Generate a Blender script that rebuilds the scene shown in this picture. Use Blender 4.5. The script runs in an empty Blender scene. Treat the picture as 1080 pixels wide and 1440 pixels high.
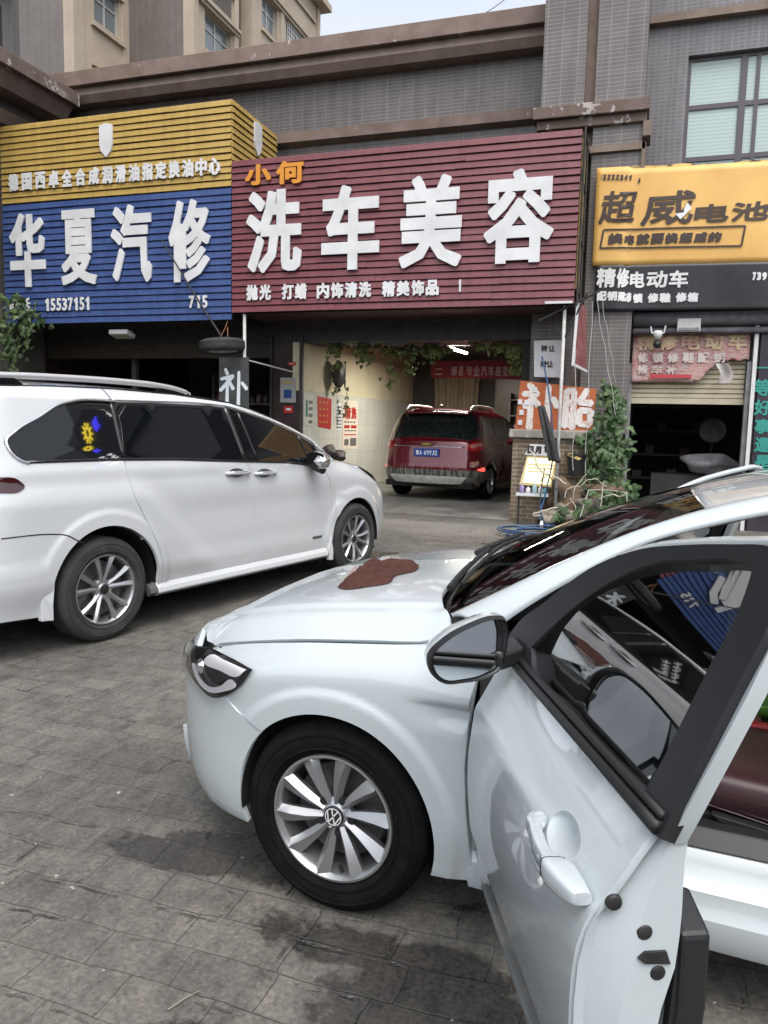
import bpy, bmesh, math, random
import numpy as np
from mathutils import Vector, Matrix
from mathutils.geometry import delaunay_2d_cdt
R = math.radians
rnd = random.Random(11)
scn = bpy.context.scene
col = scn.collection

# ------------------------------------------------------------ camera, sky, sun, exposure
cd = bpy.data.cameras.new('camera'); cam = bpy.data.objects.new('camera', cd); col.objects.link(cam)
CP, CR, CY = R(6.549), R(1.332), R(17.893)
fw = Vector((-math.sin(CY)*math.cos(CP), math.cos(CY)*math.cos(CP), -math.sin(CP)))
rt0 = Vector((math.cos(CY), math.sin(CY), 0)); up0 = rt0.cross(fw)
rt = rt0*math.cos(CR) + up0*math.sin(CR); up = up0*math.cos(CR) - rt0*math.sin(CR)
cam.matrix_world = Matrix(((rt.x, up.x, -fw.x, 0), (rt.y, up.y, -fw.y, 0), (rt.z, up.z, -fw.z, 1.536), (0, 0, 0, 1)))
cd.sensor_fit = 'VERTICAL'; cd.sensor_height = 32.0; cd.lens = 32.0*1081/1440
cd.clip_start = 0.05; cd.clip_end = 2000
scn.camera = cam

SUN_EL, SUN_AZ = R(62), R(150)      # veiled sun behind the viewer, spread wide by cloud
w = bpy.data.worlds.new("World"); scn.world = w; w.use_nodes = True
nt = w.node_tree
bg = nt.nodes['Background']
sky = nt.nodes.new('ShaderNodeTexSky'); sky.sky_type = 'NISHITA'; sky.sun_disc = False
sky.sun_elevation = SUN_EL; sky.sun_rotation = SUN_AZ
sky.air_density = 1.0; sky.dust_density = 4.0; sky.ozone_density = 1.5
hs = nt.nodes.new('ShaderNodeHueSaturation'); hs.inputs['Saturation'].default_value = 0.35
nt.links.new(sky.outputs[0], hs.inputs['Color']); nt.links.new(hs.outputs[0], bg.inputs['Color'])
bg.inputs['Strength'].default_value = 0.15
sd = bpy.data.lights.new('sun', 'SUN'); sun = bpy.data.objects.new('sun', sd); col.objects.link(sun)
sd.energy = 0.5; sd.angle = R(50); sd.color = (1, .95, .87)
sun.rotation_euler = Vector((-math.sin(SUN_AZ)*math.cos(SUN_EL), -math.cos(SUN_AZ)*math.cos(SUN_EL), -math.sin(SUN_EL))).to_track_quat('-Z', 'Y').to_euler()
sun.location = (0, -10, 30)
scn.view_settings.view_transform = 'Standard'; scn.view_settings.look = 'None'
scn.view_settings.exposure = 1.2; scn.view_settings.gamma = 1.0
scn.render.engine = 'CYCLES'
scn.cycles.max_bounces = 8; scn.cycles.transparent_max_bounces = 12; scn.cycles.caustics_reflective = False; scn.cycles.caustics_refractive = False

# ------------------------------------------------------------ object helpers
def link(o, parent=None):
    col.objects.link(o)
    if parent is not None: o.parent = parent
    return o
def thing(name, label, cat, loc=(0, 0, 0), rz=0, group=None):
    o = bpy.data.objects.new(name, None); o.empty_display_size = .1; link(o)
    o.location = loc; o.rotation_euler = (0, 0, rz)
    return tag(o, label, cat, group)
def tag(o, label, cat, group=None):
    o['label'] = label; o['category'] = cat
    if group: o['group'] = group
    return o
def lerp(a, b, t): return a + (b - a)*t
def clamp(x, a=0., b=1.): return a if x < a else b if x > b else x
def sstep(a, b, x):
    t = clamp((x - a)/(b - a)); return t*t*(3 - 2*t)
def interp(tab, x):
    if x <= tab[0][0]: return tab[0][1]
    for (a, b), (c, d) in zip(tab, tab[1:]):
        if x <= c: return lerp(b, d, (x - a)/(c - a))
    return tab[-1][1]
def smooth_tab(tab):
    """monotone-free Catmull-Rom lookup of a table"""
    def f(x):
        n = len(tab)
        if x <= tab[0][0]: return tab[0][1]
        if x >= tab[-1][0]: return tab[-1][1]
        i = 0
        while tab[i + 1][0] < x: i += 1
        x0, y0 = tab[i]; x1, y1 = tab[i + 1]
        d = (y1 - y0)/(x1 - x0)
        m0 = d if i == 0 else (y1 - tab[i - 1][1])/(x1 - tab[i - 1][0])
        m1 = d if i + 2 >= n else (tab[i + 2][1] - y0)/(tab[i + 2][0] - x0)
        h = x1 - x0; t = (x - x0)/h
        return (2*t**3 - 3*t*t + 1)*y0 + (t**3 - 2*t*t + t)*h*m0 + (-2*t**3 + 3*t*t)*y1 + (t**3 - t*t)*h*m1
    return f

class MB:
    """collects shapes; build() links them as one mesh object"""
    def __init__(s): s.v = []; s.f = []; s.m = []; s.mi = 0
    def add(s, vs, fs):
        n = len(s.v); s.v += [tuple(v) for v in vs]
        for f in fs: s.f.append([i + n for i in f]); s.m.append(s.mi)
        return s
    def box(s, x0, x1, y0, y1, z0, z1, M=None):
        vs = [Vector((x, y, z)) for z in (z0, z1) for y in (y0, y1) for x in (x0, x1)]
        if M: vs = [M @ v for v in vs]
        return s.add(vs, [(0, 2, 3, 1), (4, 5, 7, 6), (0, 1, 5, 4), (2, 6, 7, 3), (0, 4, 6, 2), (1, 3, 7, 5)])
    def quad(s, a, b, c, d): return s.add([a, b, c, d], [(0, 1, 2, 3)])
    def prism(s, pts, d):
        """extrude planar polygon pts (3d) by vector d"""
        n = len(pts); d = Vector(d); P = [Vector(p) for p in pts]
        return s.add(P + [p + d for p in P], [tuple(range(n))[::-1], tuple(range(n, 2*n))] + [(i, (i + 1) % n, (i + 1) % n + n, i + n) for i in range(n)])
    def tube(s, path, r, n=8, caps=True):
        P = [Vector(p) for p in path]; rs = r if isinstance(r, (list, tuple)) else [r]*len(P)
        vs = []; up = None
        for i, p in enumerate(P):
            t = (P[min(i + 1, len(P) - 1)] - P[max(i - 1, 0)])
            if t.length < 1e-9: t = Vector((0, 0, 1))
            t.normalize()
            if up is None: up = Vector((0, 0, 1)) if abs(t.z) < .9 else Vector((1, 0, 0))
            a = t.cross(up).normalized(); b = a.cross(t).normalized(); up = b
            for k in range(n):
                g = 2*math.pi*k/n; vs.append(p + (a*math.cos(g) + b*math.sin(g))*rs[i])
        fs = [(i*n + k, i*n + (k + 1) % n, (i + 1)*n + (k + 1) % n, (i + 1)*n + k) for i in range(len(P) - 1) for k in range(n)]
        if caps: fs += [tuple(range(n))[::-1], tuple(range((len(P) - 1)*n, len(P)*n))]
        return s.add(vs, fs)
    def lathe(s, prof, n=32, M=None):
        """prof: (r, y) pairs round the Y axis"""
        vs = [Vector((r*math.cos(2*math.pi*k/n), y, r*math.sin(2*math.pi*k/n))) for r, y in prof for k in range(n)]
        if M: vs = [M @ v for v in vs]
        return s.add(vs, [(i*n + k, (i + 1)*n + k, (i + 1)*n + (k + 1) % n, i*n + (k + 1) % n) for i in range(len(prof) - 1) for k in range(n)])
    def grid(s, fn, nu, nv, M=None):
        vs = [Vector(fn(i/nu, j/nv)) for j in range(nv + 1) for i in range(nu + 1)]
        if M: vs = [M @ v for v in vs]
        return s.add(vs, [(j*(nu + 1) + i, j*(nu + 1) + i + 1, (j + 1)*(nu + 1) + i + 1, (j + 1)*(nu + 1) + i) for j in range(nv) for i in range(nu)])
    def blob(s, c, r, n=10, wob=.25, seed=0, sc=(1, 1, 1)):
        q = random.Random(seed); ph = [q.uniform(0, 6.28) for _ in range(6)]
        def fn(u, v):
            a = 2*math.pi*u; b = math.pi*(v - .5)
            k = 1 + wob*(math.sin(2*a + ph[0] + 2*b) + math.sin(3*a + ph[1] - 3*b)*.7 + math.sin(5*b + ph[2] + a)*.6)*math.cos(b)
            return (c[0] + r*sc[0]*k*math.cos(a)*math.cos(b), c[1] + r*sc[1]*k*math.sin(a)*math.cos(b), c[2] + r*sc[2]*k*math.sin(b))
        return s.grid(fn, n*2, n)
    def build(s, name, mat, parent=None, smooth=False, M=None, bevel=0, solid=0, auto=None):
        me = bpy.data.meshes.new(name)
        vs = [M @ Vector(v) for v in s.v] if M else s.v
        me.from_pydata(vs, [], s.f)
        for m in (mat if isinstance(mat, (list, tuple)) else [mat]): me.materials.append(m)
        if any(s.m): me.polygons.foreach_set('material_index', s.m)
        if smooth: me.shade_smooth()
        if auto is not None:
            me.shade_smooth()
            try: me.set_sharp_from_angle(angle=R(auto))
            except Exception: pass
        me.update()
        o = bpy.data.objects.new(name, me); link(o, parent)
        if solid:
            m = o.modifiers.new('solid', 'SOLIDIFY'); m.thickness = solid; m.offset = -1
        if bevel:
            m = o.modifiers.new('bevel', 'BEVEL'); m.width = bevel; m.segments = 2; m.limit_method = 'ANGLE'; m.angle_limit = R(40)
        return o

def curve(pts, n=8, closed=True, sharp=()):
    """Catmull-Rom polyline through pts; indices in sharp stay corners"""
    P = [Vector(p) for p in pts]; N = len(P); out = []
    for i in range(N if closed else N - 1):
        p1, p2 = P[i], P[(i + 1) % N]
        p0 = P[i - 1] if (closed or i > 0) else p1
        p3 = P[(i + 2) % N] if (closed or i + 2 < N) else p2
        if i in sharp: p0 = p1 - (p2 - p1)
        if (i + 1) % N in sharp: p3 = p2 + (p2 - p1)
        L = (p2 - p1).length
        def tang(a, b, c):
            d1 = (b - a).length or 1e-9; d2 = (c - b).length or 1e-9
            return ((b - a)/d1*d2 + (c - b)/d2*d1)/(d1 + d2)
        m1 = tang(p0, p1, p2)*L; m2 = tang(p1, p2, p3)*L
        for k in range(n):
            t = k/n
            out.append(p1*(2*t**3 - 3*t*t + 1) + m1*(t**3 - 2*t*t + t) + p2*(-2*t**3 + 3*t*t) + m2*(t**3 - t*t))
    if not closed: out.append(P[-1])
    return out

def inside(p, poly):
    x, y = p; c = False; j = len(poly) - 1
    for i in range(len(poly)):
        xi, yi = poly[i][0], poly[i][1]; xj, yj = poly[j][0], poly[j][1]
        if (yi > y) != (yj > y) and x < (xj - xi)*(y - yi)/(yj - yi) + xi: c = not c
        j = i
    return c

def patch(name, S, outline, mat, parent=None, holes=(), h=.04, thick=.0, M=None, rim=True, hv=None, flip=False, offset=0., smooth=True, nrot=None):
    """surface S(a,b)->xyz trimmed by closed polylines in (a,b); lip of depth `thick` goes inwards along -normal"""
    hv = hv or h
    loops = [[(p[0], p[1]) for p in outline]] + [[(p[0], p[1]) for p in q] for q in holes]
    V = []; E = []
    for L in loops:
        n0 = len(V); V += [Vector(p) for p in L]; E += [(n0 + i, n0 + (i + 1) % len(L)) for i in range(len(L))]
    nb = len(V)
    xs = [p[0] for p in loops[0]]; ys = [p[1] for p in loops[0]]
    def far(x, y):
        for p in V[:nb]:
            if abs(p.x - x)/h < .45 and abs(p.y - y)/hv < .45: return False
        return True
    nx = int((max(xs) - min(xs))/h) + 1; ny = int((max(ys) - min(ys))/hv) + 1
    for i in range(nx + 1):
        for j in range(ny + 1):
            x = min(xs) + (i + .5)*h; y = min(ys) + (j + .5)*hv
            if inside((x, y), loops[0]) and not any(inside((x, y), q) for q in loops[1:]) and far(x, y): V.append(Vector((x, y)))
    r = delaunay_2d_cdt(V, E, [], 0, 1e-7)
    vv = r[0]; ff = []
    for f in r[2]:
        c = sum((vv[i] for i in f), Vector((0, 0)))/len(f)
        if inside(c, loops[0]) and not any(inside(c, q) for q in loops[1:]): ff.append(list(f))
    e = 1e-3
    P = []; N = []
    for p in vv:
        q = Vector(S(p.x, p.y)); du = Vector(S(p.x + e, p.y)) - Vector(S(p.x - e, p.y)); dv = Vector(S(p.x, p.y + e)) - Vector(S(p.x, p.y - e))
        n = du.cross(dv)
        if n.length < 1e-12: n = Vector((0, 0, 1))
        n.normalize()
        if flip: n = -n
        P.append(q + n*offset); N.append(n)
    out = []
    for f in ff:
        a, b, c = (vv[f[0]], vv[f[1]], vv[f[2]])
        ar = (b - a).cross(c - a)
        if (ar < 0) != flip: f = f[::-1]
        out.append(f)
    nv = len(P); nl = [n.copy() for n in N]
    if thick and rim:
        em = {}
        for k, f in enumerate(out):
            for i in range(len(f)):
                a, b = f[i], f[(i + 1) % len(f)]
                em[(a, b)] = k
        for (a, b) in [k for k in em if (k[1], k[0]) not in em]:
            i0 = len(P)
            P += [P[a], P[b], P[b] - N[b]*thick, P[a] - N[a]*thick]
            d = (P[b] - P[a]); nn = d.cross(N[a])
            if nn.length > 1e-12: nn.normalize()
            rl = (nn + N[a]*.8).normalized()
            nl += [rl, rl, nn, nn]
            out.append([i0 + 1, i0, i0 + 3, i0 + 2])
    me = bpy.data.meshes.new(name)
    if nrot: nl = [nrot @ n for n in nl]
    if M: P = [M @ p for p in P]; nl = [(M.to_3x3() @ n).normalized() for n in nl]
    me.from_pydata(P, [], out)
    me.materials.append(mat); me.shade_smooth()
    if smooth: me.normals_split_custom_set_from_vertices(nl)
    me.update()
    o = bpy.data.objects.new(name, me); link(o, parent)
    return o

# ------------------------------------------------------------ materials
def mat(name, base=(.5, .5, .5), rough=.5, metal=0., coat=0., spec=.5, emit=None, es=0., trans=0., ior=1.45, alpha=1.):
    m = bpy.data.materials.new(name); m.use_nodes = True
    b = m.node_tree.nodes['Principled BSDF']
    b.inputs['Base Color'].default_value = (*base, 1); b.inputs['Roughness'].default_value = rough
    b.inputs['Metallic'].default_value = metal; b.inputs['Coat Weight'].default_value = coat; b.inputs['Coat Roughness'].default_value = .03
    b.inputs['Specular IOR Level'].default_value = spec; b.inputs['Transmission Weight'].default_value = trans; b.inputs['IOR'].default_value = ior
    b.inputs['Alpha'].default_value = alpha
    if emit: b.inputs['Emission Color'].default_value = (*emit, 1); b.inputs['Emission Strength'].default_value = es
    return m
class NB:
    """short-hand for building node trees on a material"""
    def __init__(s, m): s.m = m; s.t = m.node_tree; s.b = s.t.nodes['Principled BSDF']
    def n(s, typ, **kw):
        x = s.t.nodes.new(typ)
        for k, v in kw.items():
            if k in x.inputs.keys(): x.inputs[k].default_value = v
            else: setattr(x, k, v)
        return x
    def l(s, a, b): s.t.links.new(a, b)
    def coord(s, kind='Object'): return s.n('ShaderNodeTexCoord').outputs[kind]
    def noise(s, vec, scale, detail=4, rough=.55):
        x = s.n('ShaderNodeTexNoise'); x.inputs['Scale'].default_value = scale; x.inputs['Detail'].default_value = detail; x.inputs['Roughness'].default_value = rough
        if vec is not None: s.l(vec, x.inputs['Vector'])
        return x.outputs['Fac']
    def ramp(s, fac, stops):
        x = s.n('ShaderNodeValToRGB'); e = x.color_ramp.elements
        while len(e) < len(stops): e.new(.5)
        for i, (p, c) in enumerate(stops):
            e[i].position = p; e[i].color = (*c, 1) if len(c) == 3 else c
        s.l(fac, x.inputs['Fac']); return x.outputs['Color']
    def mix(s, fac, a, b, blend='MIX'):
        x = s.n('ShaderNodeMix'); x.data_type = 'RGBA'; x.blend_type = blend
        for sock, v in ((x.inputs[0], fac), (x.inputs[6], a), (x.inputs[7], b)):
            if hasattr(v, 'links'): s.l(v, sock)
            elif isinstance(v, (int, float)): sock.default_value = v
            else: sock.default_value = (*v, 1)
        return x.outputs[2]
    def math(s, op, a, b=0.):
        x = s.n('ShaderNodeMath'); x.operation = op
        for sock, v in ((x.inputs[0], a), (x.inputs[1], b)):
            if hasattr(v, 'links'): s.l(v, sock)
            else: sock.default_value = v
        return x.outputs[0]
    def bump(s, h, strength=.3, dist=.01):
        x = s.n('ShaderNodeBump'); x.inputs['Strength'].default_value = strength; x.inputs['Distance'].default_value = dist
        s.l(h, x.inputs['Height']); s.l(x.outputs[0], s.b.inputs['Normal']); return x
    def mapping(s, vec, scale=(1, 1, 1), rot=(0, 0, 0), loc=(0, 0, 0)):
        x = s.n('ShaderNodeMapping'); x.inputs['Scale'].default_value = scale; x.inputs['Rotation'].default_value = rot; x.inputs['Location'].default_value = loc
        s.l(vec, x.inputs['Vector']); return x.outputs[0]
def noisy(name, a, b, scale=6., rough=.6, bump=.0, metal=0., bs=None, lo=.35, hi=.65, r2=None, **kw):
    m = mat(name, a, rough, metal, **kw); q = NB(m); c = q.coord()
    f = q.noise(c, scale, 6, .6)
    q.l(q.ramp(f, [(lo, a), (hi, b)]), q.b.inputs['Base Color'])
    if r2 is not None: q.l(q.ramp(q.noise(c, scale*1.7, 4), [(.35, (rough,)*3), (.65, (r2,)*3)]), q.b.inputs['Roughness'])
    if bump: q.bump(q.noise(c, bs or scale*4, 5), bump, .01)
    return m
def wall_tile(name, c1, c2, grout, sx, sz, axis='xz', rough=.35, bumps=.25, dirt=.5, gw=.012):
    """stretched ceramic tiles laid in stack/running bond on a vertical face; axis picks the face"""
    m = mat(name, c1, rough); q = NB(m); c = q.coord()
    sep = q.n('ShaderNodeSeparateXYZ'); q.l(c, sep.inputs[0])
    cmb = q.n('ShaderNodeCombineXYZ')
    if axis == 'xz': q.l(q.math('ADD', sep.outputs[0], sep.outputs[1]), cmb.inputs[0])
    else: q.l(sep.outputs[0], cmb.inputs[0])
    q.l(sep.outputs[2] if axis == 'xz' else sep.outputs[1], cmb.inputs[1])
    br = q.n('ShaderNodeTexBrick'); br.offset = 0.; br.squash = 1.
    br.inputs['Scale'].default_value = 1; br.inputs['Brick Width'].default_value = sx; br.inputs['Row Height'].default_value = sz
    br.inputs['Mortar Size'].default_value = gw; br.inputs['Mortar Smooth'].default_value = .3
    br.inputs['Color1'].default_value = (*c1, 1); br.inputs['Color2'].default_value = (*c2, 1); br.inputs['Mortar'].default_value = (*grout, 1)
    q.l(cmb.outputs[0], br.inputs['Vector'])
    n = q.ramp(q.noise(c, 1.1, 6, .7), [(.3, (.62,)*3), (.7, (1.15,)*3)])
    st = q.ramp(q.noise(q.mapping(c, (5, 5, .35)), 1.2, 5, .7), [(.35, (.75,)*3), (.65, (1.1,)*3)])
    a = q.mix(dirt, br.outputs['Color'], q.mix(1., q.mix(1., br.outputs['Color'], n, 'MULTIPLY'), st, 'MULTIPLY'))
    q.l(a, q.b.inputs['Base Color'])
    q.bump(br.outputs['Fac'], -bumps, .004)
    return m

M_ = {}
M_['white_paint'] = mat('car_white_paint', (.435, .485, .505), .25, coat=1.)
M_['van_paint'] = mat('van_white_paint', (.53, .555, .57), .22, coat=1.)
def dusty(m, amt=.06, sc=3.):
    q = NB(m); c = q.coord(); b0 = tuple(q.b.inputs['Base Color'].default_value)[:3]
    f = q.noise(c, sc, 6, .7)
    q.l(q.ramp(f, [(.3, tuple(x*(1 - amt) for x in b0)), (.7, b0)]), q.b.inputs['Base Color'])
    pass
dusty(M_['van_paint'], .06, 2.)
M_['red_paint'] = mat('car_dark_red_paint', (.085, .008, .014), .2, metal=.25, coat=1.)
M_['black'] = mat('black_plastic', (.014, .015, .017), .45)
M_['black_gloss'] = mat('gloss_black', (.008, .008, .01), .08, coat=.5)
M_['rubber'] = noisy('tyre_rubber', (.005, .006, .0065), (.009, .0095, .010), 18, .9, .2, spec=.1)
M_['rubber_dusty'] = noisy('dusty_tyre_rubber', (.022, .024, .025), (.042, .043, .042), 7, .8, .2)
M_['seal'] = mat('rubber_seal', (.012, .013, .014), .55)
M_['alloy'] = mat('alloy_silver', (.40, .41, .42), .34, metal=.85)
M_['alloy_dark'] = mat('alloy_dark_grey', (.12, .12, .125), .45, metal=.6)  # dark grey metal for brake discs, trim and badge
M_['chrome'] = mat('chrome', (.75, .76, .78), .08, metal=1.)
M_['steel'] = noisy('brushed_steel', (.33, .33, .33), (.5, .5, .5), 30, .35, metal=.9)
M_['dark_glass'] = mat('tinted_glass', (.004, .005, .006), .02, spec=.6)
M_['mirror'] = mat('mirror_glass', (.72, .76, .78), .02, metal=1.)
M_['soft_black'] = mat('interior_black', (.012, .012, .013), .6)
M_['void'] = mat('dark_cavity', (.006, .006, .006), .9)
def glass_mat(name, tint, refl=.12, ior=1.5, k=1.):
    """thin see-through pane: tinted transparency under a fresnel gloss"""
    m = bpy.data.materials.new(name); m.use_nodes = True; t = m.node_tree; t.nodes.clear()
    o = t.nodes.new('ShaderNodeOutputMaterial'); mx = t.nodes.new('ShaderNodeMixShader')
    tr = t.nodes.new('ShaderNodeBsdfTransparent'); tr.inputs[0].default_value = (*tint, 1)
    gl = t.nodes.new('ShaderNodeBsdfGlossy'); gl.inputs['Roughness'].default_value = .015; gl.inputs[0].default_value = (1, 1, 1, 1)
    lw = t.nodes.new('ShaderNodeFresnel'); lw.inputs['IOR'].default_value = ior
    ad = t.nodes.new('ShaderNodeMath'); ad.operation = 'ADD'; ad.inputs[1].default_value = refl; ad.use_clamp = True
    ml = t.nodes.new('ShaderNodeMath'); ml.operation = 'MULTIPLY'; ml.inputs[1].default_value = k
    t.links.new(lw.outputs[0], ad.inputs[0]); t.links.new(ad.outputs[0], ml.inputs[0]); t.links.new(ml.outputs[0], mx.inputs[0])
    t.links.new(tr.outputs[0], mx.inputs[1]); t.links.new(gl.outputs[0], mx.inputs[2]); t.links.new(mx.outputs[0], o.inputs[0])
    return m
M_['lens'] = glass_mat('lamp_lens', (.98, .98, .98), .0, 1.3)
M_['screen_glass'] = glass_mat('windscreen_glass', (.13, .15, .15), .0, 1.32, .6)
M_['door_glass'] = glass_mat('door_glass', (.07, .075, .08), .16, 1.6)

# ------------------------------------------------------------ lettering
_gc = {}
def glyph(ch, bold=.0):
    """unit-box outline of one character as (verts2d, faces)"""
    k = (ch, bold)
    if k in _gc: return _gc[k]
    if ch == '1': _gc[k] = ([(.42, 0), (.78, 0), (.78, 1), (.50, 1), (.12, .84), (.12, .70), (.42, .80)], [(0, 1, 2), (0, 2, 6), (6, 2, 3), (6, 3, 4), (6, 4, 5)]); return _gc[k]
    c = bpy.data.curves.new('glyph', 'FONT'); c.body = ch; c.size = 1; c.offset = bold; c.resolution_u = 2
    o = bpy.data.objects.new('glyph', c); col.objects.link(o)
    me = bpy.data.meshes.new_from_object(o.evaluated_get(bpy.context.evaluated_depsgraph_get()))
    vs = [(v.co.x, v.co.y) for v in me.vertices]; fs = [tuple(p.vertices) for p in me.polygons]
    bpy.data.objects.remove(o); bpy.data.curves.remove(c); bpy.data.meshes.remove(me)
    if vs:
        x0 = min(v[0] for v in vs); x1 = max(v[0] for v in vs); y0 = min(v[1] for v in vs); y1 = max(v[1] for v in vs)
        vs = [((v[0] - x0)/max(x1 - x0, 1e-6), (v[1] - y0)/max(y1 - y0, 1e-6)) for v in vs]
    _gc[k] = (vs, fs); return _gc[k]
def embolden(vs, fs, wd):
    """union of the outline's faces with a stroke of half-width wd along its border"""
    from collections import Counter
    ed = Counter()
    for f in fs:
        for i in range(len(f)): ed[(f[i], f[(i + 1) % len(f)])] += 1
    bd = [e for e in ed if (e[1], e[0]) not in ed]
    V = [Vector(v) for v in vs]; F = [list(f) for f in fs]; dirs = {}; sq = []
    for i, j in bd:
        dirs.setdefault(i, []).append(V[j] - V[i]); dirs.setdefault(j, []).append(V[j] - V[i])
    for i, j in bd:
        a, b = V[i], V[j]; d = b - a
        if d.length < 1e-7: continue
        d.normalize(); n = Vector((d.y, -d.x))*wd; k = len(V)
        V += [a, b, b + n, a + n]; F.append([k, k + 3, k + 2, k + 1])
    for i in {e[0] for e in bd}:
        k = len(V); ax = all(abs(d.x) < .3*abs(d.y) or abs(d.y) < .3*abs(d.x) for d in dirs[i])
        if ax: sq.append(i); V += [V[i] + Vector((a_*wd, b_*wd)) for a_, b_ in ((1, 1), (-1, 1), (-1, -1), (1, -1))]; F.append(list(range(k, k + 4)))
        else: V += [V[i] + Vector((math.cos(math.pi*(t + .5)/4), math.sin(math.pi*(t + .5)/4)))*wd*1.04 for t in range(8)]; F.append(list(range(k, k + 8)))
    E = [(f[i], f[(i + 1) % len(f)]) for f in F for i in range(len(f))]
    r = delaunay_2d_cdt(V, E, [], 0, 1e-6)
    Q = np.array([(v.x, v.y) for v in r[0]]); T = np.array([f for f in r[2] if len(f) == 3]); c = Q[T].mean(1)
    A = np.array([[vs[i] for i in (f[0], f[k], f[k + 1])] for f in fs for k in range(1, len(f) - 1)])
    def cr(a, b, p): return (b[None, :, 0] - a[None, :, 0])*(p[:, None, 1] - a[None, :, 1]) - (b[None, :, 1] - a[None, :, 1])*(p[:, None, 0] - a[None, :, 0])
    s1, s2, s3 = cr(A[:, 0], A[:, 1], c), cr(A[:, 1], A[:, 2], c), cr(A[:, 2], A[:, 0], c)
    ok = (((s1 >= 0) & (s2 >= 0) & (s3 >= 0)) | ((s1 <= 0) & (s2 <= 0) & (s3 <= 0))).any(1)
    S0 = np.array([vs[i] for i, j in bd]); S1 = np.array([vs[j] for i, j in bd]); D = S1 - S0; L2 = (D**2).sum(1) + 1e-12
    t = np.clip(((c[:, None] - S0[None])*D[None]).sum(2)/L2[None], 0, 1)
    ok |= ((((S0[None] + t[..., None]*D[None]) - c[:, None])**2).sum(2).min(1) < (wd*1.0)**2)
    if sq:
        K = np.array([vs[i] for i in sq]); ok |= (np.abs(c[:, None] - K[None]).max(2).min(1) < wd)
    return [tuple(v) for v in Q], [tuple(int(i) for i in f) for f in T[ok]]
def write(mb, items, T, depth=.0, bold=.0, shear=0.):
    """items: (char, a0, a1, b0, b1) boxes in sign coordinates; T(a, b, d) -> world; bold thickens strokes by that many metres"""
    for ch, a0, a1, b0, b1 in items:
        vs, fs = glyph(ch)
        if not vs: continue
        w_ = min(bold, (a1 - a0)*.2)
        vs = [(lerp(a0 + w_, a1 - w_, x), lerp(b0 + w_, b1 - w_, y)) for x, y in vs]
        if w_ > 0: vs, fs = embolden(vs, fs, w_)
        n = len(vs); bm = (b0 + b1)/2
        P = [T(x + shear*(y - bm), y, depth) for x, y in vs]
        if depth > .004:
            Q = [T(x + shear*(y - bm), y, 0.001) for x, y in vs]
            ed = set()
            for f in fs:
                for i in range(len(f)): ed.add((f[i], f[(i + 1) % len(f)]))
            side = [(a, b) for (a, b) in ed if (b, a) not in ed]
            mb.add(P + Q, [tuple(f) for f in fs] + [(b, a, a + n, b + n) for a, b in side])
        else: mb.add(P, [tuple(f) for f in fs])
def row(text, a0, a1, b0, b1, gap=.18):
    n = len(text); s = (a1 - a0)/n
    return [(c, a0 + s*(i + gap/2), a0 + s*(i + 1 - gap/2), b0, b1) for i, c in enumerate(text) if c != ' ']
# ------------------------------------------------------------ where a picture ray meets a plane of the place
def ray(px, py): return fw*1081 + rt*(px - 540) - up*(py - 720)
C0 = Vector((0, 0, 1.536))
def py_(px, py, y): d = ray(px, py); return C0 + d*((y - C0.y)/d.y)
def pz_(px, py, z=0.): d = ray(px, py); return C0 + d*((z - C0.z)/d.z)
def px_(px, py, x): d = ray(px, py); return C0 + d*((x - C0.x)/d.x)

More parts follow.
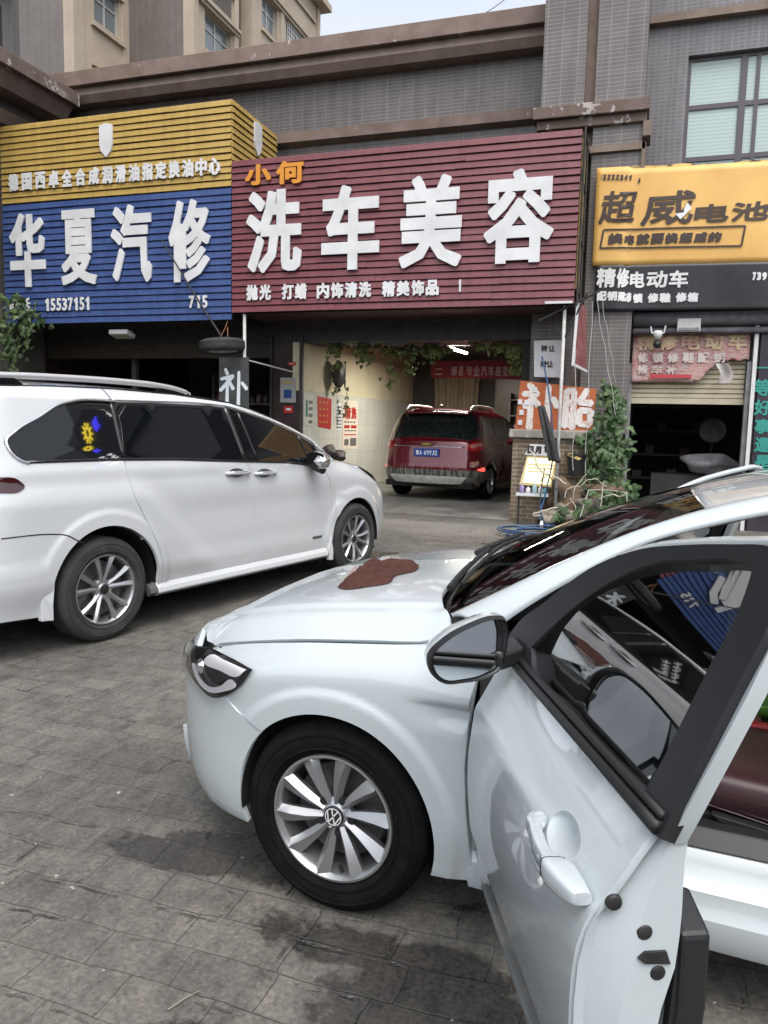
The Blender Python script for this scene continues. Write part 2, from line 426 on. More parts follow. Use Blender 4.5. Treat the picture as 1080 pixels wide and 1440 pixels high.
# ------------------------------------------------------------ ground
def ground_mat():
    m = mat('stone_paving', (.1, .1, .09), .75); q = NB(m); c = q.coord()
    nz = q.n('ShaderNodeTexNoise'); nz.inputs['Scale'].default_value = 2.2; nz.inputs['Detail'].default_value = 5; q.l(c, nz.inputs['Vector'])
    wob = q.n('ShaderNodeVectorMath'); wob.operation = 'MULTIPLY_ADD'
    q.l(nz.outputs['Color'], wob.inputs[0]); wob.inputs[1].default_value = (.10, .08, 0); q.l(c, wob.inputs[2])
    def bricks(vec, mort, c1, c2):
        b = q.n('ShaderNodeTexBrick'); b.offset = .43; b.offset_frequency = 2; b.squash = 1.25; b.squash_frequency = 3
        b.inputs['Scale'].default_value = 1; b.inputs['Brick Width'].default_value = .27; b.inputs['Row Height'].default_value = .155
        b.inputs['Mortar Size'].default_value = mort; b.inputs['Mortar Smooth'].default_value = .6; b.inputs['Bias'].default_value = .1
        b.inputs['Color1'].default_value = (*c1, 1); b.inputs['Color2'].default_value = (*c2, 1); b.inputs['Mortar'].default_value = (*(lerp(.06, .05, .5),)*3, 1)
        q.l(vec, b.inputs['Vector']); return b
    b = bricks(wob.outputs[0], .003, (.126, .122, .112), (.104, .101, .094))
    big = q.noise(c, .55, 6, .65); mid = q.noise(c, 5., 8, .72); fine = q.noise(c, 60., 5, .75)
    vor = q.n('ShaderNodeTexVoronoi'); vor.inputs['Scale'].default_value = 38; q.l(c, vor.inputs['Vector'])
    a = q.mix(.85, b.outputs['Color'], q.ramp(big, [(.3, (.62, .62, .62)), (.5, (1, .98, .95)), (.72, (1.35, 1.28, 1.16))]), 'MULTIPLY')
    a = q.mix(.9, a, q.ramp(mid, [(.28, (.55, .55, .55)), (.5, (1, 1, 1)), (.75, (1.3, 1.28, 1.24))]), 'MULTIPLY')
    a = q.mix(.9, a, q.ramp(fine, [(.3, (.5, .5, .5)), (.7, (1.5, 1.48, 1.45))]), 'MULTIPLY')
    a = q.mix(.7, a, q.ramp(q.noise(q.mapping(c, (1, .35, 1)), 17, 6, .75), [(.32, (.5,)*3), (.5, (1,)*3), (.7, (1.4, 1.36, 1.3))]), 'MULTIPLY')
    # joints filled with earth only here and there, worn flat elsewhere
    n2 = q.n('ShaderNodeTexNoise'); n2.inputs['Scale'].default_value = 14; n2.inputs['Detail'].default_value = 4; q.l(c, n2.inputs['Vector'])
    w2_ = q.n('ShaderNodeVectorMath'); w2_.operation = 'MULTIPLY_ADD'; q.l(n2.outputs['Color'], w2_.inputs[0]); w2_.inputs[1].default_value = (.035, .035, 0); q.l(wob.outputs[0], w2_.inputs[2])
    b2 = bricks(w2_.outputs[0], .0085, (1, 1, 1), (1, 1, 1))
    broken = q.math('MULTIPLY', b2.outputs['Fac'], q.ramp(q.noise(c, 3.3, 6, .72), [(.53, (0, 0, 0)), (.62, (1, 1, 1))]))
    gap = q.math('MULTIPLY', b.outputs['Fac'], q.ramp(q.noise(c, 1.6, 5, .7), [(.46, (.0,)*3), (.74, (.75,)*3)]))
    gap = q.math('MAXIMUM', gap, broken)
    a = q.mix(gap, a, (.026, .025, .023))
    # pale flecks and dark spots trodden into the stone
    sp = q.noise(c, 23., 2, .5)
    a = q.mix(q.ramp(sp, [(.745, (0, 0, 0)), (.765, (1, 1, 1))]), a, (.33, .32, .29))
    a = q.mix(q.ramp(q.noise(c, 9., 3, .6), [(.26, (.75,)*3), (.31, (0, 0, 0))]), a, (.04, .04, .038))
    # water that ran off the cars: darker and glossier, each with its ragged outline
    sep = q.n('ShaderNodeSeparateXYZ'); q.l(c, sep.inputs[0])
    rag = q.noise(c, 3.2, 7, .68)
    wet = None
    for (x, y, rx, ry) in WET:
        dx = q.math('DIVIDE', q.math('SUBTRACT', sep.outputs[0], x), rx); dy = q.math('DIVIDE', q.math('SUBTRACT', sep.outputs[1], y), ry)
        d = q.math('SQRT', q.math('ADD', q.math('MULTIPLY', dx, dx), q.math('MULTIPLY', dy, dy)))
        d = q.math('ADD', d, q.math('MULTIPLY', q.math('SUBTRACT', rag, .5), 2.6))
        k = q.ramp(d, [(.74, (1, 1, 1)), (.93, (0, 0, 0))])
        wet = k if wet is None else q.math('MAXIMUM', wet, k)
    a = q.mix(q.math('MULTIPLY', wet, .8), a, q.mix(1., a, (.28, .28, .29), 'MULTIPLY'))
    q.l(a, q.b.inputs['Base Color'])
    q.l(q.mix(wet, q.ramp(mid, [(.3, (.62,)*3), (.7, (.85,)*3)]), (.22, .22, .22)), q.b.inputs['Roughness'])
    h = q.math('ADD', q.math('MULTIPLY', gap, -1.2), q.math('ADD', q.math('MULTIPLY', mid, .7), q.math('MULTIPLY', fine, .35)))
    h = q.math('ADD', h, q.math('MULTIPLY', vor.outputs['Distance'], .25))
    q.bump(h, .55, .012)
    return m
WET = [(-1.48, 2.22, .30, .10), (-1.18, 2.30, .42, .16), (-.62, 1.98, .55, .12), (-.35, 1.82, .5, .18), (-.95, 1.52, .18, .08), (-.55, 2.9, 1.0, .55), (-4.3, 12.9, 1.5, .35), (-2.4, 8.3, .6, .5), (-.9, 9.9, .8, .4), (-.3, 1.2, .35, .12)]
g = MB(); g.quad((-70, -60, 0), (70, -60, 0), (70, 120, 0), (-70, 120, 0))
o = g.build('paving', ground_mat()); o['kind'] = 'structure'
concrete = noisy('worn_concrete', (.12, .118, .108), (.22, .215, .195), 1.6, .7, .35, bs=22, r2=.3)
g = MB()
g.box(-5.9, -1.9, 14.3, 20.6, .004, .12)
g.add([(-5.9, 12.6, .004), (-1.9, 12.6, .004), (-1.9, 14.3, .12), (-5.9, 14.3, .12), (-5.9, 14.3, .004), (-1.9, 14.3, .004)], [(0, 1, 2, 3), (1, 5, 2), (0, 3, 4)])
o = g.build('garage_floor', concrete); o['kind'] = 'structure'

# ------------------------------------------------------------ the shop building
tile_up = wall_tile('brown_grey_wall_tile', (.140, .122, .112), (.118, .105, .099), (.185, .175, .17), .24, .06, dirt=.8)
tile_pil = wall_tile('pilaster_tile', (.150, .134, .126), (.130, .118, .112), (.26, .245, .235), .24, .06, dirt=.7, gw=.005, bumps=.5)
tile_side = wall_tile('small_dark_tile', (.115, .098, .088), (.098, .086, .08), (.14, .13, .125), .095, .045, dirt=.6)
stone_brown = noisy('brown_painted_render', (.15, .112, .09), (.21, .165, .135), 3., .75, .3)
def peel(name, base, b2, flake, amt, sc=2.2, zs=.6):
    m = noisy(name, base, b2, 3., .75, .3); q = NB(m); c = q.coord()
    f = q.noise(q.mapping(c, (1, 1, zs)), sc*3, 6, .65)
    old = q.b.inputs['Base Color'].links[0].from_socket
    q.l(q.mix(q.ramp(f, [(amt, (0, 0, 0)), (amt + .03, (1, 1, 1))]), old, flake), q.b.inputs['Base Color'])
    return m
stone_peel = peel('flaking_brown_paint', (.165, .12, .10), (.225, .17, .145), (.46, .44, .42), .655)
stone_peel2 = peel('badly_flaking_paint', (.11, .078, .062), (.16, .12, .10), (.38, .36, .34), .57, 1.2, 1.)
dark_steel = noisy('dark_painted_steel', (.018, .018, .02), (.035, .032, .032), 5, .55)
soffit = noisy('dark_red_soffit', (.032, .014, .013), (.05, .025, .022), 2.5, .6)
B = thing('shop_building', 'dark brown tiled shop building with garage bays and flaking brown cornices', 'building', (-2, 14, 0))
def bpart(mb, name, m, parent=B, **kw):
    o = mb.build(name, m, None, M=None, **kw)
    p = parent
    o.parent = p
    if p.type == 'EMPTY': o.matrix_parent_inverse = Matrix.Translation(-root_loc(p))
    return o
def root_loc(p):
    v = Vector((0, 0, 0))
    while p is not None:
        v += Vector(p.location); p = p.parent
    return v
# upper wall over the bays
m = MB(); m.box(-12.6, -1.74, 14.0, 14.4, 3.4, 7.86); bpart(m, 'upper_wall', tile_up)
m = MB()
m.prism([(-12.6, 13.58, 8.16), (-12.6, 13.58, 8.44), (-12.6, 14.6, 8.46), (-12.6, 14.6, 8.16)], (10.86, 0, 0))
m2 = MB(); m2.prism([(-12.6, 13.74, 7.86), (-12.6, 13.66, 8.0), (-12.6, 13.70, 8.16), (-12.6, 14.5, 8.16), (-12.6, 14.5, 7.86)], (10.86, 0, 0))
bpart(m, 'roof_cornice', stone_peel, bevel=.01); bpart(m2, 'cornice_moulding', stone_brown)
m = MB(); m.prism([(-12.6, 13.84, 6.76), (-12.6, 13.82, 6.93), (-12.6, 13.998, 6.97), (-12.6, 13.998, 6.7)], (10.86, 0, 0)); bpart(m, 'sill_band', stone_peel)
# double pilaster
PX0, PX1, PY = -1.72, -.16, 12.95
m = MB()
for a, b in ((PX0, -1.06), (-.90, PX1)): m.box(a, b, PY, 14.4, 1.46, 22)
bpart(m, 'pilaster', tile_pil)
m = MB(); m.box(-1.06, -.90, PY + .14, 14.4, 1.46, 22); bpart(m, 'pilaster_groove', stone_brown)
m = MB()
m.box(PX0 - .10, PX1 + .08, PY - .16, PY + .9, 6.34, 6.52); m.box(PX0 - .05, PX1 + .05, PY - .08, PY + .9, 6.20, 6.34)
bpart(m, 'pilaster_capital', stone_peel2, bevel=.012)
m = MB(); m.box(-1.10, PX1 + .05, PY - .07, PY - .002, 5.80, 5.90); m.box(PX1 + .002, PX1 + .06, PY - .07, PY + .5, 5.30, 5.898); m.box(PX1 + .002, PX1 + .12, PY - .1, PY + .4, 5.98, 6.198); bpart(m, 'pilaster_band', stone_brown)
# garage bay: lintel, columns, inner walls
m = MB(); m.box(-11.9, -1.722, 13.2, 14.0, 2.99, 3.72); bpart(m, 'lintel', dark_steel)
m = MB(); m.box(-11.9, -1.0, 12.02, 13.2, 3.36, 3.40); bpart(m, 'sign_soffit', soffit)
colm = noisy('dark_maroon_column', (.02, .012, .012), (.035, .022, .02), 4, .5)
m = MB(); m.box(-6.5, -5.92, 13.2, 13.8, 0, 2.99); bpart(m, 'column', colm)
m = MB(); m.box(-6.54, -6.5, 13.14, 13.26, 0, 3.1); m.box(-5.94, -5.88, 13.14, 13.2, 0, 3.1); bpart(m, 'door_rail', dark_steel)
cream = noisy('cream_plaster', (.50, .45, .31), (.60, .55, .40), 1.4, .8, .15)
q = NB(cream)
whitetile = wall_tile('white_wall_tile', (.60, .60, .54), (.57, .57, .52), (.50, .50, .45), .9, .3, rough=.2, dirt=.35, gw=.008)
m = MB(); m.box(-6.1, -5.90, 13.8, 20.6, 2.11, 3.4); m.box(-6.1, -5.90, 13.199, 13.8, 2.11, 2.989); bpart(m, 'garage_upper_wall', cream)
m = MB(); m.box(-6.1, -5.884, 13.8, 20.6, 0, 2.11); m.box(-5.919, -5.884, 13.201, 13.8, 0, 2.11); bpart(m, 'garage_tile_wall', whitetile)
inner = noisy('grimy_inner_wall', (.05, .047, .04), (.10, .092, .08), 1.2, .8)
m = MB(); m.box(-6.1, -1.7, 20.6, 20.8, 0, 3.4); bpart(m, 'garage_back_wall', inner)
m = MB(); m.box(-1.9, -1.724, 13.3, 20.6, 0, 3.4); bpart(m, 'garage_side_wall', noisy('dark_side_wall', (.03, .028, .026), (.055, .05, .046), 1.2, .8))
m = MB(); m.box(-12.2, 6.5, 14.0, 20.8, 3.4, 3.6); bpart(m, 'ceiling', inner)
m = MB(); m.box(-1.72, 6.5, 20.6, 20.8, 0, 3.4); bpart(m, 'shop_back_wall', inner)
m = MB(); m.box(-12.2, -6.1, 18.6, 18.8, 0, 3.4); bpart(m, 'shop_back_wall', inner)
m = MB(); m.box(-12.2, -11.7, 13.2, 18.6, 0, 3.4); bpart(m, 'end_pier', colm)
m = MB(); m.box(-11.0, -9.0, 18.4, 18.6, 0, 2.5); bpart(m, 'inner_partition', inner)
m = MB(); m.box(-9.9, -9.8, 13.6, 13.7, 0, 3.0); bpart(m, 'inner_post', inner)
m = MB(); m.box(-11.7, -6.5, 13.25, 13.5, 2.72, 2.99); bpart(m, 'shutter_box', noisy('brown_shutter_box', (.03, .024, .018), (.05, .04, .03), 3, .6))
# brick base and ledge of the pilaster
brick = wall_tile('ochre_base_brick', (.24, .17, .10), (.18, .13, .085), (.33, .30, .25), .21, .07, dirt=.9, rough=.75)
br = [n for n in brick.node_tree.nodes if n.type == 'TEX_BRICK'][0]; br.offset = .5
m = MB(); m.box(-1.88, -.24, 12.52, 13.3, 0, 1.36); m.box(-1.72, PX1, 12.95, 14.4, 0, 1.359); bpart(m, 'brick_base', brick)
m = MB(); m.box(-1.94, -.20, 12.44, 13.2, 1.362, 1.5)
bpart(m, 'base_ledge', peel('chipped_stone_ledge', (.20, .185, .165), (.30, .28, .25), (.42, .40, .37), .62), bevel=.02)
# upper wall and window right of the pilaster
wall_r = wall_tile('plum_grey_tile', (.155, .143, .155), (.135, .126, .14), (.20, .195, .20), .095, .06, dirt=.7)
WX0, WX1, WZ0, WZ1, WY = .47, 3.3, 5.45, 7.55, 14.0
m = MB(); m.box(-.16, WX0, WY, 14.4, 3.4, 8.05); m.box(WX0, WX1, WY, 14.4, WZ1, 8.05); m.box(WX1, 7, WY, 14.4, 3.4, 8.05); m.box(WX0, WX1, WY, 14.4, 3.4, WZ0); bpart(m, 'window_wall', wall_r)
m = MB(); m.box(-.158, 7, 13.86, 14.4, 8.05, 8.17); bpart(m, 'string_course', stone_brown)
m = MB(); m.box(-.158, 7, 13.98, 14.4, 8.17, 22); bpart(m, 'top_wall', wall_r)
framem = mat('grey_window_frame', (.085, .075, .085), .4)
m = MB()
for x in (WX0, 1.27, 1.50, 2.3, WX1 - .06): m.box(x, x + (.055 if x != 1.27 else .10), 14.1, 14.18, WZ0, WZ1)
for z in (WZ0, 5.93, 6.74, WZ1 - .06): m.box(WX0, WX1, 14.103, 14.177, z, z + .075)
fr = bpart(m, 'window', framem)
fr.data.materials[0] = framem
pane = mat('frosted_window', (.30, .46, .46), .4, spec=.3)
q = NB(pane); c = q.coord()
wv = q.n('ShaderNodeTexWave'); wv.wave_type = 'BANDS'; wv.bands_direction = 'Z'; wv.inputs['Scale'].default_value = 5.5; wv.inputs['Distortion'].default_value = 1.2; wv.inputs['Detail'].default_value = 3
q.l(c, wv.inputs['Vector'])
q.l(q.mix(q.ramp(wv.outputs['Fac'], [(.1, (0, 0, 0)), (.95, (1, 1, 1))]), (.37, .46, .46), (.46, .55, .545)), q.b.inputs['Base Color'])
q.bump(q.noise(c, 1.2, 2), .03, .03)
m = MB(); m.box(WX0, WX1, 14.13, 14.15, WZ0, WZ1); o = bpart(m, 'pane', pane, parent=fr)
# right shop: lintel, roller shutter, piers
m = MB(); m.box(-.158, 1.72, 13.36, 13.6, 2.35, 3.42); bpart(m, 'shop_header', noisy('grimy_header', (.10, .075, .07), (.15, .12, .11), 3, .7))
m = MB(); m.box(1.72, 7, 13.25, 14.0, 0, 3.42); bpart(m, 'end_wall', wall_r)
slat = noisy('cream_shutter_slat', (.42, .38, .27), (.50, .46, .34), 3, .45)
m = MB()
z = 2.05
m.box(-.13, 1.58, 13.30, 13.345, 1.96, z)
while z < 3.3:
    m.prism([(-.12, 13.33, z), (-.12, 13.305, z + .012), (-.12, 13.305, z + .062), (-.12, 13.33, z + .074)], (1.69, 0, 0)); z += .076
bpart(m, 'roller_shutter', slat)
rail_m = noisy('galvanised_rail', (.16, .16, .17), (.26, .26, .27), 8, .45)
m = MB(); m.box(1.58, 1.64, 13.18, 13.32, 0, 2.62); bpart(m, 'shutter_rail', rail_m)
m = MB(); m.box(-.158, -.10, 13.2, 13.3, 0, 2.6); bpart(m, 'shutter_rail', rail_m)
m = MB(); m.box(1.645, 1.70, 13.10, 13.25, 0, 3.3); bpart(m, 'door_jamb', noisy('white_jamb', (.55, .55, .55), (.66, .66, .66), 5, .5))
m = MB(); m.tube([(-.13, 13.1, 3.26), (2.4, 13.1, 3.26)], .11, 14); m.tube([(-.13, 13.08, 3.08), (2.4, 13.08, 3.08)], .05, 10)
bpart(m, 'awning_roll', noisy('grey_canvas_roll', (.075, .07, .085), (.12, .115, .13), 7, .8), smooth=True)

# ------------------------------------------------------------ wing on the left
Wg = thing('side_wing', 'dark tiled wing of the block jutting forward above the yellow and blue sign', 'building', (-12.5, 9, 0))
m = MB(); m.box(-16, -11.72, 3, 13.98, 0, 7.6); m.box(-16, -12.4, -2, 13.5, 7.6, 14)
bpart(m, 'wing_wall', tile_side, Wg)
m = MB(); m.box(-16, -12.0, -2, 12.9, 7.9, 14); bpart(m, 'upper_storey', tile_side, Wg)
m = MB(); m.prism([(-11.0, 3, 7.72), (-11.0, 3, 7.98), (-12.6, 3, 8.0), (-12.6, 3, 7.72)], (0, 10.55, 0)); bpart(m, 'wing_cornice', stone_peel2, Wg, bevel=.01)
m = MB(); m.prism([(-11.3, 3, 7.46), (-11.12, 3, 7.72), (-12.6, 3, 7.72), (-12.6, 3, 7.46)], (0, 10.5, 0)); bpart(m, 'cornice_moulding', stone_brown, Wg)
m = MB(); m.prism([(-11.45, 3, 6.9), (-11.3, 3, 7.08), (-11.7, 3, 7.08), (-11.7, 3, 6.9)], (0, 10.4, 0)); bpart(m, 'sill_band', stone_brown, Wg)
m = MB(); m.box(-12.2, -11.7, -2, 12.95, 9.62, 9.9); m.box(-12.2, -11.9, -2, 13.0, 9.9, 10.05); bpart(m, 'storey_band', stone_brown, Wg)
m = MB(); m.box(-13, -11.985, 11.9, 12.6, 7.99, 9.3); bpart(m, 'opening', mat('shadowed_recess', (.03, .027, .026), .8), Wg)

# ------------------------------------------------------------ apartment block behind
A = thing('apartment_block', 'tall brown and beige apartment block with barred windows behind the shop roof', 'building', (-20, 30, 0))
beige = noisy('beige_render', (.36, .30, .235), (.42, .355, .28), .8, .8)
brown = wall_tile('taupe_block_tile', (.145, .128, .112), (.135, .118, .105), (.18, .16, .145), .3, .08, dirt=.5)
wfr = mat('white_window_frame', (.42, .42, .40), .4)
wgl = mat('block_window_glass', (.16, .18, .19), .05, spec=.7)
Xa, Xb = -18.88, -16.15
def face_windows(x, y0, y1, zs, hgt, nm='window', mull=2):
    """windows in a face that looks towards +X"""
    for z in zs:
        m = MB()
        for k in range(mull + 1):
            yy = lerp(y0, y1 - .06, k/mull); m.box(x - .05, x + .03, yy, yy + .06, z, z + hgt)
        m.box(x - .048, x + .028, y0, y1, z, z + .06); m.box(x - .048, x + .028, y0, y1, z + hgt - .06, z + hgt); m.box(x - .046, x + .026, y0, y1, z + hgt*.62, z + hgt*.62 + .05)
        f = bpart(m, nm, wfr, A)
        m = MB(); m.box(x - .03, x - .01, y0 + .01, y1 - .01, z + .01, z + hgt - .01); bpart(m, 'pane', wgl, f)
def face_wall(x, y0, y1, z0, z1, holes, mtl, name):
    m = MB(); ys = sorted({y0, y1} | {v for h in holes for v in h[:2]}); zs = sorted({z0, z1} | {v for h in holes for v in h[2:]})
    for a, b in zip(ys, ys[1:]):
        for c, d in zip(zs, zs[1:]):
            if not any(h[0] <= a and b <= h[1] and h[2] <= c and d <= h[3] for h in holes): m.box(x - .4, x, a, b, c, d)
    bpart(m, name, mtl, A)
FL = [11.5, 14.4, 17.3, 20.2, 23.1]
wA = [(24.1, 25.5, z + .9, z + 2.3) for z in FL]; face_wall(Xa, 23.0, 26.0, 8, 27, wA, beige, 'bay_wall'); face_windows(Xa - .15, 24.1, 25.5, [z + .9 for z in FL], 1.4)
m = MB(); m.box(Xa - 8, Xa - .402, 23.001, 26.0, 8, 27); m.box(Xa - 8, Xb - .402, 26.0, 37.7, 8, 21.9); bpart(m, 'core_wall', brown, A)
m = MB(); m.box(Xa, Xb - .36, 25.985, 26.3, 8, 27); bpart(m, 'front_wall', brown, A)
m = MB()
for z in (14.1, 14.35, 17.2): m.box(Xa, Xb + .08, 25.85, 25.984, z, z + .14)
for z in FL:
    m.box(Xa + .002, Xa + .12, 23.9, 25.7, z + .72, z + .9); m.box(Xa + .002, Xa + .1, 23.9, 25.7, z + 2.3, z + 2.42)
m.box(Xa - .1, Xa + .07, 25.62, 25.98, 8, 27); m.box(Xa - .1, Xa + .05, 22.96, 23.5, 8, 27)
bpart(m, 'trim_band', beige, A)
ys = [(26.9, 28.9), (31.5, 33.0), (33.9, 37.0)]
hb = [(a, b, z + .9, z + 2.35) for a, b in ys for z in FL] + [(29.3, 30.4, 8, 27)]
face_wall(Xb, 26.0, 37.8, 8, 21.9, [h for h in hb if h[3] < 22] + [(29.3, 30.4, 8, 21.9)], beige, 'gable_wall')
for a, b in ys: face_windows(Xb - .2, a, b, [z + .9 for z in FL[:4]], 1.45, mull=3 if b - a > 2 else 2)
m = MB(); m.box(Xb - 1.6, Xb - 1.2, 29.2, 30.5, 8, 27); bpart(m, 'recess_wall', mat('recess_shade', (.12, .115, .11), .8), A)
m = MB()
for z in FL[:4]:
    for a, b in ((26.0, 29.3), (30.4, 37.8)):
        m.box(Xb + .002, Xb + .22, a, b, z + 2.5, z + 2.62); m.box(Xb + .002, Xb + .14, a, b, z + 2.38, z + 2.5)
    for a, b in ys: m.box(Xb + .002, Xb + .1, a - .1, b + .1, z + .76, z + .9)
for y in (26.0, 29.0, 30.42, 33.2, 37.3): m.box(Xb + .001, Xb + .09, y, y + .32, 8, 21.9)
m.box(Xb - 8, Xb + .5, 25.9, 38.1, 21.9, 22.2)
bpart(m, 'trim_band', beige, A)
lou = mat('louvre_grey', (.17, .155, .14), .6)
m = MB()
for z in FL[:4]:
    for k in range(9): m.box(Xb - .12, Xb + .03, 26.95, 28.85, z + .02 + k*.08, z + .06 + k*.08)
bpart(m, 'louvre', lou, A)
m = MB()
for k in range(16): m.box(Xb + .01, Xb + .03, 34.0 + k*.19, 34.03 + k*.19, 18.2, 19.65)
for k in range(8): m.box(Xb + .008, Xb + .028, 34.0, 37.0, 18.2 + k*.2, 18.23 + k*.2)
bpart(m, 'window_grille', mat('white_grille', (.6, .6, .6), .5), A)
S2 = thing('roof_house', 'small beige stair house rising just above the shop roof beside the sky', 'building', (-16.5, 42, 0))
a = py_(444, 72, 42); b = py_(473, 60, 42)
m = MB(); m.box(a.x - 3, b.x - .25, 42, 46, 8, b.z - .5); bpart(m, 'wall', beige, S2)
m = MB(); m.box(a.x - 3.2, b.x, 41.7, 46.3, b.z - .25, b.z); m.box(a.x - 3.1, b.x - .12, 41.85, 46.2, b.z - .5, b.z - .25); bpart(m, 'roof', beige, S2)
# building across the street, behind the viewer; the cars' glass and paint mirror it
Op = thing('street_building', 'plain grey building across the street seen only as a dark reflection in the car windows', 'building', (0, -24, 0))
m = MB(); m.box(-40, -3, -40, -32, 0, 8); m.box(-3, 30, -42, -35, 0, 6); bpart(m, 'wall', noisy('grey_brown_render', (.13, .12, .11), (.18, .165, .15), .6, .8), Op)
m = MB()
for k in range(18):
    for z in (4.2, 7.4): m.box(-33 + k*3.3, -31.2 + k*3.3, -31.98 if k < 9 else -34.98, -31.9 if k < 9 else -34.9, z - 1, z + .4)
bpart(m, 'window', mat('street_window', (.05, .055, .06), .5), Op)
Rb = thing('shop_terrace', 'further dark shopfronts down the street beyond the right edge', 'building', (20, 14, 0))
m = MB(); m.box(7.002, 13.4, 13.2, 16, 0, 22); m.box(13.402, 46, 13.2, 16, 0, 11.3); bpart(m, 'wall', wall_r, Rb)
m = MB(); m.box(7.2, 46, 12.9, 13.19, 3.4, 5.2); bpart(m, 'fascia', noisy('faded_fascia', (.10, .04, .04), (.16, .12, .06), .5, .6), Rb)
m = MB(); m.box(30, 40, -26, 12, 0, 9); bpart(m, 'far_wall', noisy('grey_side_wall', (.05, .047, .045), (.08, .075, .07), .5, .8), Rb)
m = MB(); [m.box(8 + k*5.2, 12.4 + k*5.2, 13.12, 13.199, 0, 3.3) for k in range(7)]; bpart(m, 'dark_bay', mat('dark_bay', (.012, .012, .013), .8), Rb)
# ------------------------------------------------------------ shop signs
def slat_panel(x0, x1, z0, z1, Y, pitch, name, m, parent, T=None, seed=1, cuts=1.9):
    """lapped metal slats, each row made of a few lengths that do not quite line up"""
    q = random.Random(seed); mb = MB(); T = T or (lambda a, b, d: (a, Y - d, b))
    n = max(1, round((z1 - z0)/pitch)); p = (z1 - z0)/n
    for r in range(n):
        x = x0; za = z0 + r*p
        while x < x1 - .01:
            L = min(x1, x + q.uniform(cuts*.7, cuts*1.6))
            if x1 - L < .5: L = x1
            o = q.uniform(-.004, .004); d = q.uniform(0, .006); t = q.uniform(-.004, .004)
            pr = lambda xx, tt: [T(xx, za + .012 + o + tt, .0), T(xx, za + .012 + o + tt, .028 + d), T(xx, za + p - .012 + o + tt, .012 + d), T(xx, za + p + .001, .0)]
            a = pr(x, t); b = pr(L - .003, -t)
            mb.add(a + b, [(0, 1, 5, 4), (1, 2, 6, 5), (2, 3, 7, 6), (0, 3, 2, 1), (4, 5, 6, 7)])
            x = L
    if parent is None: return mb
    return bpart(mb, name, m, parent)
def slat_paint(name, a, b):
    m = mat(name, a, .42); q = NB(m); c = q.coord()
    f = q.noise(q.mapping(c, (1.5, 1.5, 6)), 1.5, 6, .7)
    st = q.noise(q.mapping(c, (9, 9, .5)), 1.2, 4, .6)
    x = q.mix(1., q.ramp(f, [(.3, a), (.7, b)]), q.ramp(st, [(.3, (.82,)*3), (.7, (1.08,)*3)]), 'MULTIPLY')
    q.l(x, q.b.inputs['Base Color']); return m
sl_yel = slat_paint('mustard_slat', (.37, .25, .068), (.45, .31, .095))
sl_blue = slat_paint('blue_slat', (.034, .066, .185), (.052, .09, .24))
sl_mar = slat_paint('maroon_slat', (.135, .036, .046), (.185, .058, .068))
backing = mat('dark_backing', (.006, .006, .007), .8)
letter = noisy('white_letter', (.56, .57, .58), (.68, .69, .70), 2.5, .45)
letter_or = mat('orange_letter', (.62, .26, .035), .45)
def lettering(name, items, Y, m, parent, depth=.05, bold=.02, shear=0., T=None):
    mb = MB(); write(mb, items, T or (lambda a, b, d: (a, Y - .04 - d, b)), depth, bold, shear)
    return bpart(mb, name, m, parent)
def pbox(ch, x0, y0, x1, y1, Y):
    a = py_(x0, y1, Y); b = py_(x1, y0, Y); c = py_(x0, y0, Y); d = py_(x1, y1, Y)
    return (ch, (a.x + c.x)/2, (b.x + d.x)/2, (a.z + d.z)/2, (b.z + c.z)/2)
SY = 12.0
S1 = thing('shop_sign', 'two tone slatted shop sign, mustard yellow above deep blue, with large white letters', 'sign', (-9.1, 12, 3.2))
m = MB(); m.box(-11.52, -6.70, SY + .002, SY + .12, 3.25, 6.84); m.box(-6.82, -6.70, SY + .12, 13.66, 5.2, 6.83); m.box(-11.52, -6.72, SY + .12, 13.2, 3.26, 3.4); bpart(m, 'frame', backing, S1)
slat_panel(-11.52, -6.695, 5.44, 6.84, SY, .107, 'upper_panel', sl_yel, S1, seed=3)
slat_panel(-11.52, -6.695, 3.24, 5.43, SY, .118, 'lower_panel', sl_blue, S1, seed=4)
slat_panel(SY, 13.66, 5.75, 6.84, 0, .107, 'return_panel', sl_yel, S1, T=lambda a, b, d: (-6.70 + d, a, b), seed=5)
off = (0, 250)
big = [pbox(c, x0/3, 250 + y0/3, x1/3, 250 + y1/3, SY) for c, x0, y0, x1, y1 in (('华', 52, 152, 200, 463), ('夏', 268, 137, 415, 453), ('汽', 478, 116, 648, 444), ('修', 720, 95, 895, 442))]
lettering('lettering', big, SY, letter, S1, .03, .034)
txt = '德国西卓全合成润滑油指定换油中心'
its = []
for i, c in enumerate(txt):
    t = i/15
    x0 = lerp(15, 296, t); yb = lerp(270, 247, t); yt = lerp(246, 222.5, t)
    its.append(pbox(c, x0, yt, x0 + lerp(13.6, 16, t), yb, SY))
lettering('small_lettering', its, SY, letter, S1, .02, .012)
its = [pbox('电', 16.5, 420, 31, 440, SY), pbox('话', 33, 419.5, 45, 439.5, SY)]
for i, c in enumerate('15537151'): its.append(pbox(c, 66 + i*8.1, 420.5 - i*.35, 72.5 + i*8.1, 438 - i*.2, SY))
for i, c in enumerate('715'): its.append(pbox(c, 268 + i*9.2, 416.5 - i*.3, 275.5 + i*9.2, 434, SY))
its += [pbox('.', 51, 426, 53, 428, SY), pbox('.', 51, 434, 53, 436, SY)]
lettering('phone_lettering', its, SY, letter, S1, .015, .009)
def shield(T):
    pts = [(-.135, .25), (.0, .285), (.135, .25), (.135, -.08), (.10, -.19), (0, -.29), (-.10, -.19), (-.135, -.08)]
    return MB().prism([T(a, b, .05) for a, b in pts], Vector(T(0, 0, 0)) - Vector(T(0, 0, .045)))
c = py_(151, 198, SY)
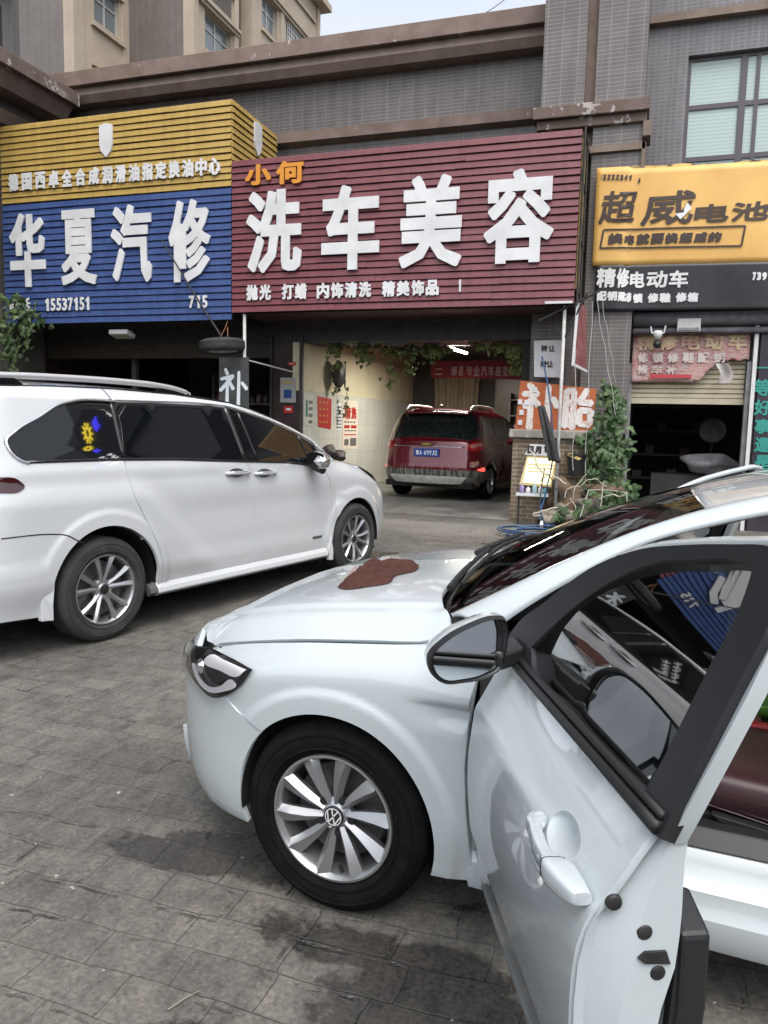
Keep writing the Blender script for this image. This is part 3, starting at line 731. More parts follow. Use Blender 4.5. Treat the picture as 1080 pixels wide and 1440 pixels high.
bpart(shield(lambda a, b, d: (c.x + a, SY - d, c.z + b)), 'shield_badge', letter, S1)
c2 = px_(361, 196, -6.69)
bpart(shield(lambda a, b, d: (-6.70 + d, c2.y + a*1.0, c2.z + b)), 'shield_badge', letter, S1)

S2_ = thing('shop_sign', 'dark red slatted car wash sign with four huge white letters over the garage', 'sign', (-3.8, 12, 3.3))
m = MB(); m.box(-6.69, -.99, SY + .002, SY + .1, 3.36, 5.84); bpart(m, 'frame', backing, S2_)
slat_panel(-6.685, -.98, 3.36, 5.85, SY, .109, 'slat_panel', sl_mar, S2_, seed=7)
P4 = lambda c, x0, y0, x1, y1: pbox(c, 310 + x0/2.077, 180 + y0/2.077, 310 + x1/2.077, 180 + y1/2.077, SY)
lettering('lettering', [P4('洗', 81, 183, 242, 424), P4('车', 300, 169, 468, 416), P4('美', 527, 141, 709, 409), P4('容', 773, 123, 976, 397)], SY, letter, S2_, .03, .042)
lettering('orange_lettering', [P4('小', 78, 110, 152, 170), P4('何', 168, 99, 247, 166)], SY, letter_or, S2_, .03, .018)
its = []
for s, x0, x1 in (('抛光', 80, 156), ('打蜡', 183, 260), ('内饰清洗', 285, 448), ('精美饰品', 475, 645)):
    n = len(s)
    for i, ch in enumerate(s):
        a = lerp(x0, x1, i/n); yb = lerp(505, 489, (a - 80)/560); its.append(P4(ch, a, yb - 45, a + (x1 - x0)/n*.88, yb))
its.append(P4('1', 697, 444, 706, 480))
lettering('small_lettering', its, SY, letter, S2_, .015, .011)
m = MB(); p = py_(780, 428, SY); m.box(p.x - .14, -1.0, SY - .06, SY - .03, 3.375, 3.41); bpart(m, 'trim_strip', letter, S2_)
# weathered side of that sign, seen edge on
sidem = noisy('weathered_sign_side', (.10, .085, .05), (.42, .30, .09), 3.5, .7, lo=.42, hi=.56)
m = MB(); m.box(-.98, -.955, SY + .05, 13.1, 3.6, 5.83); bpart(m, 'side_panel', sidem, S2_)
m = MB()
for y in (12.0, 12.55, 13.05): m.tube([(-.94, y, 3.35), (-.94, y, 5.9)], .018, 6)
for z in (3.5, 4.3, 5.1, 5.8): m.tube([(-.94, 12.0, z), (-.94, 13.05, z + .02)], .014, 6)
bpart(m, 'side_frame', dark_steel, S2_)

# battery shop banner, wrapped over the pilaster edge
S3 = thing('banner_sign', 'creased orange and black battery shop banner hung beside the red sign', 'sign', (.6, 12.8, 3.4))
ban_or = noisy('orange_vinyl', (.60, .34, .095), (.68, .42, .13), 1.2, .5)
ban_bk = noisy('black_vinyl', (.014, .014, .018), (.03, .03, .036), 1.5, .4)
BY = 12.86
def ban(a, b, d=0.):
    # flat over the pilaster, a fold at its edge, then set back a little and sagging to the right
    y = BY - .02 + .006*math.sin(a*6 + b*2) + .015*math.sin(b*2.3 + a)
    if a > -.36: y += .03*sstep(-.36, -.28, a)
    return (a, y - d, b)
def strip(x0, x1, z0, z1, nm, mm):
    mb = MB(); mb.grid(lambda u, v: ban(lerp(x0(v) if callable(x0) else x0, x1, u), lerp(z0(u), z1(u), v)), 90, 16)
    o = bpart(mb, nm, mm, S3, smooth=True); md = o.modifiers.new('solid', 'SOLIDIFY'); md.thickness = .006; return o
strip(-.80, 6.2, lambda u: lerp(4.08, 3.96, u), lambda u: lerp(5.52, 5.41, u) + (.03 if u < .07 else 0), 'orange_cloth', ban_or)
strip(-.74, 6.2, lambda u: lerp(3.39, 3.31, u), lambda u: lerp(4.085, 3.965, u), 'black_cloth', ban_bk)
brown_t = mat('dark_brown_print', (.045, .028, .022), .5)
TB = lambda a, b, d: ban(a, b, .016 + d)
Pb = lambda c, x0, y0, x1, y1: pbox(c, 780 + x0/3, 220 + y0/3, 780 + x1/3, 220 + y1/3, BY + .05)
lettering('lettering', [Pb('超', 195, 152, 345, 288), Pb('威', 372, 150, 590, 292), Pb('电', 590, 205, 735, 282), Pb('池', 745, 195, 905, 275), Pb('换', 226, 330, 290, 375), Pb('电', 296, 334, 338, 374)] +
          [Pb(ch, 345 + i*60.5, 330 - i*1.5, 400 + i*60.5, 375 - i*2) for i, ch in enumerate('就要换超威的')] + [Pb(ch, 205 + i*18, 84, 219 + i*18, 106) for i, ch in enumerate('ZZZX241')] + [Pb('I', 197, 84, 200, 106), Pb('6', 352, 95, 362, 118)], BY, brown_t, S3, 0., .011, .12, TB)
lettering('white_lettering', [Pb(ch, x, 478 + (i % 2)*2, x + 82, 560) for i, (ch, x) in enumerate((('精', 178), ('修', 272), ('电', 312 + 55), ('动', 395 + 62), ('车', 480 + 58)))] and
          [Pb('精', 178, 475, 258, 556), Pb('修', 262, 475, 315, 556), Pb('电', 318, 488, 380, 556), Pb('动', 388, 486, 475, 556), Pb('车', 482, 484, 562, 556), Pb('7', 832, 492, 846, 526), Pb('3', 850, 492, 868, 526), Pb('9', 872, 492, 892, 526)] +
          [Pb(ch, x, 572 + k, x + w_, 612 + k) for ch, x, w_, k in (('配', 178, 42, 0), ('钥', 222, 42, 0), ('匙', 266, 40, 2), ('修', 304, 20, 4), ('锁', 330, 42, 8), ('修', 392, 46, 6), ('鞋', 442, 46, 6), ('修', 510, 46, 4), ('箱', 560, 44, 4))], BY, letter, S3, 0., .009, 0., TB)
bx = [Pb('x', 190, 390, 192, 392)]
m = MB()
cn = [py_(780 + x/3, 220 + y/3, BY + .05) for x, y in ((208, 316), (802, 298), (785, 382), (193, 392))]
for i in range(4):
    a, b = cn[i], cn[(i + 1) % 4]
    for k in range(12):
        p0 = a.lerp(b, k/12); p1 = a.lerp(b, (k + 1)/12); dd = (b - a).normalized(); nn = Vector((-dd.z, 0, dd.x))*.014
        m.quad(TB(p0.x - nn.x, p0.z - nn.z, 0), TB(p1.x - nn.x, p1.z - nn.z, 0), TB(p1.x + nn.x, p1.z + nn.z, 0), TB(p0.x + nn.x, p0.z + nn.z, 0))
bpart(m, 'print_frame', brown_t, S3)
m = MB(); bz = [py_(780 + x/3, 220 + y/3, BY) for x, y in ((560, 195), (545, 222), (578, 220), (530, 268), (545, 238), (508, 244))]
m.add([TB(p.x, p.z, .012) for p in bz], [(0, 1, 2), (3, 4, 2), (3, 5, 4), (1, 4, 2)]); bpart(m, 'bolt_mark', letter, S3)
m = MB(); m.grid(lambda u, v: (lerp(-.30, .62, u), BY + .06 + .03*math.sin(u*7), 5.50 + .07*v - .04*u + .01*math.sin(u*9)), 20, 2)
m.grid(lambda u, v: (lerp(.66, 2.6, u), BY + .10 + .03*math.sin(u*9), 5.46 + .07*v - .01*u + .006*math.sin(u*23)), 30, 2)
bpart(m, 'torn_edge', noisy('torn_yellow_edge', (.10, .07, .05), (.66, .46, .16), 6, .6, lo=.45, hi=.55), S3)

# old red banner stuck over the shutter
def old_banner(u, v):
    x = lerp(-.12, 1.60, u); b = 2.30 + (0 if u < .55 else .34*sstep(.55, .78, u) + .02*math.sin(u*60))
    z = lerp(b, 3.12, v); return (x, 13.19 + .012*math.sin(x*7 + z*5) + .02*(1 - v)*math.sin(x*4), z)
S4 = thing('old_banner', 'torn faded red repair banner hanging over the cream roller shutter', 'banner', (.7, 13.2, 2.3))
fad = noisy('faded_red_vinyl', (.36, .14, .14), (.44, .28, .26), 2.2, .6); q = NB(fad); c = q.coord()
old = q.b.inputs['Base Color'].links[0].from_socket
q.l(q.mix(q.ramp(q.noise(q.mapping(c, (1, 1, 3)), 7, 6, .7), [(.5, (0, 0, 0)), (.62, (.8,)*3)]), old, (.42, .36, .34)), q.b.inputs['Base Color']); q.bump(q.noise(q.mapping(c, (1, 1, 4)), 9, 5), .6, .03)
m = MB(); m.grid(old_banner, 40, 18); o = bpart(m, 'cloth', fad, S4, smooth=True); o.modifiers.new('s', 'SOLIDIFY').thickness = .004
cream_t = noisy('faded_cream_print', (.50, .40, .24), (.40, .22, .18), 9, .6, lo=.45, hi=.6); grey_t = noisy('faded_white_print', (.52, .47, .44), (.38, .24, .22), 9, .6, lo=.5, hi=.65)
TO = lambda a, b, d: (a, 13.165 + .012*math.sin(a*7 + b*5), b)
lettering('lettering', [(ch, -.06 + i*.335, .21 + i*.335, 2.80, 3.06) for i, ch in enumerate('精修电动车')], 0, cream_t, S4, 0., .012, 0, TO)
lettering('small_lettering', [(ch, -.04 + i*.225, .13 + i*.225, 2.60, 2.76) for i, ch in enumerate('修锁修鞋配钥')] + [(ch, -.04 + i*.22, .13 + i*.22, 2.42, 2.57) for i, ch in enumerate('修车补')], 0, grey_t, S4, 0., .007, 0, TO)
m = MB(); m.box(.16, .78, 13.15, 13.16, 2.36, 2.42); bpart(m, 'red_patch', mat('red_print', (.42, .05, .06), .5), S4)
m = MB(); m.grid(lambda u, v: (1.15 + .18*u + .05*math.sin(v*4), 13.1 - .05*v + .03*math.sin(u*5), 2.28 + .3*v), 6, 8); bpart(m, 'torn_flap', mat('grey_torn_vinyl', (.5, .47, .45), .6), S4, smooth=True)

# dark panel with teal characters
S5 = thing('pillar_panel', 'dark panel with a column of teal characters at the right end', 'sign', (2, 13.05, 0))
m = MB(); m.box(1.74, 2.7, 13.12, 13.24, 0, 3.36); bpart(m, 'panel', noisy('dark_purple_panel', (.028, .022, .032), (.045, .035, .048), 2, .4), S5)
its = []
for ch, y0, y1 in (('一', 546, 549), ('等', 533, 557), ('好', 562, 584), ('事', 589, 610), ('還', 615, 636), ('是', 640, 662)):
    if ch == '一': y0, y1 = 516, 518
    its.append(pbox(ch, 1061 if ch != '一' else 1064, y0, 1085, y1, 13.1))
lettering('lettering', its, 0, mat('teal_print', (.03, .26, .22), .5), S5, 0., .008, 0, lambda a, b, d: (a, 13.11, b))

# notices and boards
def board(name, label, cat, px4, Y, mt, thick=.02, tilt=0., lean=0.):
    P = [py_(x, y, Y) for x, y in px4]
    cx = sum(p.x for p in P)/4; zb = min(p.z for p in P)
    t = thing(name, label, cat, (cx, Y, zb))
    m = MB(); m.prism([(p.x, Y + lean*(p.z - zb), p.z) for p in P], (0, thick, 0)); bpart(m, 'panel', mt, t, bevel=.003)
    return t
whitebd = noisy('white_board', (.55, .56, .58), (.66, .67, .68), 3, .5)
b1 = board('notice_board', 'plain white transfer notice board above the orange spray painted board', 'notice', [(751, 479), (791, 478), (789, 531), (751, 530)], 12.60, whitebd)
lettering('lettering', [pbox(ch, x, y, x + 9, y + 9, 12.6) for ch, x, y in (('转', 761, 485.5), ('让', 771.5, 485.5), ('转', 760, 507.5), ('让', 769, 507.5))], 0, brown_t, b1, 0., .004, 0, lambda a, b, d: (a, 12.59, b))
b2 = board('painted_board', 'orange board sprayed with white tyre repair characters leaning on the stone ledge', 'sign', [(732, 535), (839, 547), (832, 612), (724, 603)], 12.47, noisy('orange_board', (.36, .085, .025), (.45, .13, .045), 3, .6))
spray = mat('white_spray_paint', (.7, .68, .66), .7); q = NB(spray)
q.l(q.ramp(q.noise(q.coord(), 14, 5, .7), [(.3, (.52, .3, .22)), (.5, (.7, .67, .64))]), q.b.inputs['Base Color'])
def strokes(name, lines, Y, r, m, parent, X0=None):
    mb = MB()
    for ln in lines:
        P = [py_(x, y, Y) for x, y in ln]
        for a, b in zip(P, P[1:]):
            d = (b - a); L = d.length; d.normalize(); n = Vector((-d.z, 0, d.x))
            pts = [a + d*(-r*.6), a + n*r*.8, b + n*r, b + d*(r*.7), b - n*r, a - n*r*.8]
            mb.prism([(p.x, Y - .002, p.z) for p in pts], (0, .001, 0)); Y -= .0004
    return bpart(mb, name, m, parent)
strokes('sprayed_lettering', [[(744, 541), (749, 546)], [(736, 554), (756, 553), (738, 572)], [(747, 560), (744, 602)], [(752, 563), (757, 570)], [(772, 543), (768, 600)], [(778, 560), (784, 572)],
        [(797, 549), (794, 600)], [(797, 549), (808, 550), (804, 602)], [(797, 566), (805, 567)], [(795, 582), (803, 583)], [(826, 548), (815, 566), (832, 567)], [(815, 577), (814, 596), (829, 597), (831, 578), (815, 577)]], 12.465, .055, spray, b2)
m = MB()
for x, y in ((731, 565), (733, 580), (731, 594), (740, 566), (750, 566), (752, 548)):
    p = py_(x, y, 12.46); m.box(p.x - .03, p.x + .04, 12.452, 12.456, p.z - .04, p.z + .04)
bpart(m, 'stuck_notes', whitebd, b2)
b3 = board('painted_board', 'dark grey board with a blurred white sprayed character below the hanging tyre', 'sign', [(308, 503), (349, 502), (349, 575), (308, 575)], 12.0, noisy('charcoal_board', (.035, .04, .042), (.06, .065, .068), 3, .6), .03)
strokes('sprayed_lettering', [[(317, 519), (320, 526)], [(311, 533), (328, 529), (310, 549)], [(320, 534), (319, 575)], [(322, 536), (328, 547)], [(336, 523), (335, 580)], [(340, 538), (347, 547)]], 11.995, .035, mat('pale_spray_paint', (.6, .66, .7), .7), b3)
b4 = board('garage_banner', 'long red banner for seat cleaning strung across the garage', 'banner', [(606, 507), (739, 507), (739, 534), (606, 531)], 15.0, noisy('red_banner_cloth', (.22, .02, .025), (.30, .03, .035), 2, .6), .006)
lettering('lettering', [pbox(ch, 656 + i*10.2, 514.5, 664.5 + i*10.2, 529, 15) for i, ch in enumerate('专业汽车座垫清洗')] + [pbox('二', 612, 518, 622, 527, 15), pbox('部', 635, 515, 643, 528, 15), pbox('星', 645, 515, 652, 528, 15)], 0, mat('pale_red_print', (.55, .33, .30), .6), b4, 0., .006, 0, lambda a, b, d: (a, 14.99, b))

# posters on the garage wall (they face +X)
def wall_poster(label, px4, mt, rows=(), X=-5.884):
    P = [px_(x, y, X) for x, y in px4]; t = thing('wall_poster', label, 'poster', (X, sum(p.y for p in P)/4, min(p.z for p in P)))
    m = MB(); m.prism([(X + .006, p.y, p.z) for p in P], (-.004, 0, 0)); bpart(m, 'sheet', mt, t)
    for nm, mtl, rects in rows:
        m = MB()
        y0, y1 = min(p.y for p in P), max(p.y for p in P); z0, z1 = min(p.z for p in P), max(p.z for p in P)
        for (a, b, c, d) in rects: m.box(X + .006, X + .009, lerp(y0, y1, a), lerp(y0, y1, b), lerp(z0, z1, c), lerp(z0, z1, d))
        bpart(m, nm, mtl, t)
    return t
red_p = mat('red_poster_print', (.38, .02, .02), .5); grey_p = mat('grey_print', (.12, .12, .12), .5); paper = noisy('cream_paper', (.58, .50, .42), (.66, .58, .5), 5, .6)
wp = wall_poster('tall cream poster with red heading and small car picture on the white tiles', [(482, 562), (503, 564), (502, 632), (481, 631)], paper,
    [('grey_rows', grey_p, [(.1 + .2*k, .23 + .2*k, .55, .58) for k in range(4)] + [(.12, .9, .38, .40), (.12, .4, .10, .22), (.5, .92, .08, .24)]), ('red_rows', red_p, [(.1, .45, .44, .50), (.55, .92, .44, .50), (.1, .92, .30, .32)])])
X = -5.884
zt = px_(492, 590, X)
lettering('red_heading', [('精', wp.location.y - .36, wp.location.y + .0, 1.62, 1.88), ('洗', wp.location.y + .04, wp.location.y + .36, 1.62, 1.88)], 0, red_p, wp, 0., .015, 0, lambda a, b, d: (X + .012, a, b))
wall_poster('red wall calendar hanging beside the tall cream poster', [(446, 557), (466, 561), (465, 604), (447, 600)], red_p, [('gold_rows', mat('gold_print', (.45, .25, .06), .5), [(.15 + .25*i, .25 + .25*i, .2 + .2*k, .25 + .2*k) for i in range(3) for k in range(4)])])
wall_poster('narrow white price list between the red calendar and the cream poster', [(473, 566), (480, 567), (480, 606), (473, 605)], whitebd, [('print_rows', grey_p, [(.1, .9, .1 + .12*k, .15 + .12*k) for k in range(7)])])
wall_poster('small crowded notice at the mouth of the garage', [(427, 553), (440, 556), (440, 600), (427, 597)], noisy('busy_paper', (.42, .44, .40), (.55, .54, .48), 9, .6), [('print_rows', grey_p, [(.5, .9, .1 + .2*k, .2 + .2*k) for k in range(4)]), ('green_rows', mat('green_print', (.03, .15, .08), .5), [(.2, .4, .3, .8)])])
def flat_poster(label, px4, Y, mt, rects):
    t = board('wall_poster', label, 'poster', px4, Y, mt, .004)
    for nm, mtl, rs in rects:
        m = MB()
        for x0, y0, x1, y1 in rs:
            a = py_(x0, y1, Y); b = py_(x1, y0, Y); m.box(a.x, b.x, Y - .004, Y - .001, a.z, b.z)
        bpart(m, nm, mtl, t)
flat_poster('pale poster with a blue picture on the dark column', [(394, 531), (416, 531), (416, 566), (394, 566)], 13.18, noisy('pale_poster_paper', (.26, .27, .27), (.34, .35, .34), 6, .5), [('blue_picture', mat('blue_print', (.02, .06, .2), .5), [(399, 548, 410, 560)]), ('yellow_rows', mat('yellow_print', (.4, .3, .08), .5), [(397, 536, 413, 539)])])
flat_poster('small red notice below the pale poster on the column', [(399, 571), (412, 571), (412, 581), (399, 581)], 13.18, red_p, [('white_rows', whitebd, [(402, 574, 409, 577)])])
flat_poster('tiny red label high on the dark column', [(405, 509), (416, 509), (416, 514), (405, 514)], 13.18, red_p, [('white_rows', whitebd, [(407, 511, 414, 512)])])

# lit sign high on the next building, mirrored in the minivan's rear window
LS_ = thing('lit_sign', 'dark lit sign with yellow sun mirrored in the rear window of the minivan', 'sign', (11.5, 13.0, 9.4))
m = MB(); m.box(9.2, 13.3, 13.02, 13.19, 9.0, 11.2); bpart(m, 'panel', mat('sign_black', (.01, .01, .012), .5), LS_)
m = MB(); c_ = Vector((12.45, 12.98, 10.5)); m.tube([c_ + Vector((math.cos(t), 0, math.sin(t)))*.17 for t in [2*math.pi*k/20 for k in range(21)]], .035, 6)
for k in range(10):
    d_ = Vector((math.cos(k*math.pi/5), 0, math.sin(k*math.pi/5))); m.tube([c_ + d_*.23, c_ + d_*.33], .03, 6)
bpart(m, 'sun_emblem', mat('lit_yellow', (1, .8, .1), .5, emit=(1, .75, .05), es=6), LS_)
m = MB()
for k in range(3): m.tube([(11.6 + .13*k, 12.98, 10.2), (11.66 + .13*k, 12.98, 10.4), (11.58 + .13*k, 12.98, 10.55)], .035, 6)
bpart(m, 'blue_strokes', mat('lit_blue', (.1, .1, 1), .5, emit=(.08, .06, 1), es=6), LS_)
m = MB(); q_ = random.Random(6)
for k in range(12):
    x_ = 9.4 + .25*(k % 6) + .02*k; z_ = 10.0 + .5*(k//6); m.tube([(x_, 12.98, z_), (x_ + q_.uniform(-.1, .15), 12.98, z_ + .3)], .03, 6); m.tube([(x_ - .08, 12.98, z_ + .15), (x_ + .12, 12.98, z_ + .17)], .03, 6)
bpart(m, 'white_strokes', mat('lit_white', (1, 1, 1), .5, emit=(1, 1, 1), es=5), LS_)
# ------------------------------------------------------------ wheels (axis +Y points out of the car)
def spoke(mb, ang, r0, r1, w0, w1, w2, y0, y1, y2, ridge=.012, skew=0., back=.03):
    st = []
    for t in (0, .35, .7, .93, 1.0):
        r = lerp(r0, r1, t); wd = lerp(w0, w1, t/.35) if t <= .35 else lerp(w1, w2, (t - .35)/.65)
        if t == 1.0: wd *= .72
        y = lerp(y0, y1, t/.5) if t < .5 else lerp(y1, y2, (t - .5)/.5)
        c = skew*t*t
        st.append([(r, c - wd/2, y - .006), (r, c - wd*.08 + wd*.3*t, y + ridge*(.4 + .6*t)), (r, c + wd/2, y - .010), (r, c + wd*.36, y - back), (r, c - wd*.36, y - back)])
    ca, sa = math.cos(ang), math.sin(ang); vs = []
    for s_ in st:
        for r, t_, y in s_: vs.append((r*ca - t_*sa, y, r*sa + t_*ca))
    n = len(st); fs = [(i*5 + k, i*5 + (k + 1) % 5, (i + 1)*5 + (k + 1) % 5, (i + 1)*5 + k) for i in range(n - 1) for k in range(5)]
    fs += [(4, 3, 2, 1, 0), tuple((n - 1)*5 + k for k in range(5))]
    mb.add(vs, fs)
def wheel(parent, M, Rt, wid, Rr, style, rubber, alloy, rot=0., emblem=None):
    e = Rt - Rr; m = MB()
    prof = [(Rr - .004, -.03), (Rr + .004, -.012), (Rr + .012, -.006), (Rr + e*.25, .001), (Rr + e*.5, .004), (Rr + e*.72, -.001), (Rt - .022, -.010), (Rt - .008, -.020), (Rt - .002, -.034),
            (Rt, -.05), (Rt - .0005, -wid*.36), (Rt - .008, -wid*.37), (Rt - .008, -wid*.40), (Rt, -wid*.41), (Rt, -wid*.6), (Rt - .008, -wid*.61), (Rt - .008, -wid*.64), (Rt, -wid*.65), (Rt - .003, -wid + .04), (Rt - .02, -wid + .01), (Rr + .05, -wid), (Rr, -wid + .02)]
    m.lathe(prof, 72)
    for rr in (Rr + e*.22, Rr + e*.62): m.lathe([(rr - .004, -.004), (rr - .002, .0055), (rr + .002, .0055), (rr + .004, -.004)], 72)
    wh = m.build('wheel', rubber, parent, auto=50, M=M)
    m = MB()
    m.lathe([(Rr + .003, -.014), (Rr + .001, -.004), (Rr - .006, -.003), (Rr - .012, -.010), (Rr - .018, -.022), (Rr - .024, -.07), (Rr - .03, -wid + .05)], 72)
    if style == 'ten':
        for k in range(10): spoke(m, rot + k*math.pi/5, .040, Rr - .009, .022, .036, .058, -.030, -.018, -.013, .011, .012, .035)
        m.lathe([(.058, -.06), (.056, -.040), (.038, -.031), (.031, -.026), (.0, -.026)], 32)
    else:
        for k in range(5):
            for s_ in (-1, 1): spoke(m, rot + k*math.pi*.4 + s_*R(12), .045, Rr - .009, .046, .030, .044, -.036, -.018, -.012, .008, s_*.018, .03)
        m.lathe([(.078, -.07), (.074, -.048), (.040, -.036), (.034, -.03), (.0, -.03)], 32)
    rim = m.build('rim', alloy, wh, auto=32, M=M)
    m = MB(); m.lathe([(Rr - .05, -.085), (.05, -.085)], 40); m.lathe([(Rr - .026, -wid + .03), (.0, -wid + .03)], 40)
    m.build('brake_disc', M_['alloy_dark'], wh, M=M)
    m = MB()
    for k in range(5):
        m = MB()
        a = rot + R(18) + k*math.pi*.4 if style == 'ten' else rot + R(36) + k*math.pi*.4
        c = (.056*math.cos(a), 0, .056*math.sin(a)); y = -.034 if style == 'ten' else -.038
        m.tube([(c[0], y - .02, c[2]), (c[0], y + .004, c[2])], .0125, 10)
        m.build('wheel_bolt', M_['black'] if style == 'ten' else M_['chrome'], wh, M=M)
    m = MB(); m.lathe([(.0335, -.030), (.0335, -.022), (.031, -.020), (0, -.020)], 32); cap = m.build('hub_cap', M_['black'], wh, auto=40, M=M)
    if emblem: emblem(cap, M)
    m = MB(); a = R(-100); m.tube([((Rr - .02)*math.cos(a), -.03, (Rr - .02)*math.sin(a)), ((Rr - .05)*math.cos(a), -.018, (Rr - .05)*math.sin(a))], .006, 8); m.build('valve', M_['black'], wh, M=M)
    return wh
EMB = mat('silver_emblem', (.75, .76, .78), .3, metal=.3)
def emblem_vw(cap, M):
    m = MB(); y = -.0185; Ro, Ri = .0285, .0255
    m.lathe([(Ri, y - .001), (Ri, y), (Ro, y), (Ro, y - .001)], 36)
    def bar(x0, z0, x1, z1, wd=.0042):
        d = Vector((x1 - x0, 0, z1 - z0)); n = Vector((-d.z, 0, d.x)).normalized()*wd/2
        p = [Vector((x0, y - .001, z0)) - n, Vector((x1, y - .001, z1)) - n, Vector((x1, y - .001, z1)) + n, Vector((x0, y - .001, z0)) + n]
        m.prism([(q.x, q.y, q.z) for q in p], (0, .0013, 0))
    for s_ in (-1, 1):
        bar(s_*.0105, .0235, s_*.0015, .003); bar(s_*.0235, .0115, s_*.0105, -.023); bar(s_*.0105, -.023, s_*.0015, -.002)
    Mr = M @ Matrix.Rotation(R(-14), 4, 'Y'); m.build('emblem', EMB, cap.parent, M=Mr)

# ------------------------------------------------------------ the white sedan in front (local x forward from the front axle, y left)
V = thing('white_sedan', 'white sedan nearest the viewer, both front doors standing open, brown cloth on bonnet', 'car', (-.757, 2.973, 0), R(175))
WP = M_['white_paint']
xn_f = smooth_tab([(.14, .69), (.2, .775), (.28, .815), (.4, .835), (.5, .838), (.6, .832), (.68, .815), (.735, .79), (.78, .74), (.82, .68)])
zc_t = smooth_tab([(-.362, .965), (-.342, .930), (-.31, .906), (-.255, .889), (-.093, .871), (.155, .841), (.386, .796), (.511, .762), (.579, .737), (.68, .70), (.80, .66)])
def zc(x): return .965 if x < -.362 else zc_t(x)
Wf_t = smooth_tab([(.15, .80), (.2, .842), (.26, .858), (.35, .868), (.5, .876), (.62, .884), (.72, .888), (.80, .884), (.9, .872), (1.0, .86)])
Wd_t = smooth_tab([(.15, .82), (.2, .845), (.26, .858), (.35, .878), (.45, .892), (.55, .902), (.64, .904), (.70, .900), (.744, .896), (.775, .893), (.80, .880), (.828, .866), (.88, .838), (.912, .818), (.95, .80)])
X0 = -.1
def pf(x, xn, n=3.3): return 1. if x <= X0 else max(0., 1 - ((x - X0)/(xn - X0))**n)**(1/n)
def fender(x, z):
    y = Wf_t(z)
    y = lerp(y, Wd_t(z), sstep(-.1, -.5, x)*.8)
    d = math.hypot(x, z - .31) - .345
    y += .011*(1 - sstep(.050, .088, d))
    # crease of the shoulder starting over the wheel and running back
    k = sstep(-.22, -.40, x); y -= .016*k*sstep(.756, .735, z)*sstep(.66, .725, z)
    y *= pf(x, xn_f(z))
    if x < .62:
        t = clamp((z - (zc(x) - .115))/.115); y -= .075*t**2.4
    return (x, y, z)
def nose(s, z):
    a = s*math.pi/2; xn = xn_f(z); n = 3.3
    W = fender(-.1, min(z, .80))[1] if z < .8 else Wf_t(z)
    W = Wf_t(z) + .006*(1 - sstep(.3, .55, s))
    sx = max(math.sin(a), 0)**(2/n); cy = max(math.cos(a), 0)**(2/n)
    return (X0 + (xn - X0)*sx, W*cy, z)
def s_of(x, z): 
    t = clamp((x - X0)/(xn_f(z) - X0)); return math.asin(t**1.65)/(math.pi/2)
ARC = .345
arch = [(ARC*math.cos(R(a)), .31 + ARC*math.sin(R(a))) for a in range(-16, 200, 4)]
# left front fender
out = [(x, z) for x, z in arch if z < .56 and x > 0][-1:]
a0 = math.degrees(math.asin((.556 - .31)/ARC))
ar2 = [(ARC*math.cos(R(a)), .31 + ARC*math.sin(R(a))) for a in [a0 + (197 - a0)*k/44 for k in range(45)]]
lamp_lo = [(.385, .640), (.30, .697)]
fen = [(x, z) for x, z in ar2] + [(-.385, .213), (-.425, .215), (-.462, .222), (-.448, .32), (-.437, .45), (-.432, .58), (-.435, .70), (-.448, .82), (-.462, .90), (-.475, .955)] + \
      [(-.43, .972), (-.385, .975), (-.361, .958), (-.346, .930), (-.315, .902)] + [(x, zc(x) - .003) for x in [-.255 + .04*k for k in range(21)] if x < .535] + [(.545, .744)] + [(.50, .70), (.45, .66), (.403, .638), (.345, .60)]
body = patch('body', fender, fen, WP, V, h=.011, thick=.03, flip=True)
m = MB(); m.v = []  # right fender: mirror image
def mirror_obj(o, name, parent, mats=None):
    me = o.data.copy()
    for v in me.vertices: v.co.y = -v.co.y
    me.flip_normals()
    n = bpy.data.objects.new(name, me); link(n, parent); n.location = (o.location.x, -o.location.y, o.location.z); n.rotation_euler = (0, 0, -o.rotation_euler.z)
    return n
def fender_r(x, z): p = fender(x, z); return (p[0], -p[1], p[2])
patch('front_wing', fender_r, fen, WP, V, h=.05, thick=.03)
cr_s = smooth_tab([(0, .128), (.37, .119), (.62, .105), (.80, .088), (.92, .0635), (1.2, -.01)])
def cr_t(t):
    top = cr_s(t) + .006*sstep(.845, .80, t)      # raised middle panel of the bonnet
    side = .0585*(1 - t)/.085*(1 + .25*(t - .915)/.085) if t > .86 else 9.
    k = clamp(.5 + .5*(side - top)/.004); return lerp(side, top, k) - .004*k*(1 - k)*.5
def yc(x): return .805*pf(x, .835) if x < .7 else max(.805*pf(x, .835), .3)
def hood(x, y):
    t = abs(y)/yc(min(x, .60))
    z = zc(x) if x > -.30 else lerp(.902, .925, clamp((-.30 - x)/.1))
    f = sstep(.42, .80, x)
    return (x, y, z + cr_t(min(t, 1.14))*(1 - .25*f) - .10*sstep(.62, .86, x)**1.5)
# height of the bonnet's leading edge, where the bumper meets it
BTOP = []
for x_, y_ in ((.645, .60), (.69, .50), (.72, .38), (.74, .25), (.75, .12), (.752, 0)):
    hz = hood(x_, y_)[2] - .006; ss = 1 - math.asin(min(1, (y_/Wf_t(hz))**1.65))/(math.pi/2); BTOP.append((ss, hz))
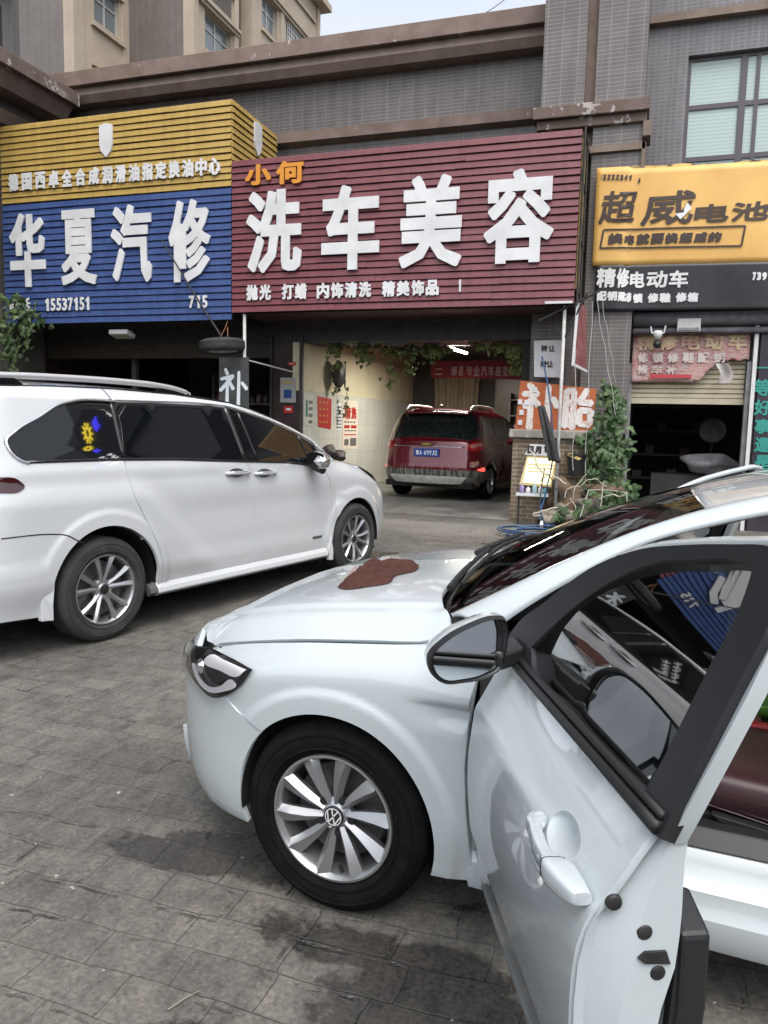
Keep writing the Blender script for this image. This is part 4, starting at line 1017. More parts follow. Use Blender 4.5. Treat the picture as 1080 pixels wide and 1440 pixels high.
# bumper
sb = []
for k in range(12):
    z = lerp(.215, .556, k/11); x = math.sqrt(max(ARC**2 - (z - .31)**2, 0)); sb.append((s_of(x, z), z))
seam = [(s_of(.345, .60), .60), (s_of(.40, .635), .635), (s_of(.46, .664), .664)]
bum = sb + seam + [(s_of(.55, .715), .715), (s_of(.60, .74), .74)] + [(sv, hz) for sv, hz in BTOP] 
full = bum + [(2 - s_, z) for s_, z in bum[::-1][1:]] + [(2 - s_, .2) for s_ in [x/20 for x in range(4, 21)]][0:0] 
low = [(lerp(2 - sb[0][0], sb[0][0], k/40), .205 + .0*math.sin(k)) for k in range(41)]
def nose2(s, z):
    if s <= 1: return nose(s, z)
    p = nose(2 - s, z); return (p[0], -p[1], p[2])
patch('front_bumper', nose2, full + low, WP, V, h=.03, thick=.02, flip=True)
m = MB(); m.grid(lambda u, v: (lambda p: (p[0]*(1 - .10*v) - .0, p[1]*(1 - .06*v), p[2] - .035*v))(nose2(lerp(sb[0][0] + .02, 2 - sb[0][0] - .02, u), .207)), 40, 3); m.build('front_lip', WP, V, smooth=True)
patch('air_intake', nose2, curve([(.64, .44), (.66, .30), (.72, .26), (.86, .30), (.86, .44), (.74, .47)], 6), M_['black'], V, h=.02, offset=.004, flip=True)
patch('air_intake', lambda s, z: nose2(2 - s, z), curve([(.64, .44), (.66, .30), (.72, .26), (.86, .30), (.86, .44), (.74, .47)], 6), M_['black'], V, h=.02, offset=.004)
patch('intake_fin', nose2, curve([(.615, .40), (.625, .25), (.665, .22), (.655, .36)], 6), WP, V, h=.02, offset=.014, thick=.012, flip=True)
patch('grille', nose2, curve([(.80, .66), (.84, .56), (.9, .52), (1.1, .52), (1.16, .56), (1.2, .66)], 6), M_['black_gloss'], V, h=.03, offset=.004, flip=True)
patch('lower_grille', nose2, curve([(.88, .42), (.9, .27), (1.1, .27), (1.12, .42)], 4), M_['black'], V, h=.03, offset=.004, flip=True)
# headlight: dark bowl, chrome blades, clear cover
def lampS(s, z):
    p = fender(X0 + (xn_f(z) - X0)*max(math.sin(s*math.pi/2), 0)**(2/3.3), z) if s < .45 else nose2(s, z)
    return p
HL = [(.277, .752), (.34, .765), (.42, .773), (.50, .772), (.56, .758)]
hl_top = [(s_of(x, z), z) for x, z in HL]
hl = hl_top + [(s_of(.63, .742), .742), (.62, .728), (.64, .70), (.60, .668), (s_of(.60, .648), .648), (s_of(.53, .632), .632), (s_of(.46, .619), .619), (s_of(.397, .640), .640), (s_of(.33, .688), .688)]
hlc = curve(hl, 6, sharp=(0,))
rim_ = patch('headlight', nose2, [(p.x, p.y) for p in hlc], M_['black_gloss'], V, h=.015, offset=.0045, flip=True, thick=.004)
cx = sum(p.x for p in hlc)/len(hlc); cz = sum(p.y for p in hlc)/len(hlc)
chr_ = M_['chrome']; smoke = mat('lamp_bowl_grey', (.10, .105, .11), .15, metal=.7)
def sub(name, pts, mt, off, n=6, sharp=()):
    return patch(name, nose2, curve(pts, n, sharp=sharp), mt, rim_, h=.012, offset=off, flip=True, thick=.004)
S_ = lambda x, z: (s_of(x, z), z)
silv_l = mat('lamp_silver', (.85, .86, .88), .25)
sub('chrome_blade', [S_(.300, .748), S_(.40, .757), S_(.48, .752), S_(.50, .735), S_(.41, .722), S_(.33, .722)], silv_l, .010, sharp=(0,))
sub('lower_blade', [S_(.34, .692), S_(.40, .655), S_(.465, .637), S_(.53, .652), S_(.58, .70), S_(.565, .70), S_(.52, .668), S_(.465, .655), S_(.41, .672), S_(.36, .705)], silv_l, .010, 4)
sub('reflector', [S_(.36, .716), S_(.41, .686), S_(.445, .676), S_(.47, .70), S_(.45, .722)], smoke, .0085)
m = MB()
p = Vector(nose2(*S_(.53, .705))); nrm = Vector((.55, .83, .1)).normalized()
m.blob(p - nrm*.012, .03, 10, 0.); m.build('projector', chr_, rim_, smooth=True)
patch('headlight_cover', nose2, [(cx + (p.x - cx)*.965, cz + (p.y - cz)*.965) for p in hlc], M_['lens'], rim_, h=.02, offset=.022, flip=True)
HR = patch('headlight', lambda s, z: (lambda p: (p[0], -p[1], p[2]))(nose2(s, z)), [(p.x, p.y - .03) for p in hlc], M_['black_gloss'], V, h=.02, offset=.0045, thick=.004)
patch('headlight_cover', lambda s, z: (lambda p: (p[0], -p[1], p[2]))(nose2(s, z)), [(cx + (p.x - cx)*.965, cz - .03 + (p.y - cz)*.965) for p in hlc], M_['lens'], HR, h=.03, offset=.02)
# bonnet
hl_side = [(x, yc(x) - .0065) for x in [-.30 + .05*k for k in range(17)]]
front = [(.545, .715), (.60, .672), (.65, .60), (.70, .48), (.735, .30), (.75, 0)]
rear = [(-.338, .775), (-.325, .74), (-.285, .68), (-.245, .58), (-.215, .40), (-.205, .2), (-.205, 0)]
hs_ = curve([(-.30, .801)] + [(x, y) for x, y in hl_side[1:-1]] , 2, closed=False)
left = [(p.x, p.y) for p in curve([(x, y) for x, y in rear[::-1]], 5, closed=False)] + [(x, y) for x, y in hl_side] + [(p.x, p.y) for p in curve([(.52, .735)] + front, 5, closed=False)][1:]
ho = left + [(x, -y) for x, y in left[::-1]]
dd_ = [ho[0]]
for p in ho[1:]:
    if math.hypot(p[0] - dd_[-1][0], p[1] - dd_[-1][1]) > 1e-3: dd_.append(p)
if math.hypot(dd_[0][0] - dd_[-1][0], dd_[0][1] - dd_[-1][1]) < 1e-3: dd_.pop()
patch('bonnet', hood, dd_, WP, V, h=.02, hv=.012, thick=.018)
# black block added under the bonnet so the shut lines look shaded
m = MB(); m.box(-.30, .50, -.74, .74, .25, .76); m.box(-.45, -.1, -.74, .74, .25, .86); m.build('shut_line_shade_block', M_['void'], V)
def arch_liner(par, cx, cz, r, y0, y1, a0=-8, a1=188):
    m = MB()
    m.grid(lambda u, v: (cx + r*math.cos(R(lerp(a0, a1, u))), lerp(y0, y1, v), cz + r*math.sin(R(lerp(a0, a1, u)))), 30, 1)
    m.grid(lambda u, v: (cx + r*v*math.cos(R(lerp(a0, a1, u))), y0, cz + r*v*math.sin(R(lerp(a0, a1, u)))), 30, 1)
    m.build('wheel_arch_liner', M_['void'], par)
for sgn in (-1, 1): arch_liner(V, 0, .31, .338, sgn*.60, sgn*.85)
# windscreen, wipers
def ws(v, u):
    b = Vector((-.22 - .11*v*v - .02*v**4, .745*v, 1.015 - .045*v*v)); t = Vector((-.955 - .065*v*v, .565*v, 1.343 - .04*v*v))
    p = b.lerp(t, u); k = 4*u*(1 - u)*.028
    return (p.x + .42*k, p.y, p.z + .9*k)
wso = [(p.x, p.y) for p in curve([(-.96, .0), (-.99, .06), (-.995, .5), (-.985, .96), (-.94, 1.0), (-.5, 1.0), (0, 1), (.5, 1), (.94, 1.), (.985, .96), (.995, .5), (.99, .06), (.96, 0), (.5, 0), (0, 0), (-.5, 0)], 4)]
scr = patch('windscreen', ws, wso, M_['screen_glass'], V, h=.08, hv=.06, flip=False)
inn = [(p.x*.945, .5 + (p.y - .555)*.87 + .055) for p in curve([(-.96, .02), (-.985, .5), (-.96, .98), (-.5, 1.0), (.5, 1.0), (.96, .98), (.985, .5), (.96, .02), (0, .05)], 6)]
patch('black_border', ws, wso, M_['black_gloss'], scr, holes=[inn], h=.06, hv=.05, offset=-.003)
m = MB(); m.grid(lambda u, v: tuple(Vector(ws(lerp(-1.0, 1.0, u), 0.02)) + Vector((.07*(1 - v) , 0, -.012 - .05*(1 - v)))), 24, 3); m.build('cowl', M_['black'], V, smooth=True)
m = MB()
for v0, v1 in ((.72, -.12), (-.02, -.80)):
    pts = [Vector(ws(lerp(v0, v1, k/8), .03 + .10*math.sin(k/8*2.2)*1.0)) + Vector((.006, 0, .018)) for k in range(9)]
    m.tube(pts, [.008] + [.007]*7 + [.004], 6)
    arm = [Vector(ws(lerp(v0 + .05, (v0 + v1)/2, k/5), lerp(-.02, .115, k/5))) + Vector((.01, 0, .036)) for k in range(6)]; m.tube(arm, [.012, .011, .010, .009, .008, .006], 6)
m.build('wiper', M_['seal'], V)
# things mirrored in / lying behind the glass: dashboard, visor strip
m = MB(); m.grid(lambda u, v: (lerp(-.36, -.80, v), lerp(-.70, .70, u), .93 + .05*math.sin(v*3.14) + .02*math.sin(u*6)), 20, 8); m.box(-.82, -.45, -.68, .68, .55, .93); m.build('dashboard', M_['soft_black'], V, smooth=True)
# roof pillars and roof
E1 = curve([(-.335, .745, .968), (-.47, .712, 1.045), (-.66, .660, 1.150), (-.85, .61, 1.240), (-1.02, .568, 1.308), (-1.25, .553, 1.372), (-1.6, .55, 1.40), (-2.0, .55, 1.385), (-2.45, .58, 1.27), (-2.9, .66, 1.02)], 6, closed=False)
E2 = curve([(-.475, .815, .955), (-.545, .790, 1.015), (-.70, .735, 1.125), (-.87, .69, 1.225), (-1.03, .668, 1.282), (-1.26, .645, 1.34), (-1.6, .64, 1.368), (-2.0, .645, 1.34), (-2.42, .68, 1.22), (-2.8, .76, .98)], 6, closed=False)
def pill(u, v, sgn=1):
    i = u*(len(E1) - 1); k = min(int(i), len(E1) - 2); t = i - k
    a = E1[k].lerp(E1[k + 1], t); b = E2[k].lerp(E2[k + 1], t); p = a.lerp(b, v); q_ = 4*v*(1 - v)
    return (p.x + .004*q_, sgn*(p.y + .016*q_), p.z + .018*q_)
for sgn in (1, -1):
    m = MB(); m.grid((lambda u, v, s_=sgn: pill(u, v, s_)), 54, 8)
    ob = m.build('roof_pillar', WP, V, smooth=True)
    if sgn == -1: ob.data.flip_normals()
    ob.modifiers.new('solid', 'SOLIDIFY').thickness = .012
def roofS(u, v):
    i = lerp(24, 42, u); k = min(int(i), 52); a = E1[k].lerp(E1[k + 1], i - k); c = 1 - (2*v - 1)**2
    fr = .035*c*(1 - u)**6
    return (a.x + .065*c*(1 - u)**3, a.y*(1 - 2*v), a.z + .035*c**.8)
m = MB(); m.grid(roofS, 24, 24); ob = m.build('roof', WP, V, smooth=True); ob.modifiers.new('solid', 'SOLIDIFY').thickness = .01
def rearS(u, v):
    i = lerp(42, 54, u); k = min(int(i), 53); a = E1[k].lerp(E1[k + 1], i - k); c = 1 - (2*v - 1)**2
    return (a.x - .05*c*u, a.y*(1 - 2*v), a.z + .035*c**.8*(1 - .4*u))
m = MB(); m.grid(rearS, 12, 16); m.build('rear_window', M_['dark_glass'], V, smooth=True)
# rear body: rear doors, quarters, boot
def rear_side(x, z):
    y = Wd_t(z) if z < .95 else lerp(.80, .64, (z - .95)/.42)
    d = math.hypot(x + 2.54, z - .31) - .345; y += .010*(1 - sstep(.06, .08, d))
    k = clamp((-2.75 - x)/.75); y *= (1 - k**3.)**(1/3.) if k < 1 else 0
    return (x, y, z)
ra = [(-2.54 + ARC*math.cos(R(a)), .31 + ARC*math.sin(R(a))) for a in range(197, -18, -6)]
rs = [(-3.4, .25), (-2.92, .22)] + ra + [(-2.15, .21), (-1.46, .24), (-1.43, .5), (-1.44, .912), (-2.2, .93), (-2.9, .95), (-3.4, .93)]
for sgn, fl in ((1, True), (-1, False)): patch('rear_quarter', (lambda x, z, s_=sgn: (lambda p: (p[0], s_*p[1], p[2]))(rear_side(x, z))), rs, WP, V, h=.06, thick=.02, flip=fl)
m = MB(); m.grid(lambda u, v: (lerp(-2.78, -3.46, u), lerp(-.72, .72, v)*(1 - .1*u), .965 - .02*u + .03*math.sin(v*3.14)), 6, 12); m.grid(lambda u, v: (-3.46 - .04*math.sin(u*3.14) + .1*abs(2*v - 1)**3, lerp(-.66, .66, v), lerp(.25, .945, u)), 8, 12); m.build('boot_lid', WP, V, smooth=True)
for sgn in (1, -1):
    m = MB(); pts = [(-1.44, .79, .94), (-1.44, .645, 1.345), (-2.0, .645, 1.33), (-2.4, .69, 1.19), (-2.62, .75, .96)]
    m.add([(x, sgn*y, z) for x, y, z in pts], [(0, 1, 2), (0, 2, 3), (0, 3, 4)]); m.build('side_window', M_['dark_glass'], V)
    m = MB(); m.prism([(-1.43, sgn*.70, .25), (-1.56, sgn*.70, .25), (-1.52, sgn*.66, 1.34), (-1.44, sgn*.66, 1.34)], (0, sgn*.0 + sgn*.1, 0)); m.box(-1.50, -1.46, sgn*.66 - .03, sgn*.66 + .03, .9, 1.34); m.build('centre_pillar', M_['black'], V)
# sills
for sgn in (1, -1):
    prof = [(.80, .185), (.845, .195), (.862, .235), (.860, .285), (.842, .315), (.838, .345), (.815, .368), (.765, .385), (.735, .405), (.70, .402), (.68, .28), (.72, .19)]
    m = MB(); m.prism([(-.44, sgn*y, z) for y, z in prof], (-1.1, 0, 0)); m.build('sill', WP, V, auto=28, bevel=.004)
    m = MB(); m.prism([(-.50, sgn*.732, .4045), (-.50, sgn*.69, .45), (-.50, sgn*.64, .455), (-.50, sgn*.64, .38)], (-1.0, 0, 0)); m.build('sill_trim', M_['black'], V, bevel=.006)
    m = MB(); m.box(-.60, -.455, min(sgn*.62, sgn*.845), max(sgn*.62, sgn*.845), .24, .93)
    m.build('hinge_pillar', noisy('dusty_black_jamb', (.03, .03, .032), (.06, .06, .06), 6, .6), V)
m = MB(); m.box(-2.6, -.40, -.70, .70, .26, .34); m.box(-2.6, -2.5, -.7, .7, .3, .95); m.build('cabin_floor', M_['soft_black'], V)
m = MB(); m.box(-1.75, -.72, -.12, .12, .34, .54); m.build('centre_console', M_['soft_black'], V, bevel=.03)
hl_m = mat('grey_headliner', (.10, .10, .095), .9)
m = MB(); m.grid(lambda u, v: (lambda p: (p[0], p[1]*.98, p[2] - .045))(roofS(u, v)), 8, 8); m.build('headliner', hl_m, V)
leather = noisy('dark_maroon_leather', (.030, .012, .014), (.045, .018, .02), 4, .42, .1)
for sgn in (1, -1):
    y0 = sgn*.37
    def cush(u, v):
        a = 2*math.pi*v; n = 5
        cx_, cz_ = math.cos(a), math.sin(a)
        sx = math.copysign(abs(cx_)**.5, cx_)*.26; sz = math.copysign(abs(cz_)**.55, cz_)*.085
        x = lerp(-.93, -1.50, u); e = 1 - (2*u - 1)**8*.6
        dip = -.03*math.cos(sx/.26*1.4)*(sz > 0)
        return (x, y0 + sx*e, .53 - .03*u + sz*e + dip)
    m = MB(); m.grid(cush, 14, 28)
    def back(u, v):
        a = 2*math.pi*v; sx = math.copysign(abs(math.cos(a))**.5, math.cos(a))*.25*(1 - .25*u**3); sy = math.copysign(abs(math.sin(a))**.6, math.sin(a))*.07
        z = lerp(.50, 1.10, u); e = 1 - max(0, (u - .9)/.1)**2*.5
        return (-1.46 - .2*u + sy*e, y0 + sx*e, z)
    m.grid(back, 14, 24); m.blob((-1.70, y0, 1.20), .1, 8, 0, sc=(.5, 1.3, .9))
    st = m.build('seat', leather, V, smooth=True)
    m = MB(); m.box(-1.46, -.97, y0 - .24, y0 + .24, .34, .47); m.build('seat_base', M_['soft_black'], st, bevel=.02)
    m = MB(); ys = sgn*.625; m.prism([(-1.08, ys, .475), (-1.10, ys, .455), (-1.26, ys, .425), (-1.27, ys, .452), (-1.2, ys, .462)], (0, sgn*.03, 0)); m.build('seat_lever', M_['black'], st, bevel=.004)
    m = MB()
    for dz in (.0, .012): m.tube([(-.96 - .05*k, ys, .505 - .008*k + dz) for k in range(11)], .0022, 5)
    m.build('stitching', mat('grey_stitch', (.09, .07, .07), .6), st)
m = MB()
c_ = Vector((-.78, .36, .80)); nrm = Vector((-.85, 0, .5)).normalized(); a_ = Vector((0, 1, 0)); b_ = nrm.cross(a_)
m.tube([c_ + (a_*math.cos(t) + b_*math.sin(t))*.18 for t in [2*math.pi*k/36 for k in range(37)]], .015, 8); m.blob(c_, .06, 8, 0, sc=(.5, 1, 1)); m.box(-.80, -.5, .33, .39, .74, .80)
m.build('steering_wheel', M_['soft_black'], V, smooth=True)
# wheels
wl = lambda x, y, sgn: Matrix.Translation((x, y, .31)) @ (Matrix.Rotation(math.pi, 4, 'Z') if sgn < 0 else Matrix.Identity(4))
for x in (0., -2.54):
    for sgn in (1, -1): wheel(V, wl(x, sgn*.868, sgn), .312, .20, .203, 'ten', M_['rubber'], M_['alloy'], R(97) if sgn > 0 else R(20), emblem_vw)

GLR, GLP = -9, 4   # shading normals of the door pane turned off its surface to steer reflections
# ---- doors: built shut, hung on the hinge, then swung open
HX, HY = -.443, .894
def gl_y(z): return .805 - (z - .95)*.40
def doorS(x, z):
    if z <= .95:
        y = Wd_t(z); k = clamp((-.47 - x)/.9)
        y += .020*k*sstep(.82, .70, z) + .006*k
        # faint hollow under the crease and swage above the sill
        y -= .006*sstep(.42, .36, z)*sstep(.26, .32, z)
        d = sstep(.0, .10, (z - .83))
    else: y = gl_y(z)
    return (x, y, z)
def c2_(P, n=6): return [(p.x, p.y) for p in curve(P, n)]
def make_door(sgn, ang, plain=False):
    T = Matrix.Translation((-HX, -sgn*HY, 0))
    Sm = (lambda x, z: (lambda p: (p[0], sgn*p[1], p[2]))(doorS(x, z)))
    fl = sgn > 0
    skin = curve([(-.484, .262), (-.466, .34), (-.472, .5), (-.480, .62), (-.492, .75), (-.498, .86), (-.498, .925), (-.9, .915), (-1.2, .914), (-1.392, .914), (-1.385, .84), (-1.372, .77), (-1.366, .6), (-1.368, .4), (-1.38, .275), (-1.36, .262), (-1., .258)], 6, sharp=(0, 6, 9))
    cup = [(-1.190 + .066*math.cos(2*math.pi*k/40), .798 + .034*math.sin(2*math.pi*k/40)) for k in range(40)]
    d = patch('door', Sm, skin, WP, None, h=.022, thick=.014, M=T, flip=fl, holes=[cup])
    def cupS(x, z):
        p = doorS(x, z); r_ = min(1, ((x + 1.190)/.066)**2 + ((z - .798)/.034)**2)
        return (p[0], sgn*(p[1] - .026*(1 - r_)**.6), p[2])
    cp = patch('handle_cup', cupS, cup, WP, d, h=.006, M=T, flip=fl)
    d.parent = V; d.location = (HX, sgn*HY, 0); d.rotation_euler = (0, 0, -sgn*ang)
    # rear end face and inner shell
    ends = [(.914, .815, .765), (.87, .838, .768), (.83, .862, .768), (.79, .890, .767), (.744, .909, .768), (.69, .918, .772), (.62, .922, .79), (.55, .918, .80), (.45, .905, .80), (.35, .885, .79), (.27, .866, .79)]
    m = MB()
    XR = -1.372
    cols = 7
    for z, yo, yi in ends:
        yo2 = doorS(XR, z)[1]
        for k in range(cols):
            t = k/(cols - 1); y = lerp(yo2 - .004, yi, t); bulge = .022*sstep(.28, .45, t) - .014*sstep(.0, .12, t)*(1 - sstep(.2, .34, t))
            m.v.append((XR - .004 - bulge - .016*max(0, (z - .84)/.07)*0, sgn*y, z))
    n = len(ends)
    for i in range(n - 1):
        for k in range(cols - 1):
            q_ = [i*cols + k, i*cols + k + 1, (i + 1)*cols + k + 1, (i + 1)*cols + k]
            m.f.append(q_ if sgn < 0 else q_[::-1]); m.m.append(0)
    # front and lower closing faces, inner skin
    m.add([(XR - .02, sgn*.768, .90), (XR - .02, sgn*.80, .262), (-.50, sgn*.80, .262), (-.50, sgn*.775, .92)], [(0, 1, 2, 3) if sgn > 0 else (3, 2, 1, 0)])
    m.add([(-.48, sgn*.86, .265), (-.50, sgn*.80, .262), (XR - .02, sgn*.80, .262), (XR, sgn*.86, .265)], [(0, 1, 2, 3)])
    m.add([(-.475, sgn*.862, .265), (-.475, sgn*.80, .92), (-.50, sgn*.775, .92), (-.50, sgn*.80, .262)], [(0, 1, 2, 3)])
    # post that carries the window frame, in body colour on its inner side
    m.prism([(XR - .03, sgn*.800, .90), (XR - .056, sgn*.788, .97), (XR - .066, sgn*.712, 1.15), (XR - .068, sgn*.655, 1.29), (XR - .052, sgn*.632, 1.348), (XR + .01, sgn*.632, 1.35), (XR + .02, sgn*.66, 1.25), (XR + .02, sgn*.765, .96), (XR + .01, sgn*.77, .90)], (0, -sgn*.03, 0))
    m.build('edge_panel', WP, d, auto=35, M=T)
    # window frame (black outside)
    fo = [(-.462, .935), (-.478, .985), (-.615, 1.10), (-.773, 1.212), (-.963, 1.290), (-1.112, 1.323), (-1.26, 1.348), (-1.36, 1.360), (-1.415, 1.352), (-1.432, 1.30), (-1.428, 1.15), (-1.42, 1.0), (-1.414, .918), (-1.2, .916), (-.9, .917), (-.6, .925)]
    fi = [(-.648, .990), (-.741, 1.086), (-.904, 1.210), (-1.05, 1.278), (-1.18, 1.308), (-1.29, 1.326), (-1.340, 1.322), (-1.352, 1.285), (-1.347, 1.15), (-1.338, 1.0), (-1.332, .952), (-1.2, .948), (-.9, .95), (-.70, .958)]
    fS = lambda x, z: (x, sgn*(gl_y(z) + .004), z)
    fr = patch('window_frame', fS, curve(fo, 5, sharp=(0, 12)), M_['black'], d, holes=[curve(fi, 5, sharp=(0, 10))], h=.03, thick=.028, M=T, flip=fl)
    m = MB()
    ins = [(x, sgn*(gl_y(z) - .030), z) for x, z in [(p.x, p.y) for p in curve(fo[:9], 4, closed=False)]]
    m.tube(ins, .014, 6); m.build('frame_inner', WP, d, M=T, smooth=True)
    patch('window_glass', lambda x, z: (x, sgn*(gl_y(z) - .014 + .014*math.sin(clamp((z - .95)/.38)*3.14)), z), curve([((x + 1.0)*1.02 - 1.0, (z - 1.13)*1.04 + 1.13) for x, z in fi], 5, sharp=(0, 10)), M_['door_glass'], d, h=.05, M=T, flip=fl, nrot=Matrix.Rotation(sgn*R(GLR), 3, 'Z') @ Matrix.Rotation(sgn*R(GLP), 3, 'X'))
    m = MB()
    for z_, r_, yy in ((.930, .012, .012), (.948, .008, .004)): m.tube([(lerp(-.60, -1.405, k/10), sgn*(.808 + yy), z_) for k in range(11)], r_, 6)
    m.build('belt_strip', M_['seal'], d, M=T, smooth=True)
    m = MB(); m.prism([(-.50, sgn*.79, .30), (-.50, sgn*.77, .93), (-1.16, sgn*.77, .93), (-1.24, sgn*.77, .80), (-1.36, sgn*.77, .74), (-1.36, sgn*.79, .30)], (0, -sgn*.05, 0)); m.prism([(-.6, sgn*.74, .66), (-.6, sgn*.74, .74), (-1.14, sgn*.74, .74), (-1.20, sgn*.74, .64)], (0, -sgn*.05, 0))
    m.prism([(XR + .05, sgn*.765, .78), (XR - .028, sgn*.765, .745), (XR - .030, sgn*.765, .62), (XR - .028, sgn*.785, .36), (XR + .05, sgn*.785, .34)], (0, -sgn*.05, 0))
    m.build('inner_trim', M_['black'], d, M=T, bevel=.008)
    # pull handle
    m = MB(); hc = []
    N = 40
    for i in range(N + 1):
        t = i/N; x = lerp(-1.098, -1.362, t); off = .012 + .026*math.sin(math.pi*t)**.7
        wz = .0165*(1 - .45*abs(2*t - 1)**5)*(1 + .18*sstep(.5, .75, t)); base = doorS(-1.06, .785)[1] + .02*clamp((-.47 - x)/.9) - .006
        th_ = .0085 + (off/2.2 - .004)*max(sstep(.56, .72, t), sstep(.20, .06, t))
        ring = []
        for a_ in range(16):
            g_ = 2*math.pi*a_/16; cy_, sz_ = math.cos(g_), math.sin(g_)
            cy_ = math.copysign(abs(cy_)**.55, cy_); sz_ = math.copysign(abs(sz_)**.55, sz_)
            ring.append((x, sgn*(base + off + (th_*.8*cy_ if cy_ > 0 else th_*cy_*2.2)), .789 + wz*sz_*(1. if sz_ > 0 else 1.05)))
        hc += ring
    m.add(hc, [(i*16 + k, i*16 + (k + 1) % 16, (i + 1)*16 + (k + 1) % 16, (i + 1)*16 + k) for i in range(N) for k in range(16)] + [tuple(range(16))[::-1], tuple(range(N*16, N*16 + 16))])
    ob = m.build('handle', WP, d, M=T, auto=55)
    m = MB(); i_ = int(N*.66); m.tube([Vector(p) + Vector((0, sgn*.0004, .0)) for p in hc[i_*16:i_*16 + 16]] + [Vector(hc[i_*16])], .0009, 4); m.build('handle_seam', M_['void'], d, M=T)
    if sgn < 0: ob.data.flip_normals()
    # mirror on a short arm
    mo = [(1.060, .978), (1.050, .932), (1.025, .910), (.97, .905), (.914, .910), (.864, .932), (.852, .98), (.850, 1.042), (.858, 1.060), (.885, 1.066), (.955, 1.050), (1.018, 1.020)]
    mo = [(p.x, p.y) for p in curve(mo, 4)]
    cy_ = sum(p[0] for p in mo)/len(mo); cz_ = sum(p[1] for p in mo)/len(mo)
    XM = -.66
    m = MB(); rings = [(-.006, .93), (.004, .985), (.02, 1.0), (.05, 1.0), (.085, .90), (.11, .70), (.125, .40), (.13, .08)]
    for dx, s_ in rings:
        for y, z in mo: m.v.append((XM + dx - .25*(y - cy_)*(1 - .7*clamp(dx/.12)), sgn*(cy_ + (y - cy_)*s_), cz_ + (z - cz_)*s_))
    n = len(mo)
    for i in range(len(rings) - 1):
        for k in range(n):
            q_ = [i*n + k, i*n + (k + 1) % n, (i + 1)*n + (k + 1) % n, (i + 1)*n + k]; m.f.append(q_ if sgn < 0 else q_[::-1]); m.m.append(0 if i > 1 else 1)
    mr = m.build('mirror', [WP, M_['black']], d, M=T, auto=50)
    m = MB()
    gl = [(cy_ + (y - cy_)*.885, cz_ + (z - cz_)*.865) for y, z in mo]
    m.add([(XM + .010 - .34*(y - cy_) + .10*(z - cz_), sgn*y, z) for y, z in gl], [tuple(range(n)) if sgn < 0 else tuple(range(n))[::-1]])
    m2 = MB()
    for s_, dx in ((.955, -.003), (.875, .006)):
        for y, z in mo: m2.v.append((XM + dx*3 - (.25 if s_ > .9 else .33)*(y - cy_), sgn*(cy_ + (y - cy_)*s_), cz_ + (z - cz_)*s_))
    for k in range(n): m2.f.append([k, (k + 1) % n, n + (k + 1) % n, n + k] if sgn > 0 else [n + k, n + (k + 1) % n, (k + 1) % n, k]); m2.m.append(0)
    m.build('mirror_glass', M_['mirror'], d, M=T); m2.build('mirror_surround', M_['black'], d, M=T)
    m = MB(); m.prism([(-.52, sgn*.80, .940), (-.62, sgn*.80, .938), (-.645, sgn*.87, .925), (-.57, sgn*.88, .925)], (0, 0, .045)); m.build('mirror_arm', M_['black'], d, M=T, bevel=.008)
    # plugs and latch in the end face
    pl = noisy('latch_black', (.012, .012, .013), (.03, .03, .03), 30, .5)
    for y, z in ((.872, .795), (.826, .753), (.800, .683)):
        m = MB(); m.lathe([(0, .0025), (.010, .0025), (.0125, .001), (.0135, -.002), (.0135, -.008)], 16, Matrix.Translation((XR - .012 - (.014 if y < .84 else 0), sgn*y, z)) @ Matrix.Rotation(R(90), 4, 'Z')); m.build('edge_plug', pl, d, M=T, smooth=True)
    m = MB(); m.prism([(XR - .031, sgn*.836, .712), (XR - .031, sgn*.825, .722), (XR - .031, sgn*.790, .722), (XR - .031, sgn*.782, .700), (XR - .031, sgn*.825, .703)], (.02, 0, 0)); m.build('latch', pl, d, M=T)
    return d
make_door(1, R(60.9)); make_door(-1, R(53))

# cloth on the bonnet
def on_hood(px, py):
    lo, hi = -1., 1.
    M = V.matrix_basis
    d = ray(px, py).normalized(); Mi = M.inverted(); o_ = Mi @ C0; dl = Mi.to_3x3() @ d
    best = None; t = .5
    while t < 6:
        p = o_ + dl*t
        if abs(p.y) < .8 and -.3 < p.x < .8 and p.z < hood(p.x, p.y)[2]: return p
        t += .004
    return p
def cloth(name, label, outline, H, mt, seed):
    q_ = random.Random(seed); P = [on_hood(x, y) for x, y in outline]; loop = curve([(p.x, p.y) for p in [Vector((p.x, p.y, 0)) for p in P]] if False else [(p.x, p.y) for p in P], 4)
    t = thing(name, label, 'cloth', V.matrix_basis @ P[0]); t.rotation_euler = V.rotation_euler
    off_ = Vector((P[0].x, P[0].y, P[0].z))
    cxy = Vector((sum(p.x for p in loop)/len(loop), sum(p.y for p in loop)/len(loop)))
    L2 = [(p.x, p.y) for p in loop]
    def S(x, y):
        de = min((Vector((x, y)) - Vector(p)).length for p in L2); e = sstep(0, .028, de); bulk = sstep(0, .075, de)
        ax = Vector((P[6].x - P[0].x, P[6].y - P[0].y)).normalized(); sx = (x - P[0].x)*ax.x + (y - P[0].y)*ax.y; sy = -(x - P[0].x)*ax.y + (y - P[0].y)*ax.x
        wv = sy*150 + sx*25 + 2.0*math.sin(sx*16 + 1) + .7*math.sin(sx*37 + sy*30); w_ = .5 + .5*math.cos(wv); w2 = .5 + .5*math.cos(sx*44 - sy*60 + 1.8*math.sin(sy*30))
        return (x - off_.x, y - off_.y, hood(x, y)[2] - off_.z + .003 + e*.008 + H*bulk*(.55 + .40*w_ + .28*w2) + .008*e*(.5 + .8*w_))
    m = patch('fabric', S, L2, mt, t, h=.0035, thick=0, smooth=True)
    return t
